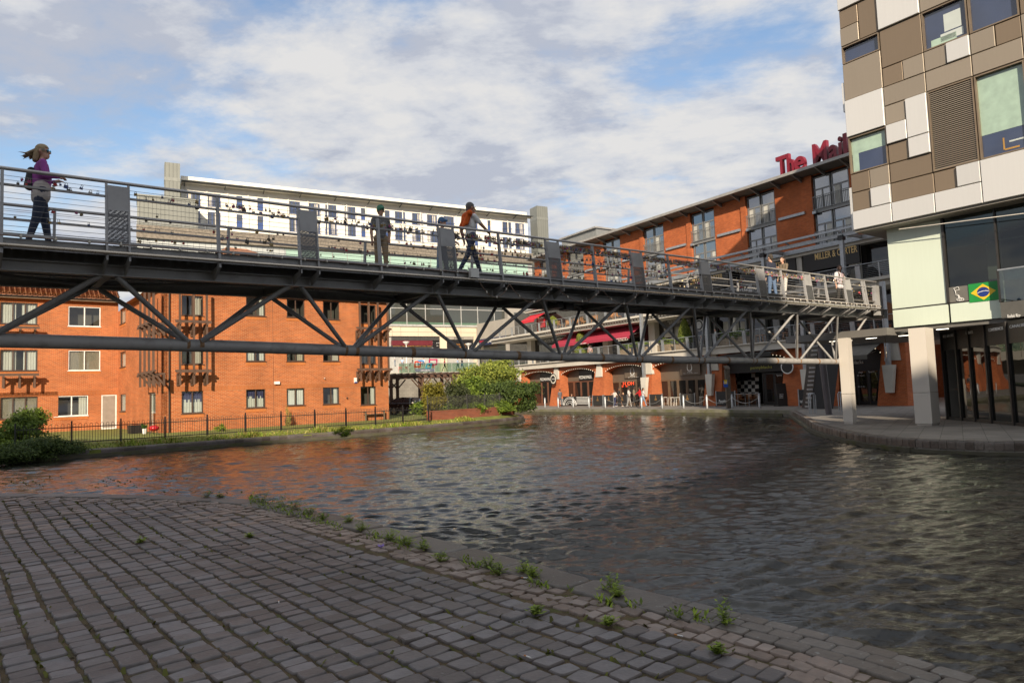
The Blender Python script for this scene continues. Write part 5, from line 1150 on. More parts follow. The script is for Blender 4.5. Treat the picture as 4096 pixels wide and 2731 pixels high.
# --- arches of the ground floor
arches = []
for (a, b, ys, yc, zf) in ((150,565,850,785,ZD),(650,1120,835,745,ZD),(1240,1800,790,695,ZD),(-125,622,715,640,ZE),(800,1660,640,560,ZE)):
    ua, ub = sorted((ux(zf, a, ys), ux(zf, b, ys))); arches.append((ua, ub, uzz(zf, (a+b)/2, ys+8), min(SLB-.12, uzz(zf, (a+b)/2, yc))))
arches.append((-7.6, -4.3, 3.2, 4.25)); arches.append((arches[0][1]+1.6, arches[0][1]+7.0, 3.1, 4.1))
def arch_z(A, u):
    a, b, zs, zc = A; t = (u-(a+b)/2)/((b-a)/2); return zs+(zc-zs)*math.sqrt(max(0, 1-t*t*0.98))
arches.sort()
for k, A in enumerate(arches):
    a, b, zs, zc = A; n = 18; us = [a+(b-a)*i/n for i in range(n+1)]
    # spandrel face with the vault soffit behind it
    mb = MB(); top = [ML.pt(u, 0.18, SLB) for u in us]; bot = [ML.pt(u, 0.0, arch_z(A, u)) for u in us]; back = [ML.pt(u, -1.6, arch_z(A, u)) for u in us]
    mb.add(top+bot, [(i, i+1, n+2+i, n+1+i) for i in range(n)], 0); mb.build('arch_spandrel', MSOLD, mail)
    mb = MB(); mb.add(bot+back, [(i, i+1, n+2+i, n+1+i) for i in range(n)], 0); mb.build('arch_soffit', MBRICK, mail)
    # bulbs round the arch
    L = thing('arch_lights', 'string of small bulbs round the %s arch from the right of the brick waterfront' % ('first','second','third','fourth','fifth','sixth','seventh')[k], 'string lights', ML.pt((a+b)/2, .1, zs))
    mb = MB(); mb.path([ML.pt(u, .07, arch_z(A, u)+.02) for u in us], .008, 4); mb.build('cord', blackpaint, L)
    bl = MB(); bl.ball((0,0,0), .042, n=6, m=4); bme_ = bl.mesh('bulb', bulb_on); m = int((b-a)/.32)
    for i in range(m): u = a+(b-a)*(i+.5)/m; o = bpy.data.objects.new('bulb', bme_); COL.objects.link(o); o.parent = L; o.location = ML.pt(u, .10, arch_z(A, u)-.02)-Vector(L.location)
# piers between arches: battered brick with pale keyed tops
edges = [(arches[i][1], arches[i+1][0]) for i in range(len(arches)-1)] + [(arches[-1][1], arches[-1][1]+3), (arches[0][0]-1.5, arches[0][0])]
for (a, b) in edges:
    w0 = 0.28; c = (a+b)/2
    mb = MB(); P = [ML.pt(a-w0,-1.4,0),ML.pt(b+w0,-1.4,0),ML.pt(b+w0,.75,0),ML.pt(a-w0,.75,0),ML.pt(a-.02,-1.4,SLB),ML.pt(b+.02,-1.4,SLB),ML.pt(b+.02,.02,SLB),ML.pt(a-.02,.02,SLB)]; mb.hexa(P); mb.build('buttress', MBRICK, mail)
    mb = MB(); P = [ML.pt(c-.55,.0,3.05),ML.pt(c+.55,.0,3.05),ML.pt(c+.55,.34,3.05),ML.pt(c-.55,.34,3.05),ML.pt(c-.32,.0,SLB+.05),ML.pt(c+.32,.0,SLB+.05),ML.pt(c+.32,.26,SLB+.05),ML.pt(c-.32,.26,SLB+.05)]; mb.hexa(P); mb.build('pale_keystone', stone, mail)
    if b < 9 or (b > 0 and b < 16):
        mb = MB(); P = [ML.pt(c-.24,.78,.9),ML.pt(c+.24,.78,.9),ML.pt(c+.24,1.05,.9),ML.pt(c-.24,1.05,.9),ML.pt(c-.38,.6,2.75),ML.pt(c+.38,.6,2.75),ML.pt(c+.38,1.0,2.75),ML.pt(c-.38,1.0,2.75)]; mb.hexa(P); mb.build('steel_column_foot', stone, mail)
        mb = MB(); mb.box(ML, c-.13, c+.13, .72, .98, 2.751, 9.0 if b > 4 else 8.4); mb.build('steel_column', galv, mail)
# --- shop fronts under the arches
IN = -.8
def front(A, doors, fm, gl=shop_gl, head=None, headm=black_f, n=5):
    a, b, zs, zc = A; z1 = head if head else zs-.55
    mb = MB(); mb.box(ML, a-.3, b+.3, IN-.12, IN-.05, z1, SLB); mb.build('shop_head', headm, mail)
    w = (b-a)/n
    for k in range(n):
        u0 = a+k*w; d = MB(); d.box(ML,u0+.02,u0+.14,IN-.1,IN,0.02,z1); d.box(ML,u0+w-.14,u0+w-.02,IN-.1,IN,.02,z1); d.box(ML,u0+.14,u0+w-.14,IN-.099,IN-.001,z1-.14,z1); d.box(ML,u0+.14,u0+w-.14,IN-.099,IN-.001,.02,.28); dd = d.build('folding_door', fm, mail)
        mb = MB(); mb.box(ML,u0+.14,u0+w-.14,IN-.06,IN-.04,.28,z1-.14); mb.build('pane', gl, dd)
A6, A5, A4, A3, A2, A1, A0 = arches
front(A1, True, brown_fr, n=5, headm=taupe); front(A2, True, brown_fr, n=5, headm=taupe); front(A0, True, brown_fr, n=4, headm=taupe)
front(A4, True, pm('tan_door_frame', (0.14,0.095,0.06), .5), n=6, head=2.45, headm=taupe)
front(A3, True, pm('tan_door_frame', (0.14,0.095,0.06), .5), n=5, head=2.5, headm=taupe)
front(A6, True, black_f, n=4, head=2.55)
def sign(label, F, zf, x0, y0, x1, y1, o, bg, txt, cap, mat, tx=None, base=None, th=.05, name='shop_sign', **kw):
    r = zr(F, zf, x0, y0, x1, y1, o); s = thing(name, label, 'sign', F.pt((r[0]+r[1])/2, o, r[2])); mb = MB(); mb.box(F, r[0], r[1], o-th, o, r[2], r[3]); mb.build('board', bg, s)
    if txt:
        t0, t1 = tx or (x0+(x1-x0)*.08, x1-(x1-x0)*.08); yb = base or (y1-(y1-y0)*.25); a = zf(t0, yb if not isinstance(yb, tuple) else yb[0]); b = zf(t1, yb if not isinstance(yb, tuple) else yb[1])
        text(txt, F, a[0], (a[1], b[1]), b[0], cap, o+.012, mat, s, **kw)
    return s
sign('black pizza restaurant sign over the left arch doors', ML, ZD, 365, 800, 530, 922, IN+.1, black_f, 'PIZZAEXPRESS', 11, white_t, (370,528), 905)
sign('black pizza restaurant sign over the second arch from the left', ML, ZD, 884, 768, 1066, 902, IN+.1, black_f, 'PIZZAEXPRESS', 12, white_t, (890,1058), 880)
def roundel(label, F, zf, x, y, r, o, m1, m2, txts):
    c = F.w(*zf(x, y), o); R = Vector((0,0,1)).cross(F.n); t = thing('round_sign', label, 'sign', c); N_ = 28
    def disc(rad, oo, m, nm, inner=None):
        mb = MB(); ring = [R*(rad*math.cos(2*math.pi*i/N_))+Vector((0,0,rad*math.sin(2*math.pi*i/N_))) for i in range(N_)]; mb.prism([c+F.n*oo+q for q in ring], F.n*.02); mb.build(nm, m, t)
    disc(r, 0, m1, 'disc'); disc(r*.84, .021, m2, 'face'); 
    if txts: disc(r*.62, .042, m1, 'inner_disc')
    for s, px0, px1, yb, cap in txts: a = zf(px0, yb); b = zf(px1, yb); text(s, F, a[0], a[1], b[0], cap, o+.07, white_t, t)
    return t
cream_t = pm('cream_sign', (0.70,0.66,0.56), .5)
roundel('round black and white pizza sign hanging by the first pier', ML, ZD, 546, 886, .62, .9, black_f, cream_t, [('PIZZA',528,566,892,3.5)])
roundel('round black pub sign with a white ring on the right hand pier', ML, ZE, 1664, 722, .55, .9, white_p, black_f, [])
# bottle emblem boards of the cocktail bar
def bottle(F, x, y, h, o, zf, par):
    c = F.w(*zf(x, y), o); R = Vector((0,0,1)).cross(F.n); prof = [(.13,0),(.30,.06),(.33,.22),(.24,.40),(.07,.52),(.06,.95),(.09,.97),(.09,1.0)]
    for s0, m, oo in ((1.0, white_t, 0), (.72, taupe, .006)):
        pts = [c + R*(p*h*.62*s0) + Vector((0,0,h*(.04+q*.94 if s0 < 1 else q))) for p, q in prof] + [c - R*(p*h*.62*s0) + Vector((0,0,h*(.04+q*.94 if s0 < 1 else q))) for p, q in prof[::-1]]
        mb = MB(); mb.prism([p+F.n*oo for p in pts], F.n*.005); mb.build('bottle_emblem', m, par)
for zf, x0, x1, y0, y1, cx, lab in ((ZD,1494,1712,722,870,1600,'taupe cocktail bar sign with a white bottle over the doorway with red neon'), (ZE,234,500,668,832,362,'taupe cocktail bar sign with a white bottle left of the pub')):
    s = sign(lab, ML, zf, x0, y0, x1, y1, IN+.12, taupe, 'ALUNA', 4.2, white_t, (cx-28,cx+32), y0+128); bottle(ML, cx, y0+110, 1.55, IN+.14, zf, s)
    a = zf(x0+46, y0+143); b = zf(x1-30, y0+143); text('BAR   COCKTAILS   FOOD', ML, a[0], a[1], b[0], 1.8, IN+.13, white_t, s)
neon = pm('red_neon', (0.7,0.06,0.02), .4, emit=(1.0,0.10,0.03), es=.5)
ns = thing('neon_sign', 'red neon letters behind the cocktail bar glass', 'neon sign', ML.w(*ZD(1545,985), IN+.05)); text('H OH', ML, *ZD(1476,968), ZD(1620,968)[0], 14, IN+.06, neon, ns); text('2 5', ML, *ZD(1454,992), ZD(1534,992)[0], 7, IN+.06, neon, ns)
# pub bay: black fascia, chequer wall, screen
a, b, zs, zc = A5
mb = MB(); mb.box(ML, a-.3, b+.3, IN-.1, IN+.3, uzz(ZE,1300,795,IN), SLB); mb.build('pub_fascia', black_f, mail)
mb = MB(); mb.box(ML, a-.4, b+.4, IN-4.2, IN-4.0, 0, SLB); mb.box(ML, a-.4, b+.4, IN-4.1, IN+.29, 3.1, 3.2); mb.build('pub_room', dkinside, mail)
text('pennyblacks', ML, *ZE(1175,748), ZE(1462,742)[0], 12, IN+.32, pm('green_gold_lettering', (0.62,0.62,0.14), .4), mail)
chk = [pm('tile_black', (0.015,0.015,0.015), .3), pm('tile_white', (0.66,0.64,0.60), .35)]; cb = -2.6
xs = np.linspace(950,1282,8); ys = np.linspace(812,1110,7)
for i in range(7):
    for j in range(6):
        r = zr(ML, ZE, xs[i], ys[j], xs[i+1], ys[j+1], cb); mb = MB(); mb.box(ML, r[0], r[1], cb-.04, cb, r[2], r[3]); mb.build('chequer_tile', chk[(i+j) % 2], mail)
r = zr(ML, ZE, 1015, 800, 1178, 905, cb+.1); mb = MB(); mb.box(ML, r[0], r[1], cb+.03, cb+.1, r[2], r[3]); tv = centred(mb, 'television', glassmat('screen_glass', (0.008,0.010,0.022), .05, .6), 'black wall television on the chequered pub wall', 'television')
for x0, x1 in ((1338,1372),(1378,1500),(1505,1640)):
    r = zr(ML, ZE, x0, 800, x1, 1240, IN); d = MB(); d.box(ML, r[0], r[1], IN-.05, IN, .02, r[3]); dd = d.build('pub_door', black_f, mail); mb = MB(); mb.box(ML, r[0]+.1, r[1]-.1, IN, IN+.008, .3, r[3]-.15); mb.build('pane', shop_gl, dd)
text('Sports', ML, *ZE(1522,845), ZE(1590,845)[0], 6, IN+.02, white_t, mail); 
text('sky', ML, *ZF(618,855), ZF(655,855)[0], 8, IN+.02, white_t, mail); text('BT Sport', ML, *ZF(610,880), ZF(672,880)[0], 5, IN+.02, white_t, mail); text('Sports', ML, *ZF(705,848), ZF(760,848)[0], 7, IN+.02, white_t, mail); text('pennyblacks', ML, *ZF(480,775), ZF(662,768)[0], 14, IN+.02, cream_t, mail)
for k in range(3): text('*', ML, *ZF(615+22*k,985), ZF(632+22*k,985)[0], 9, IN+.02, white_t, mail)
# awnings over the pub
def awning(x0, x1, zf, y0, o0, o1, drop, mat, label, txt=None, F=ML, valance=.3):
    ua, ub = sorted((F.uz(*zf(x0, y0), o0)[0], F.uz(*zf(x1, y0), o0)[0])); z = F.uz(*zf((x0+x1)/2, y0), o0)[1]; t = thing('awning', label, 'awning', F.pt((ua+ub)/2, o0, z-drop))
    mb = MB(); mb.hexa([F.pt(ua,o1,z-drop-.03),F.pt(ub,o1,z-drop-.03),F.pt(ub,o0,z-.03),F.pt(ua,o0,z-.03),F.pt(ua,o1,z-drop),F.pt(ub,o1,z-drop),F.pt(ub,o0,z),F.pt(ua,o0,z)]); mb.build('canopy', mat, t)
    mb = MB(); mb.box(F, ua, ub, o1, o1+.02, z-drop-valance, z-drop-.031); mb.build('valance', mat, t)
    for u in (ua+.4, ub-.4): mb = MB(); mb.tube(F.pt(u,o0,z-.5*drop-.15), F.pt(u,o1-.05,z-drop-.05), .025); mb.build('arm', galv, t)
    mb = MB(); mb.tube(F.pt(ua-.05,o0+.1,z+.06), F.pt(ub+.05,o0+.1,z+.06), .10, n=8); mb.build('roller', grey_fr, t)
    return t, ua, ub, z
grey_aw = pm('grey_awning_cloth', (0.17,0.16,0.14), .85)
awning(905, 1610, ZE, 520, -.2, 1.3, .22, pm('black_awning_cloth', (0.03,0.028,0.026), .8), 'folded black awning over the pub front')
awning(575, 815, ZF, 600, .2, 2.0, .8, grey_aw, 'grey sloping awning over the right hand pub doors')
# --- first terrace: slab, railing
uR, uL = -9.0, 46.0
mb = MB(); mb.box(ML, uR, uL, -12, .62, SLB+.001, SLT); mb.build('terrace_slab', stone, mail); mb = MB(); mb.box(ML, uR, uL, .5, .82, SLT+.002, SLT+.10); mb.build('slab_coping', stone, mail)
def terrace_rail(u0, u1, o, z, label, h=1.08, glass=False):
    t = thing('terrace_railing', label, 'railing', ML.pt((u0+u1)/2, o, z)); pm_ = None
    mb = MB(); mb.tube(ML.pt(u0,o+.1,z+h), ML.pt(u1,o+.1,z+h), .03, n=8); mb.build('handrail', galv, t)
    u = u0; k = 0
    while u <= u1:
        mb = MB(); w = .17 if k % 2 == 0 else .03; mb.hexa([ML.pt(u-w,o-.02,z),ML.pt(u+w,o-.02,z),ML.pt(u+w,o+.03,z),ML.pt(u-w,o+.03,z),ML.pt(u-w,o+.06,z+h-.06),ML.pt(u+w,o+.06,z+h-.06),ML.pt(u+w,o+.11,z+h-.06),ML.pt(u-w,o+.11,z+h-.06)]); mb.build('post', galv, t); u += 1.55; k += 1
    for k in range(7): zz = z+.12+k*.13; mb = MB(); oo = o+.01+.07*(zz-z)/h; mb.tube(ML.pt(u0,oo,zz), ML.pt(u1,oo,zz), .008, n=4); mb.build('wire', galv, t)
    return t
terrace_rail(uR, uL, .6, SLT+.1, 'steel terrace railing along the whole lower terrace edge')
# --- shop floor on the first terrace
SF = -3.2; S2B, S2T = 8.35, 8.95
mb = MB(); mb.box(ML, uR, uL, SF-.5, SF-.3, SLT, S2B); mb.build('terrace_shopfront', shop_gl, mail)
for x, zf in ((245,ZD),(760,ZD),(1265,ZD),(1890,ZD)):
    u = ux(zf, x, 300, SF); mb = MB(); mb.box(ML, u-.45, u+.45, SF-.3, SF+.35, SLT, S2B); mb.build('stone_pier', stone, mail)
for x in (130, 400, 640, 700, 900, 1120, 1370, 1560, 1700, 1860):
    u = ux(ZE, x, 260, SF); mb = MB(); mb.box(ML, u-.10, u+.10, SF-.3, SF+.05, SLT, S2B); mb.build('shop_mullion', grey_fr, mail)
blind = pm('pale_blind', (0.52,0.50,0.42), .8)
for x0, x1 in ((815,905),(930,1020),(1045,1100),(20,120),(140,235)): mrect(ZE, x0, 120, x1, 330, SF-.28, SF-.22, 'pale_blind', blind)
sign('hotel entrance sign on the lower terrace', ML, ZD, 335, 352, 725, 412, SF+.3, black_f, 'AC HOTEL BIRMINGHAM', 11, white_t, (378,705), (400,365))
sign('thin steel hotel letters above the entrance canopy', ML, ZD, 335, 318, 725, 330, SF+.9, galv, 'AC HOTEL BIRMINGHAM', 7, galv, (378,705), (330,296))
zz_ = pm('crimson_awning', (0.36,0.03,0.062), .8, 0, .08)
for x0, x1, y0, lab in ((735,1235,255,'left'),(1225,1785,175,'right')):
    t, ua, ub, z = awning(x0, x1, ZD, y0, SF+.3, SF+2.7, 1.35, zz_, 'sloping crimson restaurant awning, the %s one of the pair' % lab)
    c = (x0+x1)/2; R_ = ML
    a = project(ML.pt(ua+(ub-ua)*.30, SF+2.73, z-1.62)); b = project(ML.pt(ua+(ub-ua)*.06, SF+2.73, z-1.62)); text('ZIZZI  REAL ITALIAN', ML, a[0], (a[1], b[1]), b[0], 4, SF+2.73, white_t, t)
    P = [ML.pt(ua+(ub-ua)*.26, 0, 0), ML.pt(ua+(ub-ua)*.10, 0, 0)]
sign('dark sign board with bulb letters under the right crimson awning', ML, ZD, 1350, 330, 1560, 400, SF+.5, black_f, 'ZIZZI', 15, bulb_on, (1410,1540), (385,362))
sign('dark sign board with bulb letters under the left crimson awning', ML, ZD, 960, 385, 1080, 440, SF+.5, black_f, 'ZIZZI', 11, bulb_on, (968,1012), (432,425))
sign('grey all day dining sign above the terrace bar', ML, ZE, 0, 82, 380, 190, SF+.35, pm('dark_grey_fascia', (0.07,0.068,0.066), .6), 'GAS STREET SOCIAL', 9, white_t, (88,352), (152,120)); text('ALL DAY DINING', ML, *ZE(66,120), ZE(200,100)[0], 6, SF+.37, white_t, mail)
roundel('round black bar sign hanging over the lower terrace', ML, ZE, 488, 168, .55, SF+1.1, white_p, black_f, [('GAS',472,505,160,3.6),('STREET',468,508,172,3),('SOCIAL',470,506,184,3)])
# --- second terrace
mb = MB(); mb.box(ML, -9, uL, -14, -.6, S2B+.001, S2T); mb.build('upper_slab', stone, mail); mb = MB(); mb.box(ML, -9, uL, -.6, -.25, S2T-.22, S2T); mb.build('upper_slab_lip', stone, mail)
u = 6.0
while u < 33: mb = MB(); mb.box(ML, u, u+.16, -.6, -.42, S2T-.40, S2T-.24); mb.build('dentil', stone, mail); u += .42
terrace_rail(-9, uL, -.55, S2T, 'steel railing along the upper terrace behind the footbridge')
MF = TB+.15
mb = MB(); mb.box(ML, -9, uL, TB-.6, TB-.4, S2T, 12.3); mb.build('upper_shopfront', shop_gl, mail)
BEAMZ = 12.65
mb = MB(); mb.box(ML, -9, 42, TB-.3, TB+.45, BEAMZ-.5, BEAMZ); mb.build('stone_band', stone, mail); mb = MB(); mb.box(ML, -9, 42, TB+.45, TB+.6, BEAMZ-.25, BEAMZ+.1); mb.build('steel_band', galv, mail)
for x in (1180, 1885, 700, 2300):
    u = ux(ZH, x, 980, TB); mb = MB(); mb.box(ML, u-.35, u+.35, TB-.3, TB+.3, S2T, BEAMZ-.5); mb.build('stone_pier', stone, mail)
for k, (x0, x1, y0, y1, tx, base, sub, lab) in enumerate(((1905,2330,(905),(965),(1995,2315),(915,868),True,'right'),(1440,1850,1000,1030,(1475,1760),(1040,965),True,'middle'),(1000,1340,1060,1090,(1060,1300),(1112,1055),False,'left'))):
    ua, ub = sorted((ux(ZH, x0, y0, MF+.3), ux(ZH, x1, y0, MF+.3)))
    s = thing('steakhouse_sign', 'black steakhouse fascia with gold letters, the %s of the three bays' % lab, 'sign', ML.pt((ua+ub)/2, MF+.3, 10.6)); mb = MB(); mb.box(ML, ua, ub, MF+.1, MF+.3, 10.75, 12.1); mb.build('board', black_f, s)
    a = ZH(tx[0], base[0]); b = ZH(tx[1], base[1]); text('MILLER & CARTER', ML, a[0], (a[1], b[1]), b[0], 27-4*k, MF+.32, gold_t, s, bold=.012)
    mb = MB(); mb.hexa([ML.pt(ua,MF+.31,10.5),ML.pt(ub,MF+.31,10.5),ML.pt(ub,MF+1.6,10.05),ML.pt(ua,MF+1.6,10.05),ML.pt(ua,MF+.31,10.55),ML.pt(ub,MF+.31,10.55),ML.pt(ub,MF+1.6,10.10),ML.pt(ua,MF+1.6,10.10)]); mb.build('awning', black_f, s)
    mb = MB(); mb.box(ML, ua, ub, MF+1.6, MF+1.63, 9.72, 10.1); mb.build('valance', black_f, s)
    p = project(ML.pt(ub-.6, MF+1.65, 9.80)); q = project(ML.pt(ub-.6-min(5.6, (ub-ua)-.8), MF+1.65, 9.80)); text('STEAKHOUSE . BAR . GRILL', ML, p[0], (p[1], q[1]), q[0], 13, MF+1.65, white_t, s)
# red shop canopy at the far end of the upper terrace
redc = pm('scarlet_awning', (0.55,0.015,0.03), .6)
awning(245, 440, ZD, 20, TB+.4, TB+2.2, .9, redc, 'scarlet cafe awning at the far left of the upper terrace'); mrect(ZD, 335, 75, 420, 200, TB-.3, TB-.1, 'red_door', pm('red_door_paint', (0.35,0.012,0.02), .4))
# steel pergola frame on the upper terrace
pg = thing('steel_pergola', 'galvanised steel pergola frame over the upper terrace', 'pergola', ML.pt(0,-.6,S2T)); PO = -.9
def pz(zf, x, y, o): return ML.uz(*zf(x, y), o)
for x, ytop in ((1600,835),(2190,698)):
    u, z = pz(ZH, x, ytop, PO); mb = MB(); mb.box(ML, u-.13, u+.13, PO-.13, PO+.13, S2T, z); mb.build('post', galv, pg)
    mb = MB(); mb.box(ML, u-.1, u+.1, TB+.3, PO-.14, z-.35, z-.1); mb.build('crossbeam', steel, pg)
    mb = MB(); mb.box(ML, u-.2, u+.2, PO-.2, PO+.2, z-.75, z-.4); mb.build('floodlight', blackpaint, pg)
z1 = pz(ZH,2190,720,PO)[1]; u1 = pz(ZH,2190,720,PO)[0]
mb = MB(); mb.box(ML, u1-5, 26, PO-.08, PO+.08, z1-.30, z1-.02); mb.build('main_beam', galv, pg); mb = MB(); mb.box(ML, u1-5, 26, PO+.5, PO+.62, z1+.10, z1+.26); mb.build('front_rail', galv, pg)
u = u1
while u < 26: mb = MB(); mb.hexa([ML.pt(u-.04,PO,z1-.05),ML.pt(u+.04,PO,z1-.05),ML.pt(u+.04,PO+.6,z1+.12),ML.pt(u-.04,PO+.6,z1+.12),ML.pt(u-.04,PO,z1+.05),ML.pt(u+.04,PO,z1+.05),ML.pt(u+.04,PO+.6,z1+.2),ML.pt(u-.04,PO+.6,z1+.2)]); mb.build('bracket', galv, pg); u += 2.2
# --- apartments: brick bays and tall window bays
bays = [(1980,2262),(1483,1702),(1068,1246),(712,863),(410,536),(140,258)]
ub_ = []
for a, b in bays:
    y = 690-.27*(0.5*(a+b)-1590)*.6; y = 640 - 0.30*(0.5*(a+b)-1590); ub_.append(tuple(sorted((ux(ZH, a, y, TB), ux(ZH, b, y, TB)))))
EZ = uzz(ZH,1590,405,TB)
lev = [uzz(ZH,1590,y,TB) for y in (425,655,672,905)]      # head1, sill1, head2, sill2
holes = [(a, b, BEAMZ+.0, EZ-.05) for a, b in ub_]; uEnd = 40
ub_.append((ub_[-1][1]+3.4, ub_[-1][1]+5.9)); holes.append((*ub_[-1], BEAMZ, EZ-.05))
wall_holes(ML, -9, uEnd, BEAMZ, EZ, holes, TB, .22, 'apartment_wall', MBRICK, mail)
for a, b in ub_:
    mb = MB(); mb.box(ML, b-.02, b+.55, TB, TB+.12, BEAMZ+.1, EZ); mb.build('brick_pilaster', MBRICK, mail)
    mb = MB(); mb.box(ML, a, b, TB-.35, TB-.23, BEAMZ, EZ); mb.build('bay_backing', dkinside, mail)
    for h, s in ((lev[0], lev[1]), (lev[2], max(lev[3], BEAMZ+.1))):
        n = 2; w = (b-a)/2
        for k in range(2):
            u0, u1_ = a+k*w+.05, a+(k+1)*w-.05; H_ = h-s
            wn = MB(); fw = .09; o0, o1 = TB-.2, TB-.1
            wn.box(ML,u0,u1_,o0,o1,h-fw,h); wn.box(ML,u0,u1_,o0,o1,s,s+fw); wn.box(ML,u0,u0+fw,o0,o1-.001,s+fw,h-fw); wn.box(ML,u1_-fw,u1_,o0,o1-.001,s+fw,h-fw); zt_ = s+H_*.62; wn.box(ML,u0+fw,u1_-fw,o0,o1-.002,zt_-.06,zt_+.06); uc_ = (u0+u1_)/2; wn.box(ML,uc_-.05,uc_+.05,o0,o1-.002,s+fw,zt_-.06)
            win = wn.build('window', grey_fr, mail)
            mb = MB(); mb.add([ML.pt(u0,TB-.15,s),ML.pt(u1_,TB-.15,s),ML.pt(u1_,TB-.15,h),ML.pt(u0,TB-.15,h)], [(0,1,2,3)]); mb.build('pane', sky_glass, win)
            if rw.random() < .7: mb = MB(); q = rw.choice((u0+.1, uc_+.08)); mb.box(ML, q, q+w*.3, TB-.148, TB-.143, s+.1, zt_-.08); mb.build('curtain', pm('flat_curtain', (0.50,0.50,0.46), .9), win)
        juliet(ML, a, b, s, s+H_*.40, TB+.10, mail, grey_fr, 'juliet_balcony', .14)
        mb = MB(); mb.box(ML, a, b, TB-.2, TB+.02, s-.28, s-.01); mb.build('spandrel_band', grey_fr, mail)
        mb = MB(); mb.box(ML, b-.35, b-.05, TB+.05, TB+.3, s-.35, s-.12); mb.build('wall_light', galv, mail)
for k in range(len(ub_)-1):
    a, b = ub_[k][1]+.75, ub_[k+1][0]-.35; z = lev[1]+.1
    mb = MB(); mb.box(ML, a, b, TB, TB+.16, z-.22, z); mb.build('steel_lintel', galv, mail)
# roof with deep eaves
mb = MB(); mb.hexa([ML.pt(-9,TB-.4,EZ),ML.pt(uEnd,TB-.4,EZ),ML.pt(uEnd,TB+1.3,EZ+.18),ML.pt(-9,TB+1.3,EZ+.18),ML.pt(-9,TB-.4,EZ+.3),ML.pt(uEnd,TB-.4,EZ+.3),ML.pt(uEnd,TB+1.3,EZ+.26),ML.pt(-9,TB+1.3,EZ+.26)]); mb.build('eaves', pm('eaves_grey', (0.17,0.165,0.155), .6), mail)
mb = MB(); mb.box(ML, -9, uEnd, TB+1.3, TB+1.42, EZ+.16, EZ+.40); mb.build('gutter', pm('zinc_gutter', (0.36,0.35,0.33), .5, .3), mail)
mb = MB(); mb.box(ML, -9, uEnd, -18, TB-.41, EZ+.1, EZ+.35); mb.build('roof', pm('roof_grey', (0.2,0.2,0.2), .7), mail)
u = -8.0
while u < uEnd: mb = MB(); mb.hexa([ML.pt(u-.06,TB,EZ-.35),ML.pt(u+.06,TB,EZ-.35),ML.pt(u+.06,TB+1.25,EZ+.10),ML.pt(u-.06,TB+1.25,EZ+.10),ML.pt(u-.06,TB,EZ-.02),ML.pt(u+.06,TB,EZ-.02),ML.pt(u+.06,TB+1.25,EZ+.17),ML.pt(u-.06,TB+1.25,EZ+.17)]); mb.build('eaves_bracket', steel, mail); u += 2.1
mb = MB(); mb.box(ML, uEnd-.02, uEnd, -18, TB, 0, EZ); mb.box(ML, -9, uEnd, -18, -17.5, 0, EZ); mb.build('rear_wall', MBRICK, mail)
# roof-top plant room at the far end and the big red rooftop letters
pr_ = thing('rooftop_plant_room', 'low grey rooftop plant room between the hotel tower and the brick roof', 'plant room', ML.pt(38,-9,EZ)); r = zr(ML, Z4, 562, 245, 960, 420, -8); mb = MB(); mb.box(ML, r[0]-.0, r[1], -14, -8, r[2]-2, r[3]); mb.build('cladding', pm('plant_grey', (0.24,0.25,0.25), .5, .2), pr_); mb = MB(); mb.box(ML, r[0]-.2, r[1]+.2, -14.2, -7.7, r[3], r[3]+.2); mb.build('roof_edge', steel, pr_)
sgn = thing('rooftop_letters', 'big dark red letters standing on the roof of the brick range', 'sign', ML.pt(4, TB+.6, EZ+.4)); redl = pm('red_sign_face', (0.20,0.008,0.022), .45)
LO = TB+.6
for ch, x0, x1, y0, y1 in (('T',1715,1793,298,272),('h',1795,1848,272,255),('e',1850,1930,262,240),('M',1990,2098,214,183),('a',2110,2178,184,164),('i',2184,2212,160,150),('l',2222,2250,150,140)):
    a = ZH(x0, y0); b = ZH(x1, y1); ua = ML.uz(*a, LO); ub2 = ML.uz(*b, LO)
    cu = bpy.data.curves.new('letter', 'FONT'); cu.body = ch; cu.extrude = .18; cu.offset = .025; cu.resolution_u = 4; ob = bpy.data.objects.new('letter', cu); COL.objects.link(ob); me = bpy.data.meshes.new_from_object(ob); bpy.data.objects.remove(ob)
    co = np.array([v.co[:] for v in me.vertices]); x_0, x_1 = co[:,0].min(), co[:,0].max(); R = Vector((0,0,1)).cross(ML.n); P = ML.pt(ua[0], LO, EZ+.45); Lw = abs(ub2[0]-ua[0]); sz = 1.75/.7
    out = [P + R*((c[0]-x_0)*Lw/(x_1-x_0)) + Vector((0,0,c[1]*sz)) + ML.n*c[2] for c in co]
    me.vertices.foreach_set('co', (np.array([tuple(q) for q in out])-np.array(sgn.location)).ravel()); me.materials.append(redl); me.update(); o = bpy.data.objects.new('letter', me); COL.objects.link(o); o.parent = sgn
mb = MB(); mb.box(ML, ML.uz(*ZH(2260,140), LO)[0], ML.uz(*ZH(1715,298), LO)[0], LO-.1, LO, EZ+.40, EZ+.46); mb.build('support_rail', steel, sgn)
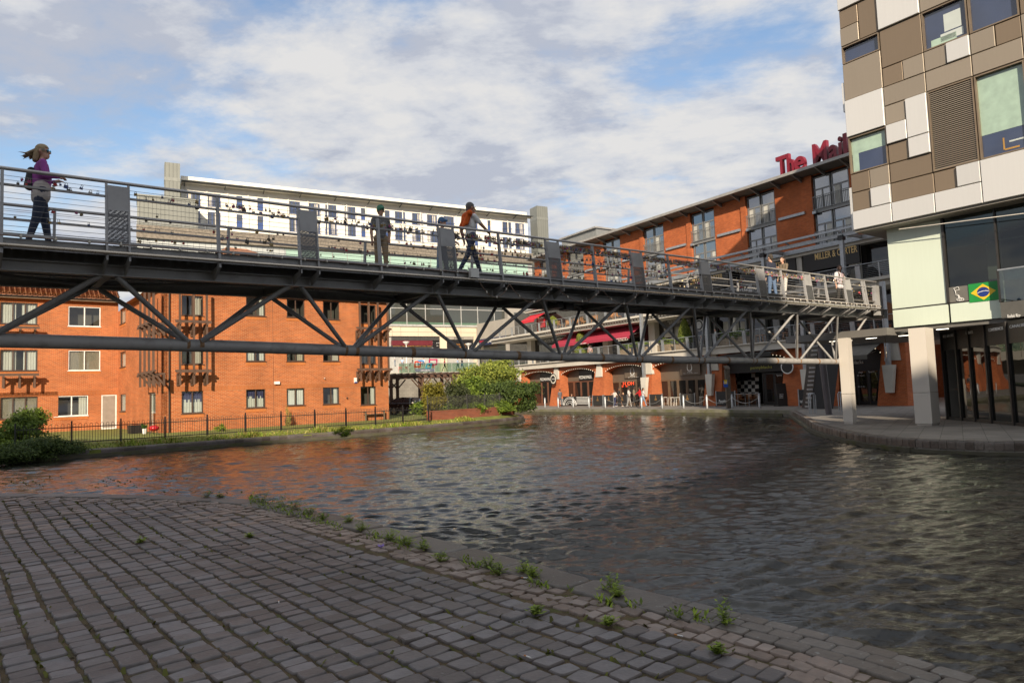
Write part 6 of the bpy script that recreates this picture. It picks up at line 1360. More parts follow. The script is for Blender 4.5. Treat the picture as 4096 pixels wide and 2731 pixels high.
# ------------------------------------------------------------------ panel-clad tower on the right
CU = Frame((16.1,27.6), -36.5); ZG = Z(3300,0,.6058); ZM = Z(3560,780,.3445)
tower = thing('panel_clad_tower', 'tall tower clad in white, tan and bronze metal panels at the right', 'tower', CU.pt(0,-6,0))
def panelmat(name, c, rough, metal):
    m, nt, b, N, L = nodes(name); g = N('ShaderNodeNewGeometry'); mp = N('ShaderNodeMapping'); mp.inputs['Scale'].default_value = (3,3,.12); L(g.outputs['Position'], mp.inputs[0])
    n1 = N('ShaderNodeTexNoise'); n1.inputs['Scale'].default_value = 6; n1.inputs['Detail'].default_value = 6; L(mp.outputs[0], n1.inputs['Vector']); oi = N('ShaderNodeObjectInfo'); ad = N('ShaderNodeMath'); ad.operation = 'MULTIPLY_ADD'; L(oi.outputs['Random'], ad.inputs[0]); ad.inputs[1].default_value = .12
    r = N('ShaderNodeMapRange'); r.inputs[3].default_value = .92; r.inputs[4].default_value = 1.0; L(n1.outputs[0], r.inputs[0]); L(r.outputs[0], ad.inputs[2])
    mx = N('ShaderNodeMix'); mx.data_type = 'RGBA'; mx.blend_type = 'MULTIPLY'; mx.inputs[0].default_value = 1; mx.inputs[6].default_value = (*c, 1); L(ad.outputs[0], mx.inputs[7]); L(mx.outputs[2], b.inputs['Base Color'])
    b.inputs['Roughness'].default_value = rough; b.inputs['Metallic'].default_value = metal; n2 = N('ShaderNodeTexNoise'); n2.inputs['Scale'].default_value = .9; L(g.outputs['Position'], n2.inputs['Vector']); bp = N('ShaderNodeBump'); bp.inputs['Strength'].default_value = .08; bp.inputs['Distance'].default_value = .05; L(n2.outputs[0], bp.inputs['Height']); L(bp.outputs[0], b.inputs['Normal'])
    return m
PW = panelmat('silver_white_panel', (0.60,0.60,0.59), .42, .25); PT = panelmat('tan_metal_panel', (0.30,0.255,0.20), .4, .3); PB = panelmat('bronze_metal_panel', (0.215,0.165,0.115), .4, .3)
pc = lambda i: 1.91-0.815*i
pz_ = lambda j: 8.30+0.818*j
joint_m = pm('tower_backing', (0.03,0.027,0.025), .7)
def panel(i0, j0, i1, j1, m, o=None):
    u0, u1 = pc(i1), pc(i0); z0, z1 = pz_(j0), pz_(j1); g = .016; d = {PW:.10, PT:.03, PB:.0}[m] if o is None else o
    mb = MB(); e = .015
    c = [CU.pt(u0+g,-.15,z0+g),CU.pt(u1-g,-.15,z0+g),CU.pt(u1-g,d-e,z0+g),CU.pt(u0+g,d-e,z0+g),CU.pt(u0+g,-.15,z1-g),CU.pt(u1-g,-.15,z1-g),CU.pt(u1-g,d-e,z1-g),CU.pt(u0+g,d-e,z1-g)]; mb.hexa(c)
    q = [CU.pt(u0+g,d-e,z0+g),CU.pt(u1-g,d-e,z0+g),CU.pt(u1-g,d-e,z1-g),CU.pt(u0+g,d-e,z1-g)]; w = [CU.pt(u0+g+e,d,z0+g+e),CU.pt(u1-g-e,d,z0+g+e),CU.pt(u1-g-e,d,z1-g-e),CU.pt(u0+g+e,d,z1-g-e)]
    mb.add(q+w, [(0,1,5,4),(1,2,6,5),(2,3,7,6),(3,0,4,7),(4,5,6,7)]); return mb.build('metal_panel', m, tower)
mb = MB(); mb.box(CU, -16, 1.90, -15, -.16, 8.35, 28); mb.build('tower_body', joint_m, tower)
P_ = [(0,0,2,1,PW),(0,1,1,2,PB),(1,1,2,2,PW),(0,2,1,3,PB),(1,2,2,3,PT),(0,5,2,7,PW),(0,7,2,9,PT),(1,10,2,12,PB),(0,11,1,12,PB),(0,10,1,11,PT),(0,12,2,15,PW),
 (2,0,4,1,PW),(2,1,4,2,PB),(2,2,4,3,PB),(2,3,3,4,PB),(3,3,4,4,PW),(2,4,3,5,PW),(3,4,4,6,PW),(2,5,3,6,PT),(2,6,4,7,PT),(2,7,3,8,PB),(3,7,4,8,PT),(2,8,4,10,PB),(2,10,4,12,PW),(2,12,4,15,PW),
 (4,0,6,1,PW),(4,1,5,2,PB),(5,1,6,2,PW),(4,6,6,7,PT),(4,7,5,8,PT),(5,7,6,8,PW),(4,10,6,12,PT),(4,12,6,15,PB),
 (6,0,8,2,PW),(6,6,8,7,PT),(6,7,7,8,PT),(7,7,8,8,PB),(6,11,8,15,PT),(8,0,12,2,PW),(8,2,10,6,PT),(10,2,12,6,PB),(8,6,12,8,PT),(8,8,12,15,PB)]
for q in P_: panel(*q)
blue_in = pm('tower_blue_interior', (0.035,0.05,0.12), .8, 0, .2, 1.0); mint_in = pm('tower_mint_blind', (0.50,0.62,0.50), .8); tw_glass = paneglass('tower_window_pane', (0.88,0.93,0.93), .10); tanf = pm('tan_window_frame', (0.22,0.17,0.12), .4, .3)
def twin(i0, j0, i1, j1, blind=0.0, nl=1):
    u0, u1 = pc(i1)+.02, pc(i0)-.02; z0, z1 = pz_(j0)+.02, pz_(j1)-.02; mb = MB(); fw = .05
    for a, b, c, d in ((u0,u1,z0,z0+fw),(u0,u1,z1-fw,z1),(u0,u0+fw,z0+fw,z1-fw),(u1-fw,u1,z0+fw,z1-fw)): mb.box(CU,a,b,-.15,.02,c,d)
    w = mb.build('window', tanf, tower)
    mb = MB(); mb.add([CU.pt(u0+fw,-.11,z0+fw),CU.pt(u1-fw,-.11,z0+fw),CU.pt(u1-fw,-.11,z1-fw),CU.pt(u0+fw,-.11,z1-fw)], [(0,1,2,3)]); mb.build('pane', tw_glass, w)
    mb = MB(); mb.box(CU,u0+fw,u1-fw,-.155,-.150,z0+fw,z1-fw); mb.build('room', blue_in, w)
    if blind: mb = MB(); mb.box(CU,u0+fw,u1-fw,-.148,-.142,z1-fw-(z1-z0-2*fw)*blind,z1-fw); mb.build('blind', mint_in, w)
    return w
w1 = twin(0,3,2,5,.45); twin(0,9,2,10,0); wp = twin(4,8,6,10,0); twin(6,8,8,11,0); wc = twin(6,2,8,6,.72)
mb = MB(); mb.box(CU, pc(0)-.35, pc(0)-.09, -.149, -.143, pz_(3)+.08, pz_(5)-.08); mb.build('blind', mint_in, w1)
for x0,x1,z0,z1,m in ((-1.95,-2.75,15.05,15.35,white_p),(-2.1,-2.7,15.4,16.1,white_p),(-1.6,-2.5,14.98,15.25,mint_in)): mb = MB(); mb.box(CU, x1, x0, -.147, -.141, z0, z1); mb.build('notice_board', m, wp)
yl = pm('yellow_chair', (0.6,0.28,0.02), .5); mb = MB(); mb.box(CU, -3.75, -3.70, -.147, -.135, 10.15, 10.6); mb.box(CU, -4.2, -3.75, -.147, -.135, 10.12, 10.18); mb.build('chair', yl, wc); mb = MB(); mb.box(CU, -4.5, -3.9, -.146, -.136, 10.38, 10.44); mb.build('desk', white_p, wc)
# louvre bay, blade by blade
lv = MB(); u0, u1 = pc(6)+.02, pc(4)-.02; z0, z1 = pz_(2)+.02, pz_(6)-.02
for a, b, c, d in ((u0,u1,z0,z0+.05),(u0,u1,z1-.05,z1),(u0,u0+.05,z0+.05,z1-.05),(u1-.05,u1,z0+.05,z1-.05)): lv.box(CU,a,b,-.15,.04,c,d)
lvo = lv.build('louvre', tanf, tower); n = 40
for k in range(n):
    z = z0+.05+(z1-z0-.1)*k/n; mb = MB(); mb.hexa([CU.pt(u0+.05,-.12,z+.045),CU.pt(u1-.05,-.12,z+.045),CU.pt(u1-.05,.0,z+.008),CU.pt(u0+.05,.0,z+.008),CU.pt(u0+.05,-.12,z+.055),CU.pt(u1-.05,-.12,z+.055),CU.pt(u1-.05,.0,z+.040),CU.pt(u0+.05,.0,z+.040)]); mb.build('blade', PT, lvo)
for (z0, z1, o) in ((13.6,14.9,.12),(8.32,10.2,.16)): mb = MB(); mb.box(CU, 1.91, 2.02, -.6, -.02, z0, z1); mb.build('corner_panel', PW, tower)
# soffit and the glazed floor under it
sofm = pm('soffit_panel', (0.33,0.31,0.27), .6, 0, .05, .5); mb = MB(); mb.box(CU, -14, 1.9, -13, -.02, 8.22, 8.345); mb.build('soffit', sofm, tower)
MO = -.8; mintg = panelmat('mint_glass_cladding', (0.60,0.68,0.58), .22, 0.0); darkm = pm('dark_mullion', (0.045,0.042,0.04), .4, .3)
def mint(px0, y0, px1, y1, nm='mint_panel', mat=None):
    r = zr(CU, ZM, px0, y0, px1, y1, MO); mb = MB(); mb.box(CU, r[0], r[1], MO-.08, MO, r[2], r[3]); return r
uA = CU.uz(*ZM(5,1000), MO)[0]; uB = CU.uz(*ZM(672,1200), MO)[0]; uC = CU.uz(*ZM(1320,1300), MO)[0]; zb = 4.02; zm = CU.uz(*ZM(400,1290), MO)[1]
def cbox(u0, u1, z0, z1, nm, m, o0=MO-.1, o1=MO): mb = MB(); mb.box(CU, min(u0,u1), max(u0,u1), o0, o1, z0, z1); return mb.build(nm, m, tower)
cbox(uA, uB+.03, zm+.03, 8.21, 'mint_panel', mintg); cbox(uA, uB+.03, zb, zm-.03, 'mint_panel', mintg); cbox(uB-.06, uC+.02, zb, zm-.03, 'mint_panel', mintg)
cbox(uA, uC, zm-.03, zm+.03, 'transom', darkm, MO-.1, MO-.02); cbox(uB-.06, uB+.03, zm+.0301, 8.21, 'mullion', darkm, MO-.1, MO+.05); 
gz = paneglass('tower_lounge_glass', (0.55,0.60,0.58), .06)
for a, b in ((uB-.06, uC+.05), (uC+.05, uC-2.2)): cbox(a, b, zm+.64, 8.2, 'lounge_pane', gz, MO-.06, MO-.05)
cbox(uC+.02, uC+.08, zm, 8.2, 'mullion', darkm, MO-.1, MO+.03); cbox(uB, uC-6, 6.95, 7.02, 'transom', darkm, MO-.12, MO-.07)
mb = MB(); mb.box(CU, -14, uA, MO-5.2, MO-5, 4.1, 8.2); mb.build('lounge_back_wall', pm('lounge_wall', (0.07,0.062,0.055), .8, 0, .4, .7), tower); mb = MB(); mb.box(CU, -14, uA, MO-5, MO-.3, 4.05, 4.2); mb.build('lounge_floor', dkinside, tower)
mb = MB(); mb.box(CU, uC+.6, uC+1.0, MO-2.2, MO-1.8, 4.2, 8.2); mb.build('lounge_column', sofm, tower)
cbox(uB-.06, uC+.02, zm+.03, zm+.63, 'grey_spandrel', pm('warm_grey_spandrel', (0.15,0.145,0.13), .4), MO-.1, MO-.01)
# flag and emblem on the spandrel
def flag(x0, x1, y0, y1, o, label):
    r = zr(CU, ZM, x0, y0, x1, y1, o); t = thing('flag', label, 'flag', CU.pt((r[0]+r[1])/2, o, r[2])); u0, u1, z0, z1 = r; uc, zc = (u0+u1)/2, (z0+z1)/2
    mb = MB(); mb.box(CU, u0, u1, o-.012, o, z0, z1); mb.build('green_field', pm('flag_green', (0.015,0.26,0.05), .5), t)
    mb = MB(); mb.prism([CU.pt(u0+.07,o+.002,zc),CU.pt(uc,o+.002,z0+.05),CU.pt(u1-.07,o+.002,zc),CU.pt(uc,o+.002,z1-.05)], CU.n*.004); mb.build('yellow_rhombus', pm('flag_yellow', (0.80,0.52,0.02), .5), t)
    mb = MB(); R = (z1-z0)*.26; mb.prism([CU.pt(uc+R*1.1*math.cos(k*.2618),o+.008,zc+R*math.sin(k*.2618)) for k in range(24)], CU.n*.004); mb.build('blue_globe', pm('flag_blue', (0.015,0.04,0.22), .5), t)
    mb = MB(); mb.prism([CU.pt(uc+R*x,o+.014,zc+R*(y+.12)) for x, y in ((1.06,-.22),(.5,.02),(0,.12),(-.5,.12),(-1.05,.0),(-1.04,-.13),(-.5,0),(0,0),(.5,-.1),(1.03,-.34))], CU.n*.002); mb.build('white_band', white_t, t)
    return t
flag(914,1258,1015,1232,MO+.02,'green and yellow flag with a blue globe fixed to the tower spandrel')
em = thing('white_emblem', 'white outlined emblem on the grey spandrel beside the flag', 'emblem', CU.w(*ZM(810,1230), MO))
def eline(pts, r=.012): mb = MB(); mb.path([CU.w(*ZM(x, y), MO+.012) for x, y in pts], r, 5); mb.build('outline', white_t, em)
eline([(740,1085),(790,1065),(806,1100),(756,1112),(740,1085)]); eline([(756,1112),(768,1150),(762,1160),(790,1170),(778,1150),(800,1165),(812,1190)]); eline([(775+42+42*math.cos(t), 1212+18*math.sin(t)) for t in np.linspace(0,6.3,18)]); eline([(790,1165),(800,1195)])
eline([(817+20*math.cos(t), 1210+8*math.sin(t)) for t in np.linspace(0,6.3,14)])
# projecting glazed balcony at the far right with its name board
cbox(uC+.0, uC-4, 3.98, zb+.55, 'name_board', pm('name_board_grey', (0.10,0.098,0.09), .45), MO-.1, MO+.32); text('Rodizio Rico', CU, *ZM(1362,1420), ZM(1515,1395)[0], 14, MO+.34, white_t, tower, shear=.25)
gb = thing('glass_balcony', 'glass fronted balcony with steel rail at the right edge of the tower', 'balcony', CU.pt(uC-1.5, MO+.3, zb+.56)); mb = MB(); mb.box(CU, uC-4, uC+.0, MO+.28, MO+.30, zb+.56, zb+1.75); mb.build('glass', paneglass('balcony_glass', (0.72,0.82,0.78), .12), gb); mb = MB(); mb.box(CU, uC-4, uC, MO+.26, MO+.33, zb+1.75, zb+1.80); mb.build('rail', galv, gb); mb = MB(); mb.box(CU, uC-.03, uC+.03, MO-.05, MO+.32, zb+.56, zb+1.8); mb.build('end_post', darkm, gb)
# slim suspended light line under the soffit
mb = MB(); a, b = CU.w(*ZM(105,398), -.25), CU.w(*ZM(1556,215), -.25); mb.tube(a, b, .018, n=6); ll = centred(mb, 'light_bar', pm('light_bar_white', (0.7,0.66,0.6), .4), 'thin suspended light bar under the tower soffit', 'light bar')
# deck the bridge lands on, soffit with downlights, columns
dk2 = pm('landing_soffit', (0.16,0.155,0.145), .55, 0, .1, 1.0)
mb = MB(); mb.box(CU, -10, 5.6, -11, MO-.11, 3.84, 4.0); mb.box(CU, uA+.02, 5.6, -5.5, MO+.6, 3.70, 4.01); mb.build('landing_slab', dk2, tower)
for k, (u, o) in enumerate(((4.0,-1.6),(2.3,-1.6),(.9,-1.6),(-.6,-1.6),(-2,-2.6))): mb = MB(); mb.box(CU, u-.22, u+.22, o-.05, o+.05, 3.685 if u > .82 else 3.82, 3.699 if u > .82 else 3.839); mb.build('downlight', pm('downlight', (0.8,0.75,0.65), .4, emit=(1,.9,.72), es=2.0), tower)
colm = pm('cream_column_panel', (0.62,0.58,0.52), .45, .0, .03, .4)
def column(pts, label, h=3.84):
    c = [Vector((x, y, 0)) for x, y in pts]; c.append(c[0]+c[2]-c[1]); mid = sum(c, Vector())/4; t = thing('clad_column', label, 'column', mid)
    for z0, z1, s in ((0,.07,.9),(.075,1.28,1),(1.295,h,1)):
        mb = MB(); P = [mid+(p-mid)*s for p in c]; mb.hexa([p+Vector((0,0,z0)) for p in P]+[p+Vector((0,0,z1)) for p in P]); mb.build('cladding' if z0 else 'plinth', colm, t)
column([(14.2,29.73),(14.46,29.42),(14.83,29.8)], 'slim cream clad square column, the left one under the tower', 3.70); column([(15.8,27.16),(16.2,26.71),(16.96,27.42)], 'broad cream clad square column, the nearest one under the tower'); column([(18.2,30.9),(18.5,30.5),(19.1,31.1)], 'cream clad column behind, against the dark glass entrance')
# dark glass ground floor
CG = Frame((19.08,30.29), 8.5); gg = thing('glass_entrance', 'dark reflective glass ground floor entrance under the tower', 'shopfront', CG.pt(-3,0,0)); mir = glassmat('dark_reflective_glass', (0.008,0.009,0.008), .015, 1.0)
gu = [0.0] + [CG.uz(*ZF(x, y))[0] for x, y in ((1525,1268),(1640,1280),(1785,1295),(1980,1310))]; gu = sorted(gu) ; gu = [gu[0]-4.5, gu[0]-3, gu[0]-1.5] + gu
for a, b in zip(gu, gu[1:]):
    mb = MB(); mb.box(CG, a+.05, b-.05, -.05, -.03, .12, 3.02); mb.build('glass_pane', mir, gg); mb = MB(); mb.box(CG, a-.05, a+.05, -.08, .06, 0, 3.84); mb.build('mullion', darkm, gg); mb = MB(); mb.box(CG, a+.05, b-.05, -.08, .0, 3.02, 3.83); mb.build('head_panel', pm('head_panel_black', (0.02,0.019,0.018), .4), gg); mb = MB(); mb.box(CG, a+.05, b-.05, -.08, .01, .0, .12); mb.build('threshold', darkm, gg)
mb = MB(); mb.box(CG, gu[-1]-.05, gu[-1]+.05, -.08, .06, 0, 3.84); mb.build('mullion', darkm, gg)
for s, x0, y0, x1, y1, cap in (('0121 634 3433',1356,545,1448,536,11),('EVENTS',1556,517,1616,508,11),('CONFERENCES',1750,492,1878,475,12),('CANALSIDEBAR',1936,465,2150,430,12)): a = ZF(x0, y0); b = ZF(x1, y1); text(s, CG, a[0], (a[1], b[1]), b[0], cap, .02, white_t, gg)
# dark stair pier beside the far corner, round post, cycle hoops
q0 = on_z(*ZF(205,1165)); q1 = on_z(*ZF(400,1165)); sp = thing('stair_pier', 'dark leaning steel clad stair pier at the quay corner', 'pier', (q0+q1)/2); w = (q1-q0); bk = Vector((.3,2.2,0)); top = 4.6
mb = MB(); sh = w.normalized()*.9; mb.hexa([q0,q1,q1+bk,q0+bk]+[p+sh+Vector((0,0,top)) for p in (q0,q1,q1+bk,q0+bk)]); mb.build('cladding', pm('dark_clad', (0.025,0.026,0.028), .5, .2), sp)
for k in range(16): t = k/16; a = q0-w.normalized()*.35+sh*t+Vector((0,-.1,top*t+.1)); mb = MB(); mb.hexa([a,a+w.normalized()*.3,a+w.normalized()*.3+Vector((0,.3,0)),a+Vector((0,.3,0))]+[p+Vector((0,0,.12)) for p in (a,a+w.normalized()*.3,a+w.normalized()*.3+Vector((0,.3,0)),a+Vector((0,.3,0)))]); mb.build('tread', steel, sp)
q = on_z(*ZF(362,1213)); mb = MB(); mb.tube(q, q+Vector((-.2,0,3.7)), .17, .19, n=14); centred(mb, 'round_post', pm('mauve_grey_post', (0.10,0.09,0.10), .5), 'round mauve grey steel post in front of the dark stair pier', 'post')
for k, (x, y) in enumerate(((192,1204),(207,1207),(450,1190),(470,1192))): q = on_z(*ZF(x, y)); mb = MB(); mb.path([q+Vector((0,0,0)), q+Vector((0,0,1.05)), q+Vector((.08,.04,1.15)), q+Vector((.35,.25,1.15)), q+Vector((.42,.3,1.05)), q+Vector((.42,.3,0))], .03, 8); centred(mb, 'cycle_stand', galv, '%s steel cycle stand hoop %s' % (('first','second')[k % 2], 'by the stair pier' if k < 2 else 'behind the slim column'), 'cycle stand', 'steel cycle stands on the right quay')
# unseen block inferred from the shade, sized to shade cobbles and near bridge
BK = thing('unseen_shade_building', 'tall pale canalside block standing behind the viewpoint', 'building', (-26,-50,0)); bbm = pm('pale_bounce_cladding', (0.55,0.53,0.48), .7, 0, .05, .3)  # pale tone picked to bounce light onto the shaded quay
mb = MB(); mb.abox(-75, 8.6, -60, -42, .2, 36.5); mb.build('wall', bbm, BK); mb = MB()
for x in range(-72, 4, 4):
    for z in range(3, 34, 4): mb.abox(x, x+1.8, -42.02, -41.9, z, z+2.2)
mb.build('windows', sky_glass, BK)
mb = MB(); mb.abox(8.61, 21, -60, -42.5, .2, 34.6); mb.abox(21.01, 48, -60, -43, .2, 33.9); mb.build('lower_shade_wing', bbm, BK)  # unseen extension added to shade the right paving and column feet
# ------------------------------------------------------------------ people: one continuous remeshed body each, coloured by limb
_tmp = None
def body(prims, voxel, name):
    """prims: (p, q, r0, r1, flat, material index) tapered capsules; union remeshed to one skin, faces take the material of the nearest capsule"""
    mb = MB()
    for p, q, r0, r1, fl, mi in prims:
        p, q = Vector(p), Vector(q); ax = q-p; L = ax.length
        if L < 1e-4: ax = Vector((0,0,1)); L = 1e-4
        ax.normalize(); side = Vector((0,1,0)) if abs(ax.y) < .9 else Vector((1,0,0)); a = (side-ax*side.dot(ax)).normalized(); b = ax.cross(a); n, vs = 10, []
        rings = [(-1, .0), (-.92, .4), (-.7, .72), (-.38, .93), (0, 1)]
        prof = [(p+ax*(t*r0), r0*max(s, .02)) for t, s in rings] + [(q+ax*(-t*r1), r1*max(s, .02)) for t, s in rings[::-1]]
        for c, r in prof:
            for i in range(n): t = 2*math.pi*i/n; vs.append(c+a*(r*fl*math.cos(t))+b*(r*math.sin(t)))
        fs = [(k*n+i, k*n+(i+1) % n, (k+1)*n+(i+1) % n, (k+1)*n+i) for k in range(len(prof)-1) for i in range(n)]
        fs += [tuple(range(n-1, -1, -1)), tuple(range((len(prof)-1)*n, len(prof)*n))]; mb.add(vs, fs)
    me = mb.mesh(name+'_src', [])
    ob = bpy.data.objects.new('tmp_body', me); COL.objects.link(ob); md = ob.modifiers.new('r', 'REMESH'); md.mode = 'VOXEL'; md.voxel_size = voxel; md.use_smooth_shade = True
    sm = ob.modifiers.new('s', 'SMOOTH'); sm.factor = .5; sm.iterations = 2
    dg = bpy.context.evaluated_depsgraph_get(); out = bpy.data.meshes.new_from_object(ob.evaluated_get(dg)); bpy.data.objects.remove(ob); bpy.data.meshes.remove(me)
    n = len(out.polygons); c = np.empty(n*3); out.polygons.foreach_get('center', c); c = c.reshape(-1, 3); best = np.full(n, 9e9); idx = np.zeros(n, dtype=np.int32)
    for p, q, r0, r1, fl, mi in prims:
        p, q = np.array(p, float), np.array(q, float); d = q-p; L2 = max(d@d, 1e-9); t = np.clip(((c-p)@d)/L2, 0, 1); dist = np.linalg.norm(c-(p+t[:,None]*d), axis=1)-(r0+(r1-r0)*t); m = dist < best; best[m] = dist[m]; idx[m] = mi
    out.polygons.foreach_set('material_index', idx); out.polygons.foreach_set('use_smooth', np.ones(n, dtype=bool)); out.name = name; return out
PMAT = {}
def cloth(c, k=None):
    key = tuple(round(x, 3) for x in c)
    if key not in PMAT: PMAT[key] = pm('cloth_%d' % len(PMAT), c, .85, 0, .14, 14, .25, 60)
    return PMAT[key]
SKIN = {'pale': (0.52,0.30,0.21), 'tan': (0.40,0.22,0.14), 'brown': (0.17,0.085,0.05), 'dark': (0.10,0.05,0.032)}
def person(loc, face, h, top, legs, label, skin='pale', hair=(0.05,0.035,0.025), stride=0.0, arms=('down','down'), voxel=.02, coat=0.0, shoes=(0.03,0.03,0.03), sleeve='short', hairlen=0.0, shorts=False, sit=False, extra=None, cap=None, beard=None, bulk=1.0, hem=None, group=None, hemcol=None, legphase=1, gaze=0.0, lean=0.0):
    """face: heading in degrees (0 = +X, 90 = +Y); local x is forward, y is the person's left"""
    s = h*1.035/1.75; B = bulk
    mats = [cloth(top), cloth(legs), pm('skin_'+skin, SKIN[skin], .55, 0, .06, 12), cloth(shoes), cloth(hair), cloth(hemcol or top)]
    hipz, shz = .93*s, 1.43*s; P = []
    V = lambda x, y, z: (x*s, y*s, z*s)
    if sit: hipz = .48*s
    o = hipz/s-.93; lx = lean
    def add(p, q, r0, r1, mi, fl=1.0): P.append((p, q, r0*s, r1*s, fl, mi))
    for sd, sg in ((1, 1), (-1, -1)):
        ph = stride*sg*legphase; hip = V(0, sg*.085*B, .93+o)
        if sit: kn = V(.42, sg*.11, .50); an = V(.44, sg*.11, .09)
        else: kn = V(math.sin(ph)*.42+.03*abs(ph), sg*.09, .93-.44*math.cos(ph)); bend = ph-(.55*stride if ph < 0 else .12*stride); an = V(kn[0]/s+math.sin(bend)*.42, sg*.09, max(.075, kn[2]/s-.42*math.cos(bend)))
        add(hip, kn, .088*B, .062*B, 1); 
        if shorts: add(kn, an, .048, .036, 2)
        else: add(kn, an, .060*B, .044, 1)
        toe = (an[0]+.17*s, an[1]*1.15, max(.03*s, an[2]-.05*s)); add((an[0]-.04*s, an[1], max(.035*s, an[2]-.045*s)), toe, .042, .034, 3)
    add(V(0, .075*B, .95+o), V(0, -.075*B, .95+o), .100*B, .100*B, 1 if not coat else 0)
    W = .80
    add(V(0,0,1.0+o), V(.01+lx*.5,0,1.20+o), .118*B, .125*B, 0); add(V(.01+lx*.4,.05,1.2+o), V(.0+lx,.07,1.36+o), .105*B, .10, 0); add(V(.01+lx*.4,-.05,1.2+o), V(.0+lx,-.07,1.36+o), .105*B, .10, 0)
    add(V(lx,.14,1.415+o), V(lx,-.14,1.415+o), .062, .062, 0)
    if hem: add(V(.0,.06*B,1.0+o), V(.0,.06*B,hem+o), .108*B, .112*B, 5); add(V(.0,-.06*B,1.0+o), V(.0,-.06*B,hem+o), .108*B, .112*B, 5)
    if coat: add(V(0,0,1.0+o), V(-.01,0,1.0-coat+o), .13*B, .135*B, 0)
    nb, nt = V(.0+lx,0,1.44+o), V(.025+lx,0,1.53+o); add(nb, nt, .052, .048, 2)
    ga = math.radians(gaze); hc = V(.03+lx,0,1.63+o); fx, fy = math.cos(ga), math.sin(ga)
    hd = lambda f, l, z: (hc[0]+(f*fx-l*fy)*s, hc[1]+(f*fy+l*fx)*s, hc[2]+z*s)
    add(hd(-.012,0,.025), hd(-.012,0,.03), .098, .096, 2, .82); add(hd(.030,0,-.055), hd(.042,0,-.075), .062, .050, 2, .85); add(hd(.092,0,.0), hd(.108,0,-.022), .013, .017, 2); add(hd(.082,.018,-.062), hd(.082,-.018,-.062), .012, .012, 2)
    for sg in (1,-1): add(hd(-.005,sg*.085,.012), hd(-.01,sg*.09,-.018), .016, .013, 2)
    sl = .62 if sleeve == 'short' else 1.0
    for sg, mode in zip((1,-1), arms):
        sh = V(lx,sg*.185,1.405+o)
        if mode == 'down': el = V(-.02+lx,sg*.235,1.13+o); wr_ = V(.05,sg*.245,.89+o)
        elif mode == 'fwd': el = V(.16,sg*.21,1.22+o); wr_ = V(.34,sg*.17,1.10+o)
        elif mode == 'rail': el = V(.02,sg*.27,1.16+o); wr_ = V(.22,sg*.15,1.20+o)
        elif mode == 'swing': el = V(-.12*sg*legphase,sg*.235,1.14+o); wr_ = V(-.16*sg*legphase+.10,sg*.24,.93+o)
        elif mode == 'pocket': el = V(-.12,sg*.26,1.14+o); wr_ = V(.06,sg*.19,.95+o)
        elif mode == 'table': el = V(.10,sg*.22,1.16+o); wr_ = V(.34,sg*.10,1.13+o)
        elif mode == 'phone': el = V(.10,sg*.22,1.17+o); wr_ = V(.30,sg*.06,1.28+o)
        add(sh, el, .058, .046, 0 if sleeve != 'none' else 2); mix = 0 if sleeve == 'long' else 2
        if sleeve == 'short': m_ = tuple(np.array(sh)+(np.array(el)-np.array(sh))*.75); P.pop(); add(sh, m_, .060, .054, 0); add(m_, el, .046, .042, 2)
        add(el, wr_, .043, .030, mix)
        w = np.array(wr_); d = w-np.array(el); d /= np.linalg.norm(d); up = np.array((0,0,1.)); lat = np.cross(d, up); ln = np.linalg.norm(lat); lat = lat/ln if ln > .2 else np.array((1.,0,0)); nr = np.cross(lat, d)
        pal = w+d*.055*s; add(tuple(w), tuple(pal), .026, .034, 2, .7)
        if voxel < .016:
            for k, (off, ln_) in enumerate(((-.027,.065),(-.009,.075),(.009,.072),(.026,.058))):
                b0 = pal+d*.02*s+lat*off*s; m0 = b0+d*ln_*.55*s-nr*.012*s; add(tuple(b0), tuple(m0), .0095, .009, 2); add(tuple(m0), tuple(m0+d*ln_*.4*s-nr*.03*s), .009, .008, 2)
            t0 = w+d*.02*s+lat*.03*s*sg; add(tuple(t0), tuple(t0+d*.055*s+lat*.02*s*sg-nr*.01*s), .0105, .009, 2)
        else: add(tuple(pal), tuple(pal+d*.07*s-nr*.02*s), .028, .018, 2, .7)
    me = body(P, voxel*s, 'body')
    for m in mats: me.materials.append(m)
    t = thing('person', label, 'person', loc, group); t.rotation_euler = (0,0,math.radians(face)); bo = bpy.data.objects.new('body', me); COL.objects.link(bo); bo.parent = t
    # hair / headwear as separate shells
    hb = [(hd(-.022,0,.045), hd(-.028,0,.048), .104*s, .104*s, .86, 0), (hd(-.07,0,.0), hd(-.075,0,-.03), .062*s, .05*s, 1.1, 0)]
    if hairlen: hb += [(hd(-.07,.05,.0), hd(-.10,.055,-hairlen), .055*s, .04*s, 1, 0), (hd(-.07,-.05,.0), hd(-.10,-.055,-hairlen), .055*s, .04*s, 1, 0), (hd(-.09,0,.0), hd(-.13,0,-hairlen), .06*s, .045*s, 1, 0)]
    if beard: hb2 = [(hd(.052,.028,-.072), hd(.052,-.028,-.072), .034*s, .034*s, 1, 0), (hd(.055,0,-.085), hd(.05,0,-.11), .036*s, .02*s, 1, 0), (hd(.03,.062,-.04), hd(.03,.066,.0), .018*s, .014*s, 1, 0), (hd(.03,-.062,-.04), hd(.03,-.066,.0), .018*s, .014*s, 1, 0)]
    hm_ = body(hb, max(.008, voxel*.8)*s, 'hair'); bm = bmesh.new(); bm.from_mesh(hm_)
    cut = [v for v in bm.verts if (v.co.x-hc[0])*fx+(v.co.y-hc[1])*fy > .052*s and v.co.z < hc[2]+.070*s]; bmesh.ops.delete(bm, geom=cut, context='VERTS'); bm.to_mesh(hm_); bm.free(); hm_.materials.append(mats[4]); ho = bpy.data.objects.new('hair', hm_); COL.objects.link(ho); ho.parent = t
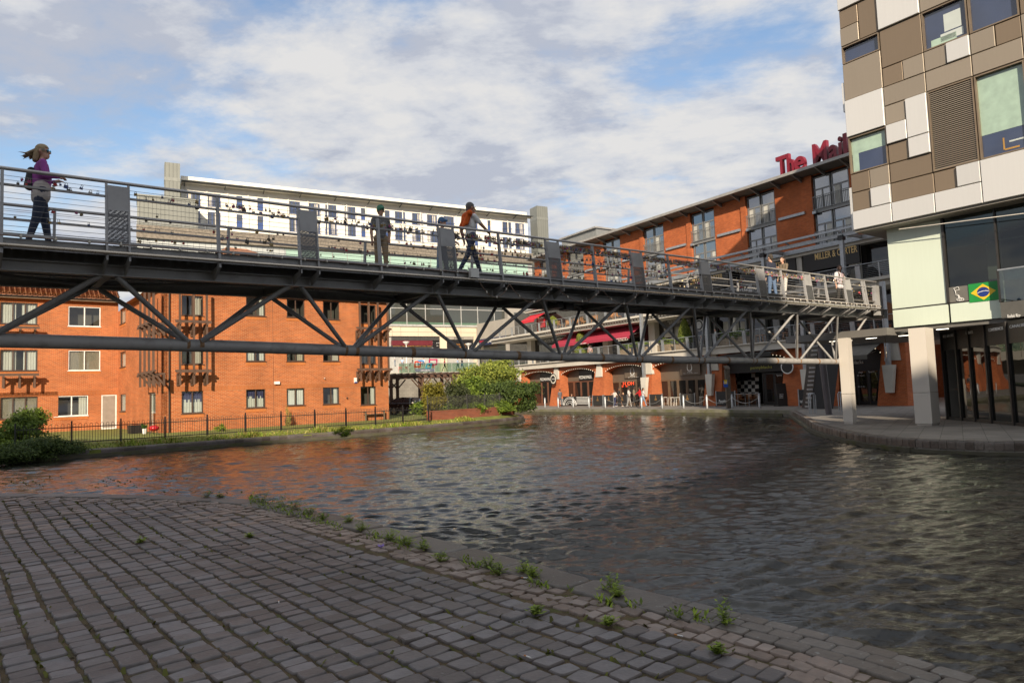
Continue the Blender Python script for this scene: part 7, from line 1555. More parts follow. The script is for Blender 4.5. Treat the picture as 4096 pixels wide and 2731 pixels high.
    if beard: bmh = body(hb2, .009*s, 'beard'); bmh.materials.append(cloth(beard)); o2 = bpy.data.objects.new('beard', bmh); COL.objects.link(o2); o2.parent = t
    if cap:
        cm = body([(hd(-.02,0,.055), hd(-.02,0,.062), .112*s, .108*s, .9, 0), (hd(.06,.02,.062), hd(.13,.0,.045), .05*s, .035*s, 1, 0)], .012*s, 'cap'); cm.materials.append(cloth(cap)); o2 = bpy.data.objects.new('cap', cm); COL.objects.link(o2); o2.parent = t
    if voxel < .016:      # eyes and brows
        mb = MB()
        for sg in (1,-1): mb.ball(hd(.076,sg*.032,.012), .011*s, n=6, m=5)
        e = MB(); e.v, e.f, e.m, e.sm = mb.v, mb.f, mb.m, mb.sm; o2 = bpy.data.objects.new('eyes', e.mesh('eyes', cloth((0.03,0.025,0.02)))); COL.objects.link(o2); o2.parent = t
    if extra: extra(t, s, V, hd)
    return t
def child(t, mb, name, mat):
    o = bpy.data.objects.new(name, mb.mesh(name, mat)); COL.objects.link(o); o.parent = t; return o
BA = math.degrees(math.atan2(BR.d.y, BR.d.x))      # heading along the bridge to the right
def deck(u, o): return BR.pt(u, o, zp(u)+.14+.008*max(0, u))
def u_of(px, o): return BR.uz(px, 1000, o)[0]
# woman in purple with mirrored sunglasses
def woman_extra(t, s, V, hd):
    mb = MB(); gl = pm('mirror_lens', (0.02,0.35,0.55), .08, .9)
    for sg in (1,-1): mb.ball(hd(.088,sg*.034,.014), .012*s, .034*s, .026*s, 10, 6)
    child(t, mb, 'sunglasses', gl); mb = MB(); mb.path([hd(.09,.06,.02), hd(.0,.092,.02)], .004, 4); mb.path([hd(.09,-.06,.02), hd(.0,-.092,.02)], .004, 4); child(t, mb, 'sunglass_arms', galv)
    # wind-blown hair trailing behind
    hb = []; rr_ = random.Random(9)
    for k in range(9): y = -.07+.14*k/8; hb.append((hd(-.07,y,.03-rr_.random()*.02), hd(-.19-rr_.random()*.05,y*1.3,-.03-rr_.random()*.07), .034*s, .018*s, 1, 0)); hb.append((hd(-.19,y*1.3,-.05), hd(-.30-rr_.random()*.07,y*1.5,-.02-rr_.random()*.13), .016*s, .004*s, 1, 0))
    m = body(hb, .009, 'blown_hair'); m.materials.append(cloth((0.33,0.25,0.15))); o = bpy.data.objects.new('blown_hair', m); COL.objects.link(o); o.parent = t
    m = body([(V(-.13,.05,1.30), V(-.15,.04,1.04), .06*s, .085*s, 1.2, 0)], .014, 'rucksack'); m.materials.append(cloth((0.03,0.032,0.038))); o = bpy.data.objects.new('rucksack', m); COL.objects.link(o); o.parent = t
WU = u_of(160, -.75)
person(deck(WU, -.75), BA+4, 1.70, (0.27,0.055,0.27), (0.030,0.040,0.070), 'woman in a purple cardigan with mirrored sunglasses and windblown hair on the footbridge', 'pale', (0.33,0.25,0.15), .17, ('rail','rail'), .0125, sleeve='long', hairlen=.13, extra=woman_extra, bulk=1.17, hem=.86, hemcol=(0.46,0.42,0.39), gaze=-38)
# man with an orange pullover over his shoulders
def orange_extra(t, s, V, hd):
    m = body([(V(-.06,.15,1.47), V(-.10,-.15,1.47), .075*s, .075*s, 1, 0), (V(-.10,.11,1.43), V(-.15,.10,1.26), .07*s, .05*s, 1, 0), (V(-.10,-.10,1.43), V(-.16,-.08,1.24), .07*s, .055*s, 1, 0), (V(-.14,.02,1.34), V(-.24,.08,1.16), .07*s, .035*s, 1, 0), (V(-.13,-.06,1.34), V(-.27,-.10,1.14), .06*s, .03*s, 1, 0), (V(.04,.13,1.46), V(.10,.05,1.36), .04*s, .035*s, 1, 0), (V(.04,-.13,1.46), V(.10,-.05,1.36), .04*s, .035*s, 1, 0)], .014, 'pullover'); m.materials.append(pm('orange_knit', (0.62,0.10,0.008), .9, 0, .12, 10, .5, 40)); o = bpy.data.objects.new('pullover', m); COL.objects.link(o); o.parent = t
    mb = MB(); mb.path([hd(.10,.06,.018), hd(.095,.0,.018), hd(.10,-.06,.018), hd(.0,-.09,.02)], .004, 4); child(t, mb, 'spectacles', galv)
MU = u_of(1885, -.8)
person(deck(MU, -.8), BA-6, 1.82, (0.80,0.80,0.79), (0.035,0.045,0.085), 'man in a white T-shirt with an orange pullover round his shoulders walking on the footbridge', 'tan', (0.13,0.12,0.115), .36, ('swing','fwd'), .0125, extra=orange_extra, bulk=1.05, gaze=-10, shoes=(0.12,0.1,0.09))
# man in grey shirt and khaki trousers under a patterned cap
def logo_extra(t, s, V, hd):
    m = body([(V(.135,.02,1.24), V(.14,.02,1.25), .085*s, .085*s, 1, 0)], .02, 'shirt_print'); m.materials.append(cloth((0.30,0.31,0.31))); o = bpy.data.objects.new('shirt_print', m); COL.objects.link(o); o.parent = t; o.scale = (.35,1,1); o.location = (.09*s,0,0)
person(deck(u_of(1525, -1.5), -1.5), BA-100, 1.64, (0.135,0.132,0.13), (0.27,0.195,0.115), 'man in a grey T-shirt, khaki trousers and bright cap behind the railing', 'tan', (0.10,0.07,0.05), .12, ('pocket','down'), .0135, cap=(0.06,0.20,0.12), extra=logo_extra, bulk=1.08)
person(deck(u_of(1768, -1.9), -1.9), BA-60, 1.66, (0.22,0.12,0.10), (0.18,0.25,0.34), 'person in a floral top and pale jeans half hidden by the railing panel', 'pale', (0.12,0.08,0.05), .15, ('fwd','fwd'), .015, cap=(0.08,0.16,0.30), bulk=1.05)
# couple further along and the man in the striped shirt
person(deck(u_of(3080, -1.6), -1.6), BA+80, 1.82, (0.02,0.025,0.045), (0.10,0.16,0.27), 'man in a navy jacket and blue jeans with his back turned on the footbridge', 'pale', (0.05,0.04,0.03), .1, ('down','down'), .018, sleeve='long', coat=.08, bulk=1.08)
person(deck(u_of(3128, -1.2), -1.2), BA+170, 1.68, (0.16,0.125,0.085), (0.55,0.53,0.50), 'woman in a brown jacket and white trousers facing left on the footbridge', 'pale', (0.03,0.022,0.018), .12, ('phone','down'), .018, sleeve='long', coat=.14, hairlen=.12)
def stripes(t, s, V, hd):
    for k, y in enumerate((-.12,-.075,-.03,.015,.06,.105)):
        mb = MB(); mb.path([V(.128-abs(y)*.32,y,1.40), V(.143-abs(y)*.36,y,1.25), V(.143-abs(y)*.36,y,1.02), V(.14-abs(y)*.36,y,.90)], .0075, 4); child(t, mb, 'shirt_stripe', cloth((0.04,0.035,0.07) if k % 2 else (0.30,0.04,0.08)))
    mb = MB()
    for sg in (1,-1): mb.path([V(.10,sg*.11,1.18), V(.12,sg*.11,1.36), V(.04,sg*.11,1.47), V(-.08,sg*.10,1.44)], .018, 5)
    child(t, mb, 'rucksack_straps', cloth((0.09,0.07,0.05)))
person(deck(u_of(3352, -1.9), -1.9), BA-118, 1.86, (0.66,0.63,0.66), (0.03,0.028,0.025), 'bearded man in a white striped shirt standing at the right end of the footbridge', 'pale', (0.07,0.045,0.03), .12, ('down','down'), .0135, extra=stripes, beard=(0.06,0.035,0.022), hem=.86, bulk=1.05, gaze=-20)
# --- people on the far quay
def quay_person(zf, x, y, face, h, top, legs, label, **kw):
    p = on_z(*zf(x, y)); return person((p.x, p.y, 0.012), face, h, top, legs, label, voxel=kw.pop('voxel', .026), **kw)
def bag(t, s, V, hd):
    m = body([(V(-.02,-.22,.92), V(-.02,-.22,.86), .06*s, .08*s, 1.6, 0)], .025, 'bag'); m.materials.append(cloth((0.5,0.12,0.03))); o = bpy.data.objects.new('bag', m); COL.objects.link(o); o.parent = t
quay_person(ZD, 640, 1256, 115, 1.82, (0.10,0.105,0.125), (0.10,0.105,0.125), 'man in a grey suit with an orange bag walking away by the pizza restaurant', sleeve='long', coat=.12, stride=.2, arms=('down','swing'), extra=bag)
quay_person(ZD, 1372, 1262, -150, 1.62, (0.62,0.56,0.52), (0.03,0.04,0.10), 'woman in a pale top and navy striped trousers strolling with the group', skin='brown', hair=(0.02,0.015,0.012), stride=.25, arms=('swing','phone'), hairlen=.2, shoes=(.6,.58,.56))
quay_person(ZD, 1428, 1258, -30, 1.78, (0.02,0.02,0.022), (0.025,0.025,0.028), 'man in black T-shirt and black shorts walking beside the dark planters', skin='brown', hair=(0.015,0.012,0.01), stride=.3, arms=('swing','swing'), shorts=True, shoes=(.55,.5,.45), bulk=1.1)
quay_person(ZD, 1560, 1266, -20, 1.80, (0.62,0.60,0.58), (0.30,0.29,0.28), 'young man in a white T-shirt and grey joggers on the quay', skin='dark', hair=(0.012,0.01,0.009), stride=.2, arms=('phone','down'), shoes=(.05,.05,.05))
def tote(t, s, V, hd):
    m = body([(V(.02,.27,.82), V(.02,.27,.74), .05*s, .07*s, 1.5, 0)], .025, 'carrier_bag'); m.materials.append(cloth((0.35,0.5,0.02))); o = bpy.data.objects.new('carrier_bag', m); COL.objects.link(o); o.parent = t
quay_person(ZD, 1630, 1258, -20, 1.84, (0.22,0.175,0.125), (0.03,0.03,0.032), 'tall man in an open khaki jacket and dark trousers with a lime bag', skin='dark', hair=(0.012,0.01,0.009), stride=.15, arms=('down','down'), sleeve='long', extra=tote, beard=(0.012,0.01,0.009))
quay_person(ZD, 1708, 1268, 175, 1.82, (0.55,0.012,0.015), (0.03,0.03,0.035), 'man in a bright red top and black shorts near the bar doorway', skin='dark', hair=(0.012,0.01,0.009), stride=.1, arms=('down','fwd'), sleeve='long', shorts=True, bulk=1.1, shoes=(.05,.05,.05))
quay_person(ZD, 1752, 1255, -10, 1.68, (0.58,0.56,0.56), (0.20,0.30,0.42), 'woman in a white top and pale jeans behind the man in red', skin='tan', stride=.3, hairlen=.15, arms=('down','swing'))
quay_person(ZE, 208, 1190, 10, 1.66, (0.03,0.03,0.032), (0.5,0.48,0.46), 'waitress in black with a white apron among the high bar tables', skin='pale', hair=(0.30,0.20,0.10), arms=('fwd','fwd'), sleeve='long', stride=.05)
quay_person(ZE, 835, 1230, -40, 1.76, (0.02,0.022,0.03), (0.05,0.05,0.06), 'man in a dark polo sitting behind the pub windbreak', skin='tan', sit=True, arms=('table','table'))
quay_person(ZE, 965, 1228, 170, 1.68, (0.48,0.45,0.42), (0.08,0.08,0.1), 'dark haired woman in a patterned top seated at the pub table', skin='tan', hair=(0.03,0.015,0.01), sit=True, hairlen=.22, arms=('table','table'))
quay_person(ZE, 560, 1180, -90, 1.7, (0.45,0.43,0.46), (0.05,0.05,0.06), 'seated drinker in a pale printed top by the bar window', skin='pale', hair=(0.35,0.33,0.3), arms=('table','table'))
for k, (x, lab, tp) in enumerate(((795,'diner with dark hair seated behind the striped windbreak',(0.03,0.03,0.05)),(1195,'diner in red tones seated behind the first dark windbreak',(0.3,0.08,0.06)),(1325,'diner seated behind the walking couple',(0.08,0.08,0.1)),(1484,'diner with fair hair seated between the walkers',(0.45,0.3,0.28)))): quay_person(ZD, x, 1240, (-90,200,-60,-100)[k], 1.7, tp, (0.05,0.05,0.06), lab, sit=True, arms=('table','table'), hair=((0.02,0.018,0.015),(0.12,0.04,0.02),(0.03,0.02,0.015),(0.35,0.25,0.14))[k], voxel=.03)
# --- people on the terraces and the plaza
def terr(zf, x, y, o, z, face, h, top, legs, label, **kw):
    u = ML.uz(*zf(x, y), o)[0]; return person(ML.pt(u, o, z), face, h, top, legs, label, voxel=.034, **kw)
terr(ZE, 715, 330, -1.2, SLT, 160, 1.78, (0.6,0.6,0.58), (0.05,0.05,0.06), 'waiter in a white shirt standing on the lower terrace', hair=(0.03,0.03,0.03), sleeve='long')
terr(ZE, 520, 380, -1.0, SLT, 200, 1.75, (0.02,0.02,0.025), (0.03,0.03,0.04), 'person in black seated at the terrace bar rail', sit=True, arms=('table','table'))
terr(ZE, 1605, 340, -1.0, SLT, 180, 1.75, (0.06,0.06,0.07), (0.03,0.03,0.04), 'diner in grey seated behind the terrace railing', sit=True)
terr(ZE, 1870, 330, -1.0, SLT, 180, 1.75, (0.35,0.15,0.12), (0.03,0.03,0.04), 'diner in dusty red at the right of the lower terrace', sit=True)
terr(ZD, 1035, 505, -1.0, SLT, 250, 1.65, (0.45,0.3,0.3), (0.1,0.1,0.1), 'young person leaning at the terrace rail below the crimson awning')
terr(ZE, 945, 420, -1.0, SLT, 180, 1.65, (0.5,0.46,0.42), (0.3,0.3,0.3), 'person in a pale patterned dress seated on the lower terrace', sit=True, hairlen=.2)
def plaz(x, y, face, h, top, legs, label, o=12.8, **kw):
    u, z = SHOP.uz(*ZC(x, y), o); return person(SHOP.pt(u, o, z), face, h, top, legs, label, voxel=.045, **kw)
plaz(842, 858, 0, 1.78, (0.30,0.02,0.03), (0.02,0.02,0.025), 'man in a maroon top and black track trousers striding across the plaza', o=15.2, skin='brown', stride=.35, arms=('swing','swing'), sleeve='long')
plaz(1000, 852, -20, 1.8, (0.35,0.45,0.62), (0.10,0.2,0.2), 'person in a pale blue shirt walking up the plaza steps', o=15.2, stride=.25); plaz(1052, 850, 160, 1.8, (0.03,0.035,0.05), (0.10,0.22,0.40), 'person in navy and blue jeans walking on the plaza steps', o=15.2, stride=.3, sleeve='long')
for k, (x, tp, lg, lab, st) in enumerate(((242,(0.6,0.6,0.6),(0.06,0.12,0.22),'person in white top and jeans standing at the left of the plaza',False),(330,(0.35,0.45,0.6),(0.1,0.1,0.1),'seated person in pale blue on the plaza cafe terrace',True),(455,(0.05,0.05,0.06),(0.05,0.05,0.05),'seated person in black on the plaza cafe terrace',True),(590,(0.45,0.5,0.6),(0.08,0.08,0.1),'seated person in grey blue beside the coloured frames',True),(660,(0.5,0.45,0.45),(0.1,0.1,0.1),'seated person in pink near the magenta frame',True))): plaz(x, 798, 90*k, 1.74, tp, lg, lab, o=6+k*.4, sit=st)
# ------------------------------------------------------------------ planting
def crown(mb, c, rad, n, leaf, seed, clumps=24, mi=0, droop=0.0, spiky=0.0, hollow=.35):
    r = np.random.default_rng(seed); c = np.array(c, float); rad = np.array(rad, float); cl = []
    while len(cl) < clumps:
        p = r.uniform(-1, 1, 3); d = np.linalg.norm(p)
        if hollow < d < 1: cl.append(p*(.82+.25*r.random()))
    cl = np.array(cl); k = r.integers(0, clumps, n); p = cl[k] + r.normal(0, .17, (n, 3)); pos = c + p*rad; pos[:,2] -= droop*np.abs(p[:,0])**2
    out = p/np.maximum(np.linalg.norm(p, axis=1, keepdims=True), 1e-6)
    nr = r.normal(0, 1, (n, 3)) + out*1.1 + np.array((0,-.15,.7)); nr /= np.linalg.norm(nr, axis=1, keepdims=True)
    t = r.normal(0, 1, (n, 3)) + (out*2.2*spiky if spiky else 0); t -= nr*(t*nr).sum(1, keepdims=True); t /= np.linalg.norm(t, axis=1, keepdims=True); b = np.cross(nr, t)
    L = leaf*(.6+.8*r.random((n, 1))); w = L*(.42 if not spiky else .28)
    q = np.stack([pos-t*L, pos+b*w+nr*L*.12, pos+t*L, pos-b*w+nr*L*.12], 1).reshape(-1, 3)
    k0 = len(mb.v); mb.v += q.tolist(); f = (np.arange(n*4).reshape(-1, 4)+k0).tolist(); mb.f += f; mb.m += [mi]*n; mb.sm += [False]*n
def shrub(name, label, base, blobs, mats, leaf, n, seed, cat='shrub', stems=5, group=None, bark=None, **kw):
    t = thing(name, label, cat, base, group); base = Vector(base); bark = bark or pm('shrub_bark', (0.09,0.065,0.045), .9, 0, .3, 8); mb = MB(); rs = random.Random(seed)
    for c, r in blobs:
        c = Vector(c)
        for k in range(stems): q = c+Vector((rs.uniform(-.5,.5)*r[0], rs.uniform(-.4,.4)*r[1], rs.uniform(-.2,.5)*r[2])); p0 = base+Vector((rs.uniform(-.15,.15)+(c.x-base.x)*.4, rs.uniform(-.1,.1)+(c.y-base.y)*.4, 0)); m = (p0+q)/2+Vector((rs.uniform(-.2,.2), rs.uniform(-.2,.2), .1)); mb.path([p0, m, q], .02, 5, radii=[.035,.022,.008])
    mb.build('stems', bark, t); mb = MB(); tot = sum(r[0]*r[2] for c, r in blobs)
    for i, (c, r) in enumerate(blobs): crown(mb, c, r, int(n*r[0]*r[2]/tot)+150, leaf, seed*7+i, **kw)
    o = mb.build('foliage', mats, t); return t
gold = leafmat('golden_leaf', (0.07,0.075,0.012), (0.30,0.26,0.035)); mid = leafmat('mid_green_leaf', (0.035,0.07,0.012), (0.22,0.31,0.04)); lime = leafmat('lime_leaf', (0.07,0.11,0.015), (0.34,0.38,0.07)); dark = leafmat('dark_green_leaf', (0.018,0.04,0.012), (0.11,0.16,0.035)); olive = leafmat('olive_leaf', (0.022,0.035,0.014), (0.085,0.10,0.035)); weedm = leafmat('weed_leaf', (0.07,0.11,0.012), (0.30,0.40,0.04)); dry = leafmat('dry_grass_leaf', (0.16,0.13,0.03), (0.45,0.40,0.12), .15)
def vp(zf, x, y, Y): return on_Y(*zf(x, y), Y)
def blob(zf, x, y, rx, ry, Y, dep=None): c = vp(zf, x, y, Y); s = Y/FPX*(.2976 if zf is ZR else .2126); return (c, (rx*s, (dep or rx*s*.8), ry*s))
shrub('golden_shrub', 'spiky golden green shrub at the left end of the planter', vp(ZR,800,1100,49.5), [blob(ZR,800,890,165,200,47.5,.9), blob(ZR,720,980,100,130,47,.6)], gold, .11, 11000, 3, spiky=1.0, clumps=40)
shrub('flowering_shrub', 'dull green shrub with small pink flowers in the middle of the planter', vp(ZR,1080,1080,50), [blob(ZR,1070,900,210,200,49.2), blob(ZR,1230,960,170,150,50)], olive, .09, 9000, 5, clumps=36)
shrub('lime_tree_shrub', 'tall sunlit lime green bush rising behind the planter', vp(ZR,1450,1000,53), [blob(ZR,1500,600,370,170,54,1.8), blob(ZR,1680,470,230,110,55,1.4), blob(ZR,1230,720,200,140,53,1.2)], [lime], .12, 12000, 8, clumps=60)
shrub('green_bush', 'mid green leafy bush below the sunlit lime bush', vp(ZR,1350,1060,51.5), [blob(ZR,1330,800,220,190,51.5), blob(ZR,1180,860,150,160,51.2)], mid, .10, 8000, 9, clumps=50)
shrub('overhanging_bush', 'dark green bush whose branches overhang the water at the planter tip', vp(ZR,1750,1030,52), [blob(ZR,1640,820,380,190,52,1.5), blob(ZR,1950,760,260,110,52.5,1.2), blob(ZR,1560,930,190,120,51.5,.8), blob(ZR,2060,900,120,150,52.5,.8), blob(ZR,1980,1010,110,60,52.5,.5)], dark, .095, 15000, 12, clumps=70)
shrub('low_hedge', 'low trimmed green growth behind the black planter railing', vp(ZR,1300,1090,49.5), [blob(ZR,900,1040,190,80,47.6,.4), blob(ZR,1250,1030,250,80,49,.4), blob(ZR,1650,1000,230,80,50.6,.4), blob(ZR,600,1010,110,80,46.8,.5)], mid, .085, 9000, 14, clumps=50)
shrub('left_bank_bush', 'leafy bright green bush at the far left of the bank', vp(Z3,380,900,32), [blob(Z3,420,560,360,240,32.5,1.2), blob(Z3,560,350,250,200,33,.9), blob(Z3,60,780,260,200,31.5,1.0), blob(Z3,300,850,160,110,31,.6)], [mid], .075, 8000, 21, clumps=60)
shrub('trailing_cotoneaster', 'dark trailing shrub hanging over the wall into the water at the left', vp(Z3,700,1000,31), [blob(Z3,250,1010,420,180,28.9,.9), blob(Z3,800,880,420,220,30.2,.9), blob(Z3,1250,930,380,150,31.3,.8), blob(Z3,1550,970,220,110,32.2,.6), blob(Z3,-150,1060,300,160,28.2,.8)], dark, .055, 16000, 23, clumps=110, stems=3)
# bank edge growth: grasses and weeds too many to count
def bank_growth():
    mb = MB(); r = np.random.default_rng(31); pts = [(p, t) for p, t in arc(bank_s, .05) if in_view((p.x, p.y, .2), 20) and p.y < 47]
    for p, t in pts:
        nn = Vector((-t.y, t.x, 0)); nn = nn if inside(bankp, p.x+nn.x*.3, p.y+nn.y*.3) else -nn; cl = .5+.5*math.sin(p.x*1.7)+.4*math.sin(p.x*4.1+1)
        for k in range(int(3+5*max(0, cl))):
            o = .30+abs(r.normal(0, .38)); b = p+nn*o+t*r.normal(0, .04); h = (.06+.16*r.random()*max(.3, cl))*(1.0 if o < .9 else .7); a = r.uniform(0, 6.28); d = Vector((math.cos(a), math.sin(a), 0)); zb_ = -.05+min(.21, .21*max(0, o-.28)/.67); tip = b+Vector((d.x*h*.5, d.y*h*.5, zb_+h)); s = Vector((-d.y, d.x, 0))*(.012+.018*r.random()); mb.add([b+Vector((0,0,zb_))-s, b+Vector((0,0,zb_))+s, tip+s*.6, tip-s*.6], [(0,1,2,3)], 0 if r.random() < .55 else 1)
    o = mb.build('bank_weeds', [weedm, dry]); tag(o, 'mixed grasses and weeds along the top of the left bank wall', 'weeds', None, 'stuff')
bank_growth()
for k, (x, y, h, lab) in enumerate(((1152,1712,1.25,'tall yellow green weed growing through the bank railing'),(880,1735,.5,'rounded green weed clump below the railing on the left bank'),(1378,1745,.45,'bright green weed clump hanging from the bank wall'))):
    q = on_z(x, y, .0); shrub('weed_clump', lab, q, [(q+Vector((0,0,h*.55)), (.24+.1*k, .22, h*.55))], weedm if k else dry, .05, 900, 40+k, 'weed', stems=6, spiky=.6, clumps=18, hollow=.1)
# --- planter wall of the little headland, with bar railing and wall lights
def planter():
    pb = [p for p in arc(smooth_poly([(-5.4,45.0),(-3.4,47.2),(-1.2,49.8),(0.0,51.9),(0.35,53.6),(-0.2,56.0)], 5), .25)]; F0 = FLATS
    t = thing('planter_wall', 'low red brick planter wall round the bushes at the water edge', 'wall', (-2.5,48.5,.16)); bm_ = brickmat('planter_brick', Frame((-2,49), 40), (0.30,0.08,0.04), (0.22,0.055,0.03), (0.22,0.13,0.09)); mb = MB(); cp = MB(); prev = None
    for p, tt in pb:
        nn = Vector((tt.y, -tt.x, 0)); nn = -nn if inside(bankp, p.x+nn.x*.3, p.y+nn.y*.3) and not inside(bankp, p.x-nn.x*.3, p.y-nn.y*.3) else nn
        p = p-nn*.35; cur = (p, nn)
        if prev:
            a, na = prev; mb.hexa([a-na*.22+Vector((0,0,.1)), p-nn*.22+Vector((0,0,.1)), p+Vector((0,0,.1)), a+Vector((0,0,.1)), a-na*.22+Vector((0,0,.72)), p-nn*.22+Vector((0,0,.72)), p+Vector((0,0,.72)), a+Vector((0,0,.72))])
            cp.hexa([a-na*.25+Vector((0,0,.721)), p-nn*.25+Vector((0,0,.721)), p+nn*.02+Vector((0,0,.721)), a+na*.02+Vector((0,0,.721)), a-na*.25+Vector((0,0,.79)), p-nn*.25+Vector((0,0,.79)), p+nn*.02+Vector((0,0,.79)), a+na*.02+Vector((0,0,.79))])
        prev = cur
    mb.build('brickwork', bm_, t); cp.build('coping', bm_, t)
    for x, y in ((1088,1130),(1675,1086)): c = on_Y(*ZR(x, y), 48.3 if x < 1200 else 51.3); mb = MB(); mb.abox(c.x-.13, c.x+.13, c.y-.35, c.y+.3, c.z-.08, c.z+.08); mb.build('wall_light', blackpaint, t)
    rl_ = thing('bar_railing', 'black vertical bar railing on top of the brick planter wall', 'railing', (-2.5,48.7,.79)); b_ = MB(); b_.abox(-.012,.012,-.012,.012,0,.95); bme2 = b_.mesh('bar', blackpaint); q_ = MB(); q_.abox(-.03,.03,-.03,.03,0,1.05); qme = q_.mesh('post', blackpaint); tr = []
    for k, (p, tt) in enumerate(arc(smooth_poly([(-5.4,45.0),(-3.4,47.2),(-1.2,49.8),(0.0,51.9),(0.35,53.6),(-0.2,56.0)], 5), .13)):
        nn = Vector((tt.y, -tt.x, 0)); nn = -nn if not inside(bankp, p.x-nn.x*.3, p.y-nn.y*.3) else nn; p = p-nn*.46; o = bpy.data.objects.new('post' if k % 14 == 0 else 'bar', qme if k % 14 == 0 else bme2); COL.objects.link(o); o.parent = rl_; o.location = Vector((p.x, p.y, .79))-Vector(rl_.location); tr.append(p)
    for z in (.88, 1.66): mb = MB(); mb.path([Vector((p.x, p.y, z)) for p in tr], .014, 4); mb.build('rail', blackpaint, rl_)
planter()
# --- topiary and terrace planters
def topiary(zf, x, ytop, ybot, hw, o, z, label, seed):
    c = ML.w(*zf(x, ybot), o); zt = ML.uz(*zf(x, ytop), o)[1]; w = abs(ML.uz(*zf(x-hw, ybot), o)[0]-ML.uz(*zf(x+hw, ybot), o)[0])/2; base = Vector((c.x, c.y, z)); t = thing('topiary_cone', label, 'topiary', base); zb = max(z+.55, c.z)
    mb = MB(); mb.lathe(base, [(w*.7,0),(w*.95,.55),(w*.85,.55)], 12); mb.build('pot', pm('slate_pot', (0.13,0.13,0.13), .6), t); mb = MB(); r = np.random.default_rng(seed); n = 2600
    tt = r.random(n); a = r.uniform(0, 6.28, n); rr_ = w*(1-tt**2.2*.86)*(.9+.14*r.random(n)); P = np.stack([base.x+rr_*np.cos(a), base.y+rr_*np.sin(a), zb-.1+(zt-zb+.1)*tt], 1)
    for p, ang in zip(P, a): d = Vector((math.cos(ang+r.normal(0,.7)), math.sin(ang+r.normal(0,.7)), r.normal(.3,.5))).normalized(); s = d.orthogonal().normalized(); s.rotate(Matrix.Rotation(r.uniform(0,6.28), 3, d)); b = d.cross(s); L = .07; p = Vector(p); mb.add([p-s*L, p+b*L*.5, p+s*L, p-b*L*.5], [(0,1,2,3)])
    mb.lathe(base+Vector((0,0,zb-z-.1)), [(w*.88,0),(w*.84,(zt-zb)*.35),(w*.65,(zt-zb)*.65),(w*.12,(zt-zb)*1.0)], 12, mi=1); mb.build('foliage', [lime, dark], t); return t
topiary(ZD, 925, 215, 530, 58, -1.3, SLT, 'clipped green cone in front of the left crimson awning', 51)
topiary(ZE, 305, 78, 388, 72, -1.3, SLT, 'tall clipped green cone in front of the all day bar', 52)
topiary(ZD, 540, 50, 150, 45, -2.2, S2T, 'clipped green column by the scarlet awning on the upper terrace', 53)
crate = pm('planter_timber', (0.27,0.21,0.14), .8, 0, .25, 5, .2, 30)
for k, (zf, x, y) in enumerate(((ZE,850,440),(ZE,1040,430),(ZE,30,500),(ZD,1480,520),(ZD,1700,520),(ZE,250,470))):
    u = ML.uz(*zf(x, y), .1)[0]; t = thing('terrace_planter', 'timber planter box with green plants, %s along the lower terrace' % ('right of the cone','near the parasol','under the bar window','below the bulb sign','beside the steel column','under the tall cone')[k], 'planter', ML.pt(u, .1, SLT)); mb = MB(); mb.box(ML, u-.75, u+.75, -.25, .3, SLT, SLT+.75); mb.build('box', crate, t); mb = MB(); crown(mb, ML.pt(u, 0, SLT+1.0), (.7,.4,.35), 500, .09, 60+k, clumps=14, hollow=.1); mb.build('plants', mid, t)
# --- quay furniture
chain_m = pm('chain_steel', (0.35,0.34,0.32), .4, .7); bol = thing('bollard', 'x', 'bollard', (0,0,0), 'steel bollards along the far quay edge'); mb = MB(); mb.lathe((0,0,0), [(.085,0),(.085,.92),(.06,.955),(.075,.975),(.075,1.03),(.04,1.06)], 14); mb.build('tube', galv, bol); mb = MB(); mb.lathe((0,0,0), [(.12,0),(.12,.02)], 14); mb.build('base_plate', stainless, bol)
bx = [(ZD,435,1268),(ZD,612,1268),(ZD,812,1268),(ZD,1023,1270),(ZD,1240,1273),(ZD,1725,1278),(ZD,2000,1278),(ZE,285,1280),(ZE,597,1280),(ZE,935,1280),(ZE,1298,1280)]; names = ['leftmost steel bollard by the folding chairs','second steel bollard from the left, at the striped windbreak','third steel bollard from the left','fourth steel bollard, beside the white tables','fifth steel bollard, in front of the dark windbreaks','steel bollard in front of the man in red','steel bollard left of the high bar tables','steel bollard in front of the bar windbreak','steel bollard below the pale column foot','steel bollard beside the blue sign post','rightmost steel bollard, in front of the pub tables']; bps = []
for k, (zf, x, y) in enumerate(bx):
    q = on_z(*zf(x, y)); t = bol if k == 0 else copy_tree(bol); t.location = (q.x, q.y, .012); t['label'] = names[k]; bps.append(q)
for k in (4, 5, 7, 8, 9): 
    a, b = bps[k]+Vector((0,0,.85)), bps[k+1]+Vector((0,0,.85)); mb = MB(); mb.path([a.lerp(b, i/10)-Vector((0,0,.45*4*(i/10)*(1-i/10))) for i in range(11)], .022, 5); centred(mb, 'barrier_chain', chain_m, 'slack chain between bollards, %s' % {4:'before the dark windbreaks',5:'right of the man in red',7:'before the bar windbreak',8:'before the blue sign post',9:'before the pub tables'}[k], 'chain')
def screen(zf, x0, x1, ybot, h, label, mat, emblem=None, txt=None, tmat=None):
    a = on_z(*zf(x0, ybot)); b = on_z(*zf(x1, ybot)); d = (b-a); F = Frame((a.x, a.y), math.degrees(math.atan2(d.x, d.y))); L = d.length; t = thing('windbreak_screen', label, 'windbreak', (a+b)/2+Vector((0,0,.012))); mb = MB(); mb.box(F, 0, L, -.03, .03, .08, h); mb.build('panel', mat, t)
    for u in (.05, L-.05): mb = MB(); mb.box(F, u-.04, u+.04, -.05, .05, 0, h+.04); mb.build('post', galv, t); mb = MB(); mb.box(F, u-.06, u+.06, -.3, .3, 0.012, .04); mb.build('foot', galv, t)
    return t, F, L
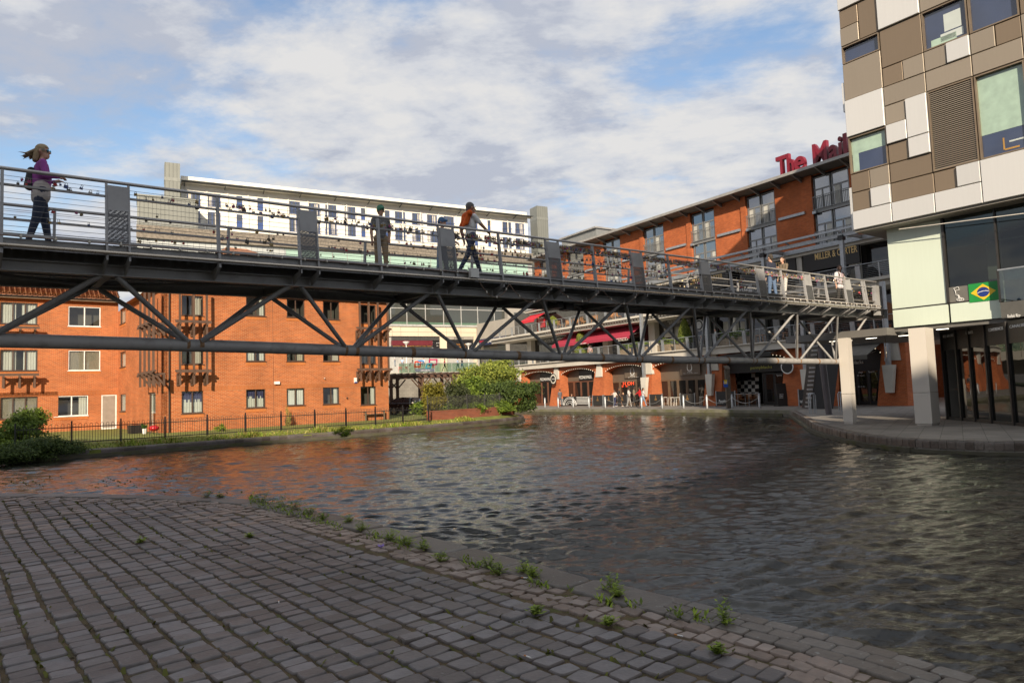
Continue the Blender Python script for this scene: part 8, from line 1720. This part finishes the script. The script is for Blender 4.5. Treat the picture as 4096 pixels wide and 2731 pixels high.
bwind = pm('black_canvas', (0.022,0.021,0.021), .7)
amb = pm('bronze_emblem', (0.20,0.11,0.04), .5)
for zf, x0, x1, yb, lab in ((ZD,1072,1215,1250,'first dark windbreak right of the striped one'),(ZD,1222,1360,1250,'second dark windbreak, behind the strolling woman'),(ZD,1400,1545,1250,'third dark windbreak, behind the man in black'),(ZD,1832,2010,1250,'dark windbreak right of the man in red'),(ZE,238,445,1250,'dark windbreak in front of the bar doors')):
    t, F, L = screen(zf, x0, x1, yb, 1.12, lab, bwind); c = F.pt(L/2, .035, .55); mb = MB(); R = F.d; mb.prism([c+R*(x*.16)+Vector((0,0,y*.35)) for x, y in ((-1,0),(1,0),(.9,.4),(.3,.7),(.25,1.3),(-.25,1.3),(-.3,.7),(-.9,.4))], F.n*.01); mb.build('emblem', amb, t)
for zf, x0, x1, yb, lab in ((ZE,720,985,1252,'black pub windbreak with white script left of the post'),(ZE,1820,1930,1255,'black pub windbreak with white script at the stair pier')):
    t, F, L = screen(zf, x0, x1, yb, 1.25, lab, bwind); a = zf(x0+(x1-x0)*.12, yb-48); b = zf(x0+(x1-x0)*.62, yb-58); text('Pennyblacks', F, a[0], (a[1], b[1]), b[0], 12, .045, white_t, t, shear=.35)
t, F, L = screen(ZD, 540, 1040, 1245, 1.05, 'black windbreak with white stripes and an arched emblem', bwind)
for k in range(6): mb = MB(); z = .22+k*.14; mb.box(F, .1, L*.30, .032, .04, z, z+.055); mb.box(F, L*.66, L-.1, .032, .04, z, z+.055); mb.build('white_stripe', white_t, t)
for r_ in (.95,.78,.5,.3): mb = MB(); mb.path([F.pt(L*.48+r_*1.25*math.cos(q), .04, .1+r_*.9*math.sin(q)) for q in np.linspace(0, math.pi, 14)], .035 if r_ > .6 else .025, 5); mb.build('white_arch', white_t, t)
def chair_geo(h=.46, back=.85, w=.2, col=None, arms=False):
    parts = []
    for sx in (-1,1):
        for sy in (-1,1): mb = MB(); mb.tube((sx*w,sy*w,0), (sx*w*.9,sy*w*.85,h), .013); parts.append(('leg', mb))
    mb = MB(); mb.abox(-w,w,-w,w,h,h+.03); parts.append(('seat', mb))
    if back:
        mb = MB(); mb.tube((-w,w,h), (-w,w*1.3,back), .013); mb.tube((w,w,h), (w,w*1.3,back), .013); mb.tube((-w,w*1.3,back), (w,w*1.3,back), .013); parts.append(('back_frame', mb)); mb = MB()
        for k in range(3): z = h+.14+k*.11; mb.abox(-w,w,w*1.12,w*1.2,z,z+.06)
        parts.append(('back_slats', mb))
    return parts
def seat(q, rot, parts, mat, name, label, cat, group):
    t = thing(name, label, cat, q, group); t.rotation_euler = (0,0,rot)
    for nm, mb in parts: o = bpy.data.objects.new(nm, mb.mesh(nm, mat)); COL.objects.link(o); o.parent = t
    return t
def table(q, mat, name, label, h=.73, w=.36, group=None, round_=False, bar=False):
    t = thing(name, label, 'table', q, group); mb = MB(); mb.abox(q.x-w,q.x+w,q.y-w,q.y+w,q.z+h,q.z+h+.035); mb.build('table_top', mat, t)
    for sx in (-1,1):
        for sy in (-1,1): mb = MB(); mb.tube((q.x+sx*w*.9,q.y+sy*w*.9,q.z), (q.x-sx*w*.8*(0 if bar else 1)+sx*w*.85*(1 if bar else 0),q.y+sy*w*.9,q.z+h), .014); mb.build('leg', mat, t)
    return t
wm = pm('white_cafe_metal', (0.70,0.68,0.64), .45); cg = chair_geo()
for k, (x, y) in enumerate(((350,1225),(400,1228),(470,1232),(330,1235),(1008,1240),(1055,1238),(130,1225),(185,1230))):
    q = on_z(*ZD(x, y)); q.z = .012
    if k in (1, 2, 5, 6): table(q, wm, 'cafe_table', ('','small white folding table at the left pizza arch','small white folding table beside the left bollard','','','small white table right of the striped windbreak','small white table partly behind the overhanging bush')[k], group='white cafe tables')
    else: seat(q, 1.2*k, cg, wm, 'cafe_chair', {0:'white folding chair left of the pizza doors',3:'white folding chair nearest the left arch pier',4:'white folding chair beside the striped windbreak',7:'white folding chair partly behind the overhanging bush'}[k], 'chair', 'white folding chairs')
sg_ = chair_geo(.76, 0, .17)
for k, (x, y) in enumerate(((40,1240),(115,1245),(155,1247),(212,1245),(530,1245),(560,1240))): q = on_z(*ZE(x, y)); q.z = .012; seat(q, .4*k, sg_, wm, 'bar_stool', '%s white bar stool from the left outside the cocktail bar' % ('first','second','third','fourth','fifth','sixth')[k], 'stool', 'white bar stools')
wt = pm('bar_table_wood', (0.30,0.22,0.14), .6)
for k, (x, y) in enumerate(((85,1225),(295,1225),(530,1222))): q = on_z(*ZE(x, y)); q.z = .012; table(q, wt, 'bar_table', 'high bar table, the %s one outside the cocktail bar' % ('left','middle','right')[k], 1.08, .45, 'high bar tables', bar=True)
tan_ = pm('tan_leather', (0.30,0.13,0.05), .5); dc = chair_geo(.47,.92,.24)
for k, (x, y) in enumerate(((1040,1235),(1075,1225),(1190,1235),(1240,1232))): q = on_z(*ZE(x, y)); q.z = .012; seat(q, 1.1*k, dc, tan_, 'pub_chair', '%s tan leather chair from the left at the pub tables' % ('first','second','third','fourth')[k], 'chair', 'tan pub chairs')
for k, (x, y) in enumerate(((1060,1250),(1210,1250))): q = on_z(*ZE(x, y)); q.z = .012; table(q, steel, 'pub_table', 'high dark pub table, the %s of the two' % ('left','right')[k], .98, .5, 'pub tables', bar=True)
# wooden mooring post with the blue notice
q = on_z(*ZE(890,1278)); t = thing('notice_post', 'weathered wooden post with a blue notice board on the quay edge', 'post', q); wood = pm('old_post_wood', (0.10,0.08,0.06), .9, 0, .3, 6, .4, 20); mb = MB(); mb.abox(q.x-.17,q.x+.17,q.y-.15,q.y+.15,0,2.95); mb.prism([(q.x-.19,q.y-.17,2.95),(q.x+.19,q.y-.17,2.95),(q.x+.19,q.y+.17,3.2),(q.x-.19,q.y+.17,3.2)], (0,0,.06)); mb.build('post', wood, t)
NB = Frame((q.x, q.y-.2), 90); r = zr(NB, ZE, 815, 905, 872, 995, 0); mb = MB(); mb.box(NB, r[0], r[1], -.03, 0, r[2], r[3]); mb.build('notice', pm('notice_blue', (0.01,0.08,0.42), .4), t); mb = MB(); mb.box(NB, (r[0]+r[1])/2-.12, (r[0]+r[1])/2+.12, 0, .01, r[2]+.25, r[2]+.55); mb.build('notice_symbol', pm('notice_yellow', (0.7,0.5,0.02), .5), t); a = ZE(820,932); b = ZE(862,932); text('Water', NB, a[0], a[1], b[0], 3.4, .012, white_t, t); a = ZE(820,946); b = ZE(866,946); text('Bus Stop', NB, a[0], a[1], b[0], 3, .012, white_t, t)
q = on_z(*ZE(1590,1248)); AB = Frame((q.x, q.y), 80); t = thing('pavement_sign', 'black A-board with white lettering outside the pub', 'sign', q); mb = MB(); mb.hexa([AB.pt(-.42,.25,0),AB.pt(.42,.25,0),AB.pt(.42,.20,0),AB.pt(-.42,.20,0),AB.pt(-.42,.05,1.75),AB.pt(.42,.05,1.75),AB.pt(.42,.0,1.75),AB.pt(-.42,.0,1.75)]); mb.build('board', black_f, t); mb = MB(); mb.box(AB, -.5, .5, -.3, .3, .012, .1); mb.build('base', bwind, t)
for k, s in enumerate(('WATCH','LIVE SPORT','HERE!')): a = ZE(1562,1098+22*k); b = ZE(1612,1098+22*k); text(s, AB, a[0], a[1], b[0], 4, .26, white_t, t)
# rattan chairs on the upper terrace
rat = pm('rattan', (0.42,0.20,0.07), .7); rc = chair_geo(.45,.95,.25)
for k, x in enumerate((640,690,745,800,850,905,960,1040,1090,1250,1310,1360)): u = ML.uz(*ZD(x, 150-.13*(x-700)), -1.2)[0]; seat(ML.pt(u, -1.2-.5*(k % 2), S2T), 2.2+k, rc, rat, 'rattan_chair', '%s rattan chair from the left on the upper terrace' % ('first','second','third','fourth','fifth','sixth','seventh','eighth','ninth','tenth','eleventh','twelfth')[k], 'chair', 'rattan chairs on the upper terrace')
for k, (x, y) in enumerate(((75,500),(525,480),(1280,410),(1345,405),(1500,390),(1640,370))): u = ML.uz(*ZE(x, y), -.7)[0]; seat(ML.pt(u, -.7, SLT), .5+k, cg if k < 2 else sg_, wm if k < 2 else rat, 'terrace_chair', ('white metal chair at the left of the terrace bar','white metal chair by the round bar sign','brown stool beside the terrace planters','second brown stool on the terrace','third brown stool behind the railing','brown stool at the right of the terrace')[k], 'chair', 'seats along the lower terrace')
for k, x in enumerate((300,395,500,540,690)): u = SHOP.uz(*ZC(x, 795), 7+.3*k)[0]; seat(SHOP.pt(u, 7+.3*k, 5.3), k, dc, pm('red_cafe_chair', (0.5,0.03,0.015), .5), 'red_chair', '%s red cafe chair from the left on the plaza' % ('first','second','third','fourth','fifth')[k], 'chair', 'red cafe chairs on the plaza')
# folded parasol on the terrace
u = ML.uz(*ZE(975,300), -1.2)[0]; q = ML.pt(u, -1.2, SLT); t = thing('folded_parasol', 'folded cream parasol standing on the lower terrace', 'parasol', q); mb = MB(); mb.tube(q, q+Vector((0,0,3.1)), .03); mb.build('pole', wt, t); mb = MB(); mb.lathe(q+Vector((0,0,.9)), [(.22,0),(.26,.25),(.15,1.4),(.05,2.1)], 10); mb.build('canopy', blind, t)
# --- dark car parked behind the flats
def car():
    a = on_Y(*ZR(275,1045), 60.5); z0 = .17; L = 4.4; hd_ = math.radians(-24); t = thing('parked_car', 'glossy black hatchback parked under the pergola behind the railing', 'car', (a.x+1.55, 60.5, z0)); t.rotation_euler = (0,0,hd_); paint = pm('black_car_paint', (0.012,0.012,0.016), .12, 0, .05, spec=.8); gl = glassmat('car_glass', (0.02,0.03,0.04), .03, 1.0); tyre = pm('tyre', (0.015,0.015,0.015), .8); alloy = pm('alloy', (0.5,0.5,0.5), .3, .8)
    W = .92; low = [(-2.2,.35),(-2.22,.75),(-2.05,.98),(-1.75,1.02),(.75,.98),(1.55,.86),(2.05,.72),(2.2,.5),(2.18,.3)]; mb = MB(); n = len(low)
    for s in (-1, 1): pass
    vs = []; 
    for y, k in ((-W,1.0),(-W*.97,1.02),(W*.97,1.02),(W,1.0)):
        for x, z in low: vs.append((x*(1.0 if abs(y) < W else .985), y, .28+(z-.28)*(k if abs(y) < W else .985)))
    fs = [(k*n+i, k*n+(i+1) % n, (k+1)*n+(i+1) % n, (k+1)*n+i) for k in range(3) for i in range(n)] + [tuple(range(n-1,-1,-1)), tuple(range(3*n, 4*n))]; mb.add(vs, fs); child(t, mb, 'body', paint)
    cab = [(-1.95,.98),(-1.35,1.46),(-.6,1.54),(.1,1.48),(.95,.97)]; mb = MB(); nb = len(cab); vs = [(x, s*(W*.93 if z < 1.1 else W*.72), z) for s in (-1,1) for x, z in cab]; mb.add(vs, [(i, i+1, nb+i+1, nb+i) for i in (0,3)] + [tuple(range(nb-1,-1,-1)), tuple(range(nb, 2*nb))], 1); mb.add(vs, [(i, i+1, nb+i+1, nb+i) for i in (1,2)], 0); child(t, mb, 'cabin', [paint, gl])
    mb = MB()
    for s in (-1,1):
        for x0, z0_, x1, z1_ in ((-.62,.97,-.5,1.53),(-1.45,.97,-1.3,1.42),(.93,.97,.12,1.47),(-1.95,.97,-1.36,1.45)): mb.hexa([(x0-.03,s*W*.94,z0_),(x0+.04,s*W*.94,z0_),(x0+.04,s*W*.92,z0_),(x0-.03,s*W*.92,z0_),(x1-.03,s*W*.735,z1_),(x1+.04,s*W*.735,z1_),(x1+.04,s*W*.715,z1_),(x1-.03,s*W*.715,z1_)])
    child(t, mb, 'pillars', paint)
    for x in (-1.38, 1.36):
        for s in (-1, 1):
            mb = MB(); mb.tube((x, s*(W-.2), .33), (x, s*(W+.01), .33), .33, n=20); w = child(t, mb, 'wheel', tyre); mb = MB(); mb.tube((x, s*(W+.011), .33), (x, s*(W+.02), .33), .22, n=10); o = bpy.data.objects.new('rim', mb.mesh('rim', alloy)); COL.objects.link(o); o.parent = w
    for s in (-1, 1): mb = MB(); mb.ball((2.02, s*.68, .70), .12, .2, .09, 8, 6); child(t, mb, 'headlight', pm('headlamp', (0.6,0.6,0.6), .1)); mb = MB(); mb.ball((.62, s*(W+.08), 1.02), .1, .1, .08, 8, 6); child(t, mb, 'wing_mirror', pm('mirror_shell', (0.5,0.45,0.4), .3))
    for s in (-1, 1):
        for x in (-.9, .25): mb = MB(); mb.abox(x-.09, x+.09, s*W*1.0-.01, s*W*1.0+.015, .86, .89); child(t, mb, 'door_handle', alloy)
car()
# --- weeds and litter on the near quay
wr_ = np.random.default_rng(77)
def inner(px, py): p = on_z(px, py, NQ); return p
spots = [(1050,2010,.16),(1120,2030,.13),(1180,2040,.12),(1240,2060,.10),(1290,2082,.10),(1395,2090,.10),(1450,2120,.09),(1560,2160,.11),(1620,2180,.10),(1690,2200,.09),(1760,2245,.10),(1960,2275,.11),(1995,2300,.09),(2100,2290,.10),(2130,2310,.08),(2445,2360,.11),(2470,2390,.07),(2900,2500,.13),(830,1990,.10),(880,1992,.08),(2145,2455,.05),(2430,2500,.05),(1000,2150,.05),(560,2170,.05),(2870,2615,.05)]
def weed(q, h, seed, label, mat):
    t = thing('edge_weed', label, 'weed', q, 'weeds along the near quay edge'); r = random.Random(seed); mb = MB()
    for k in range(26):
        a = r.uniform(0, 6.28); rr_ = r.uniform(.1, 1)*h*.8; z = h*r.uniform(.25, 1.0)*(1-.4*rr_/(h*.8)); tip = Vector((math.cos(a)*rr_, math.sin(a)*rr_, z)); mb.tube((tip.x*.1, tip.y*.1, 0), tip, .0018, .0012, 3, 0, False)
        for j in range(4): f = .45+.18*j; p = tip*f; b = r.uniform(0, 6.28); L = .012+.018*r.random(); d = Vector((math.cos(b), math.sin(b), r.uniform(-.1,.6))).normalized(); s = Vector((-d.y, d.x, 0))*L*.45; mb.add([p, p+d*L+s, p+d*L*2, p+d*L-s], [(0,1,2,3)])
    o = bpy.data.objects.new('leaves', mb.mesh('leaves', mat)); COL.objects.link(o); o.parent = t
ordn = ['%s weed from the left along the near coping' % w for w in ('third','fourth','fifth','sixth','seventh','eighth','ninth','tenth','eleventh','twelfth','thirteenth','fourteenth','fifteenth','sixteenth','seventeenth')]
lab2 = ordn + ['bright weed near the brick pavers','small weed beside the brick pavers','upright weed between setts and brick coping','leftmost weed on the far coping','second weed on the far coping','tiny weed among the setts in the middle','tiny weed among the setts to the right','small moss tuft in a sett joint','small moss tuft in a joint further left','small grass tuft by the brick coping']
for k, (x, y, h) in enumerate(spots): weed(inner(x, y), h*(2.0 if k < 4 else 1.5), 100+k, lab2[k], weedm)
mb = MB(); r = np.random.default_rng(18)      # low spreading growth along the back of the coping
for k in range(1500):
    x = 1000+1900*r.random()**1.7; y0 = np.interp(x, [1000,1400,1735,2300,2800,3350], [2000,2125,2212,2385,2480,2680]); p = on_z(x, y0+r.normal(0,10), NQ); c = math.sin(x*.021)+math.sin(x*.047+1)
    if c < .25 and x > 1300: continue
    a = r.uniform(0, 6.28); L = .010+.016*r.random(); d = Vector((math.cos(a), math.sin(a), .9)); sd_ = Vector((-d.y, d.x, 0))*L*.5; q = Vector((p.x, p.y, NQ-.02+.05*r.random())); mb.add([q, q+d*L+sd_, q+d*L*2.2, q+d*L-sd_], [(0,1,2,3)])
o = mb.build('coping_weeds', weedm); tag(o, 'low weeds spreading along the back of the near coping stones', 'weeds', None, 'stuff')
mb = MB(); r = np.random.default_rng(8)       # moss cushions and seedlings in the joints
for k in range(5200):
    i = r.integers(-1, 60); s = r.uniform(-16, 6); p = org+SD*s+SN*(-.36-.196*(i+.5)+.05*math.sin(s*.55+i*.13)+.03*math.sin(s*1.3+i*.4)+r.normal(0,.012))
    if p.y < 3.6 or not in_view((p.x, p.y, NQ), 30) or seg_dist(edge, p.x, p.y) < .4 or math.sin(p.x*1.1+i*.7)+math.sin(p.y*1.7) < -.1: continue
    a = r.uniform(0, 6.28); L = .008+.018*r.random(); d = Vector((math.cos(a), math.sin(a), .6)); q = Vector((p.x, p.y, NQ-.018)); sd_ = Vector((-d.y, d.x, 0))*L*.8; mb.add([q-sd_, q+sd_, q+d*L*1.6+sd_*.5+Vector((0,0,.012)), q+d*L*1.6-sd_*.5+Vector((0,0,.012))], [(0,1,2,3)])
o = mb.build('joint_moss', leafmat('moss_leaf', (0.05,0.05,0.01), (0.14,0.15,0.02))); tag(o, 'moss and seedlings growing in the joints of the stone setts', 'moss', None, 'stuff')
q = on_z(1525,2190,NQ); mb = MB(); rp = random.Random(5)
for k in range(5): a = 1.26*k; d = Vector((math.cos(a), math.sin(a), .7)); s = Vector((-d.y, d.x, 0)); mb.add([q, q+d*.03+s*.02, q+d*.055, q+d*.03-s*.02], [(0,1,2,3)], 0, True)
centred(mb, 'fallen_flower', leafmat('violet_petal', (0.25,0.16,0.5), (0.38,0.28,0.62)), 'single violet flower lying on the setts', 'flower')
for k, (x, y) in enumerate(((1115,2408),(2110,2628),(2715,2543),(2098,2312))): q = on_z(x, y, NQ+.004); a = rp.uniform(0, 3.1); d = Vector((math.cos(a), math.sin(a), 0))*.03; t = thing('cigarette_end', 'cigarette end on the setts, %s' % ('left of the middle','right of the middle','near the brick coping','beside the bright edge weed')[k], 'litter', q, 'cigarette ends on the setts'); mb = MB(); mb.tube(q-d+Vector((0,0,.006)), q+d*.3+Vector((0,0,.006)), .005, n=6); mb.build('paper', white_p, t); mb = MB(); mb.tube(q+d*.3+Vector((0,0,.006)), q+d+Vector((0,0,.006)), .0052, n=6); mb.build('filter', pm('filter_orange', (0.55,0.22,0.05), .8), t)
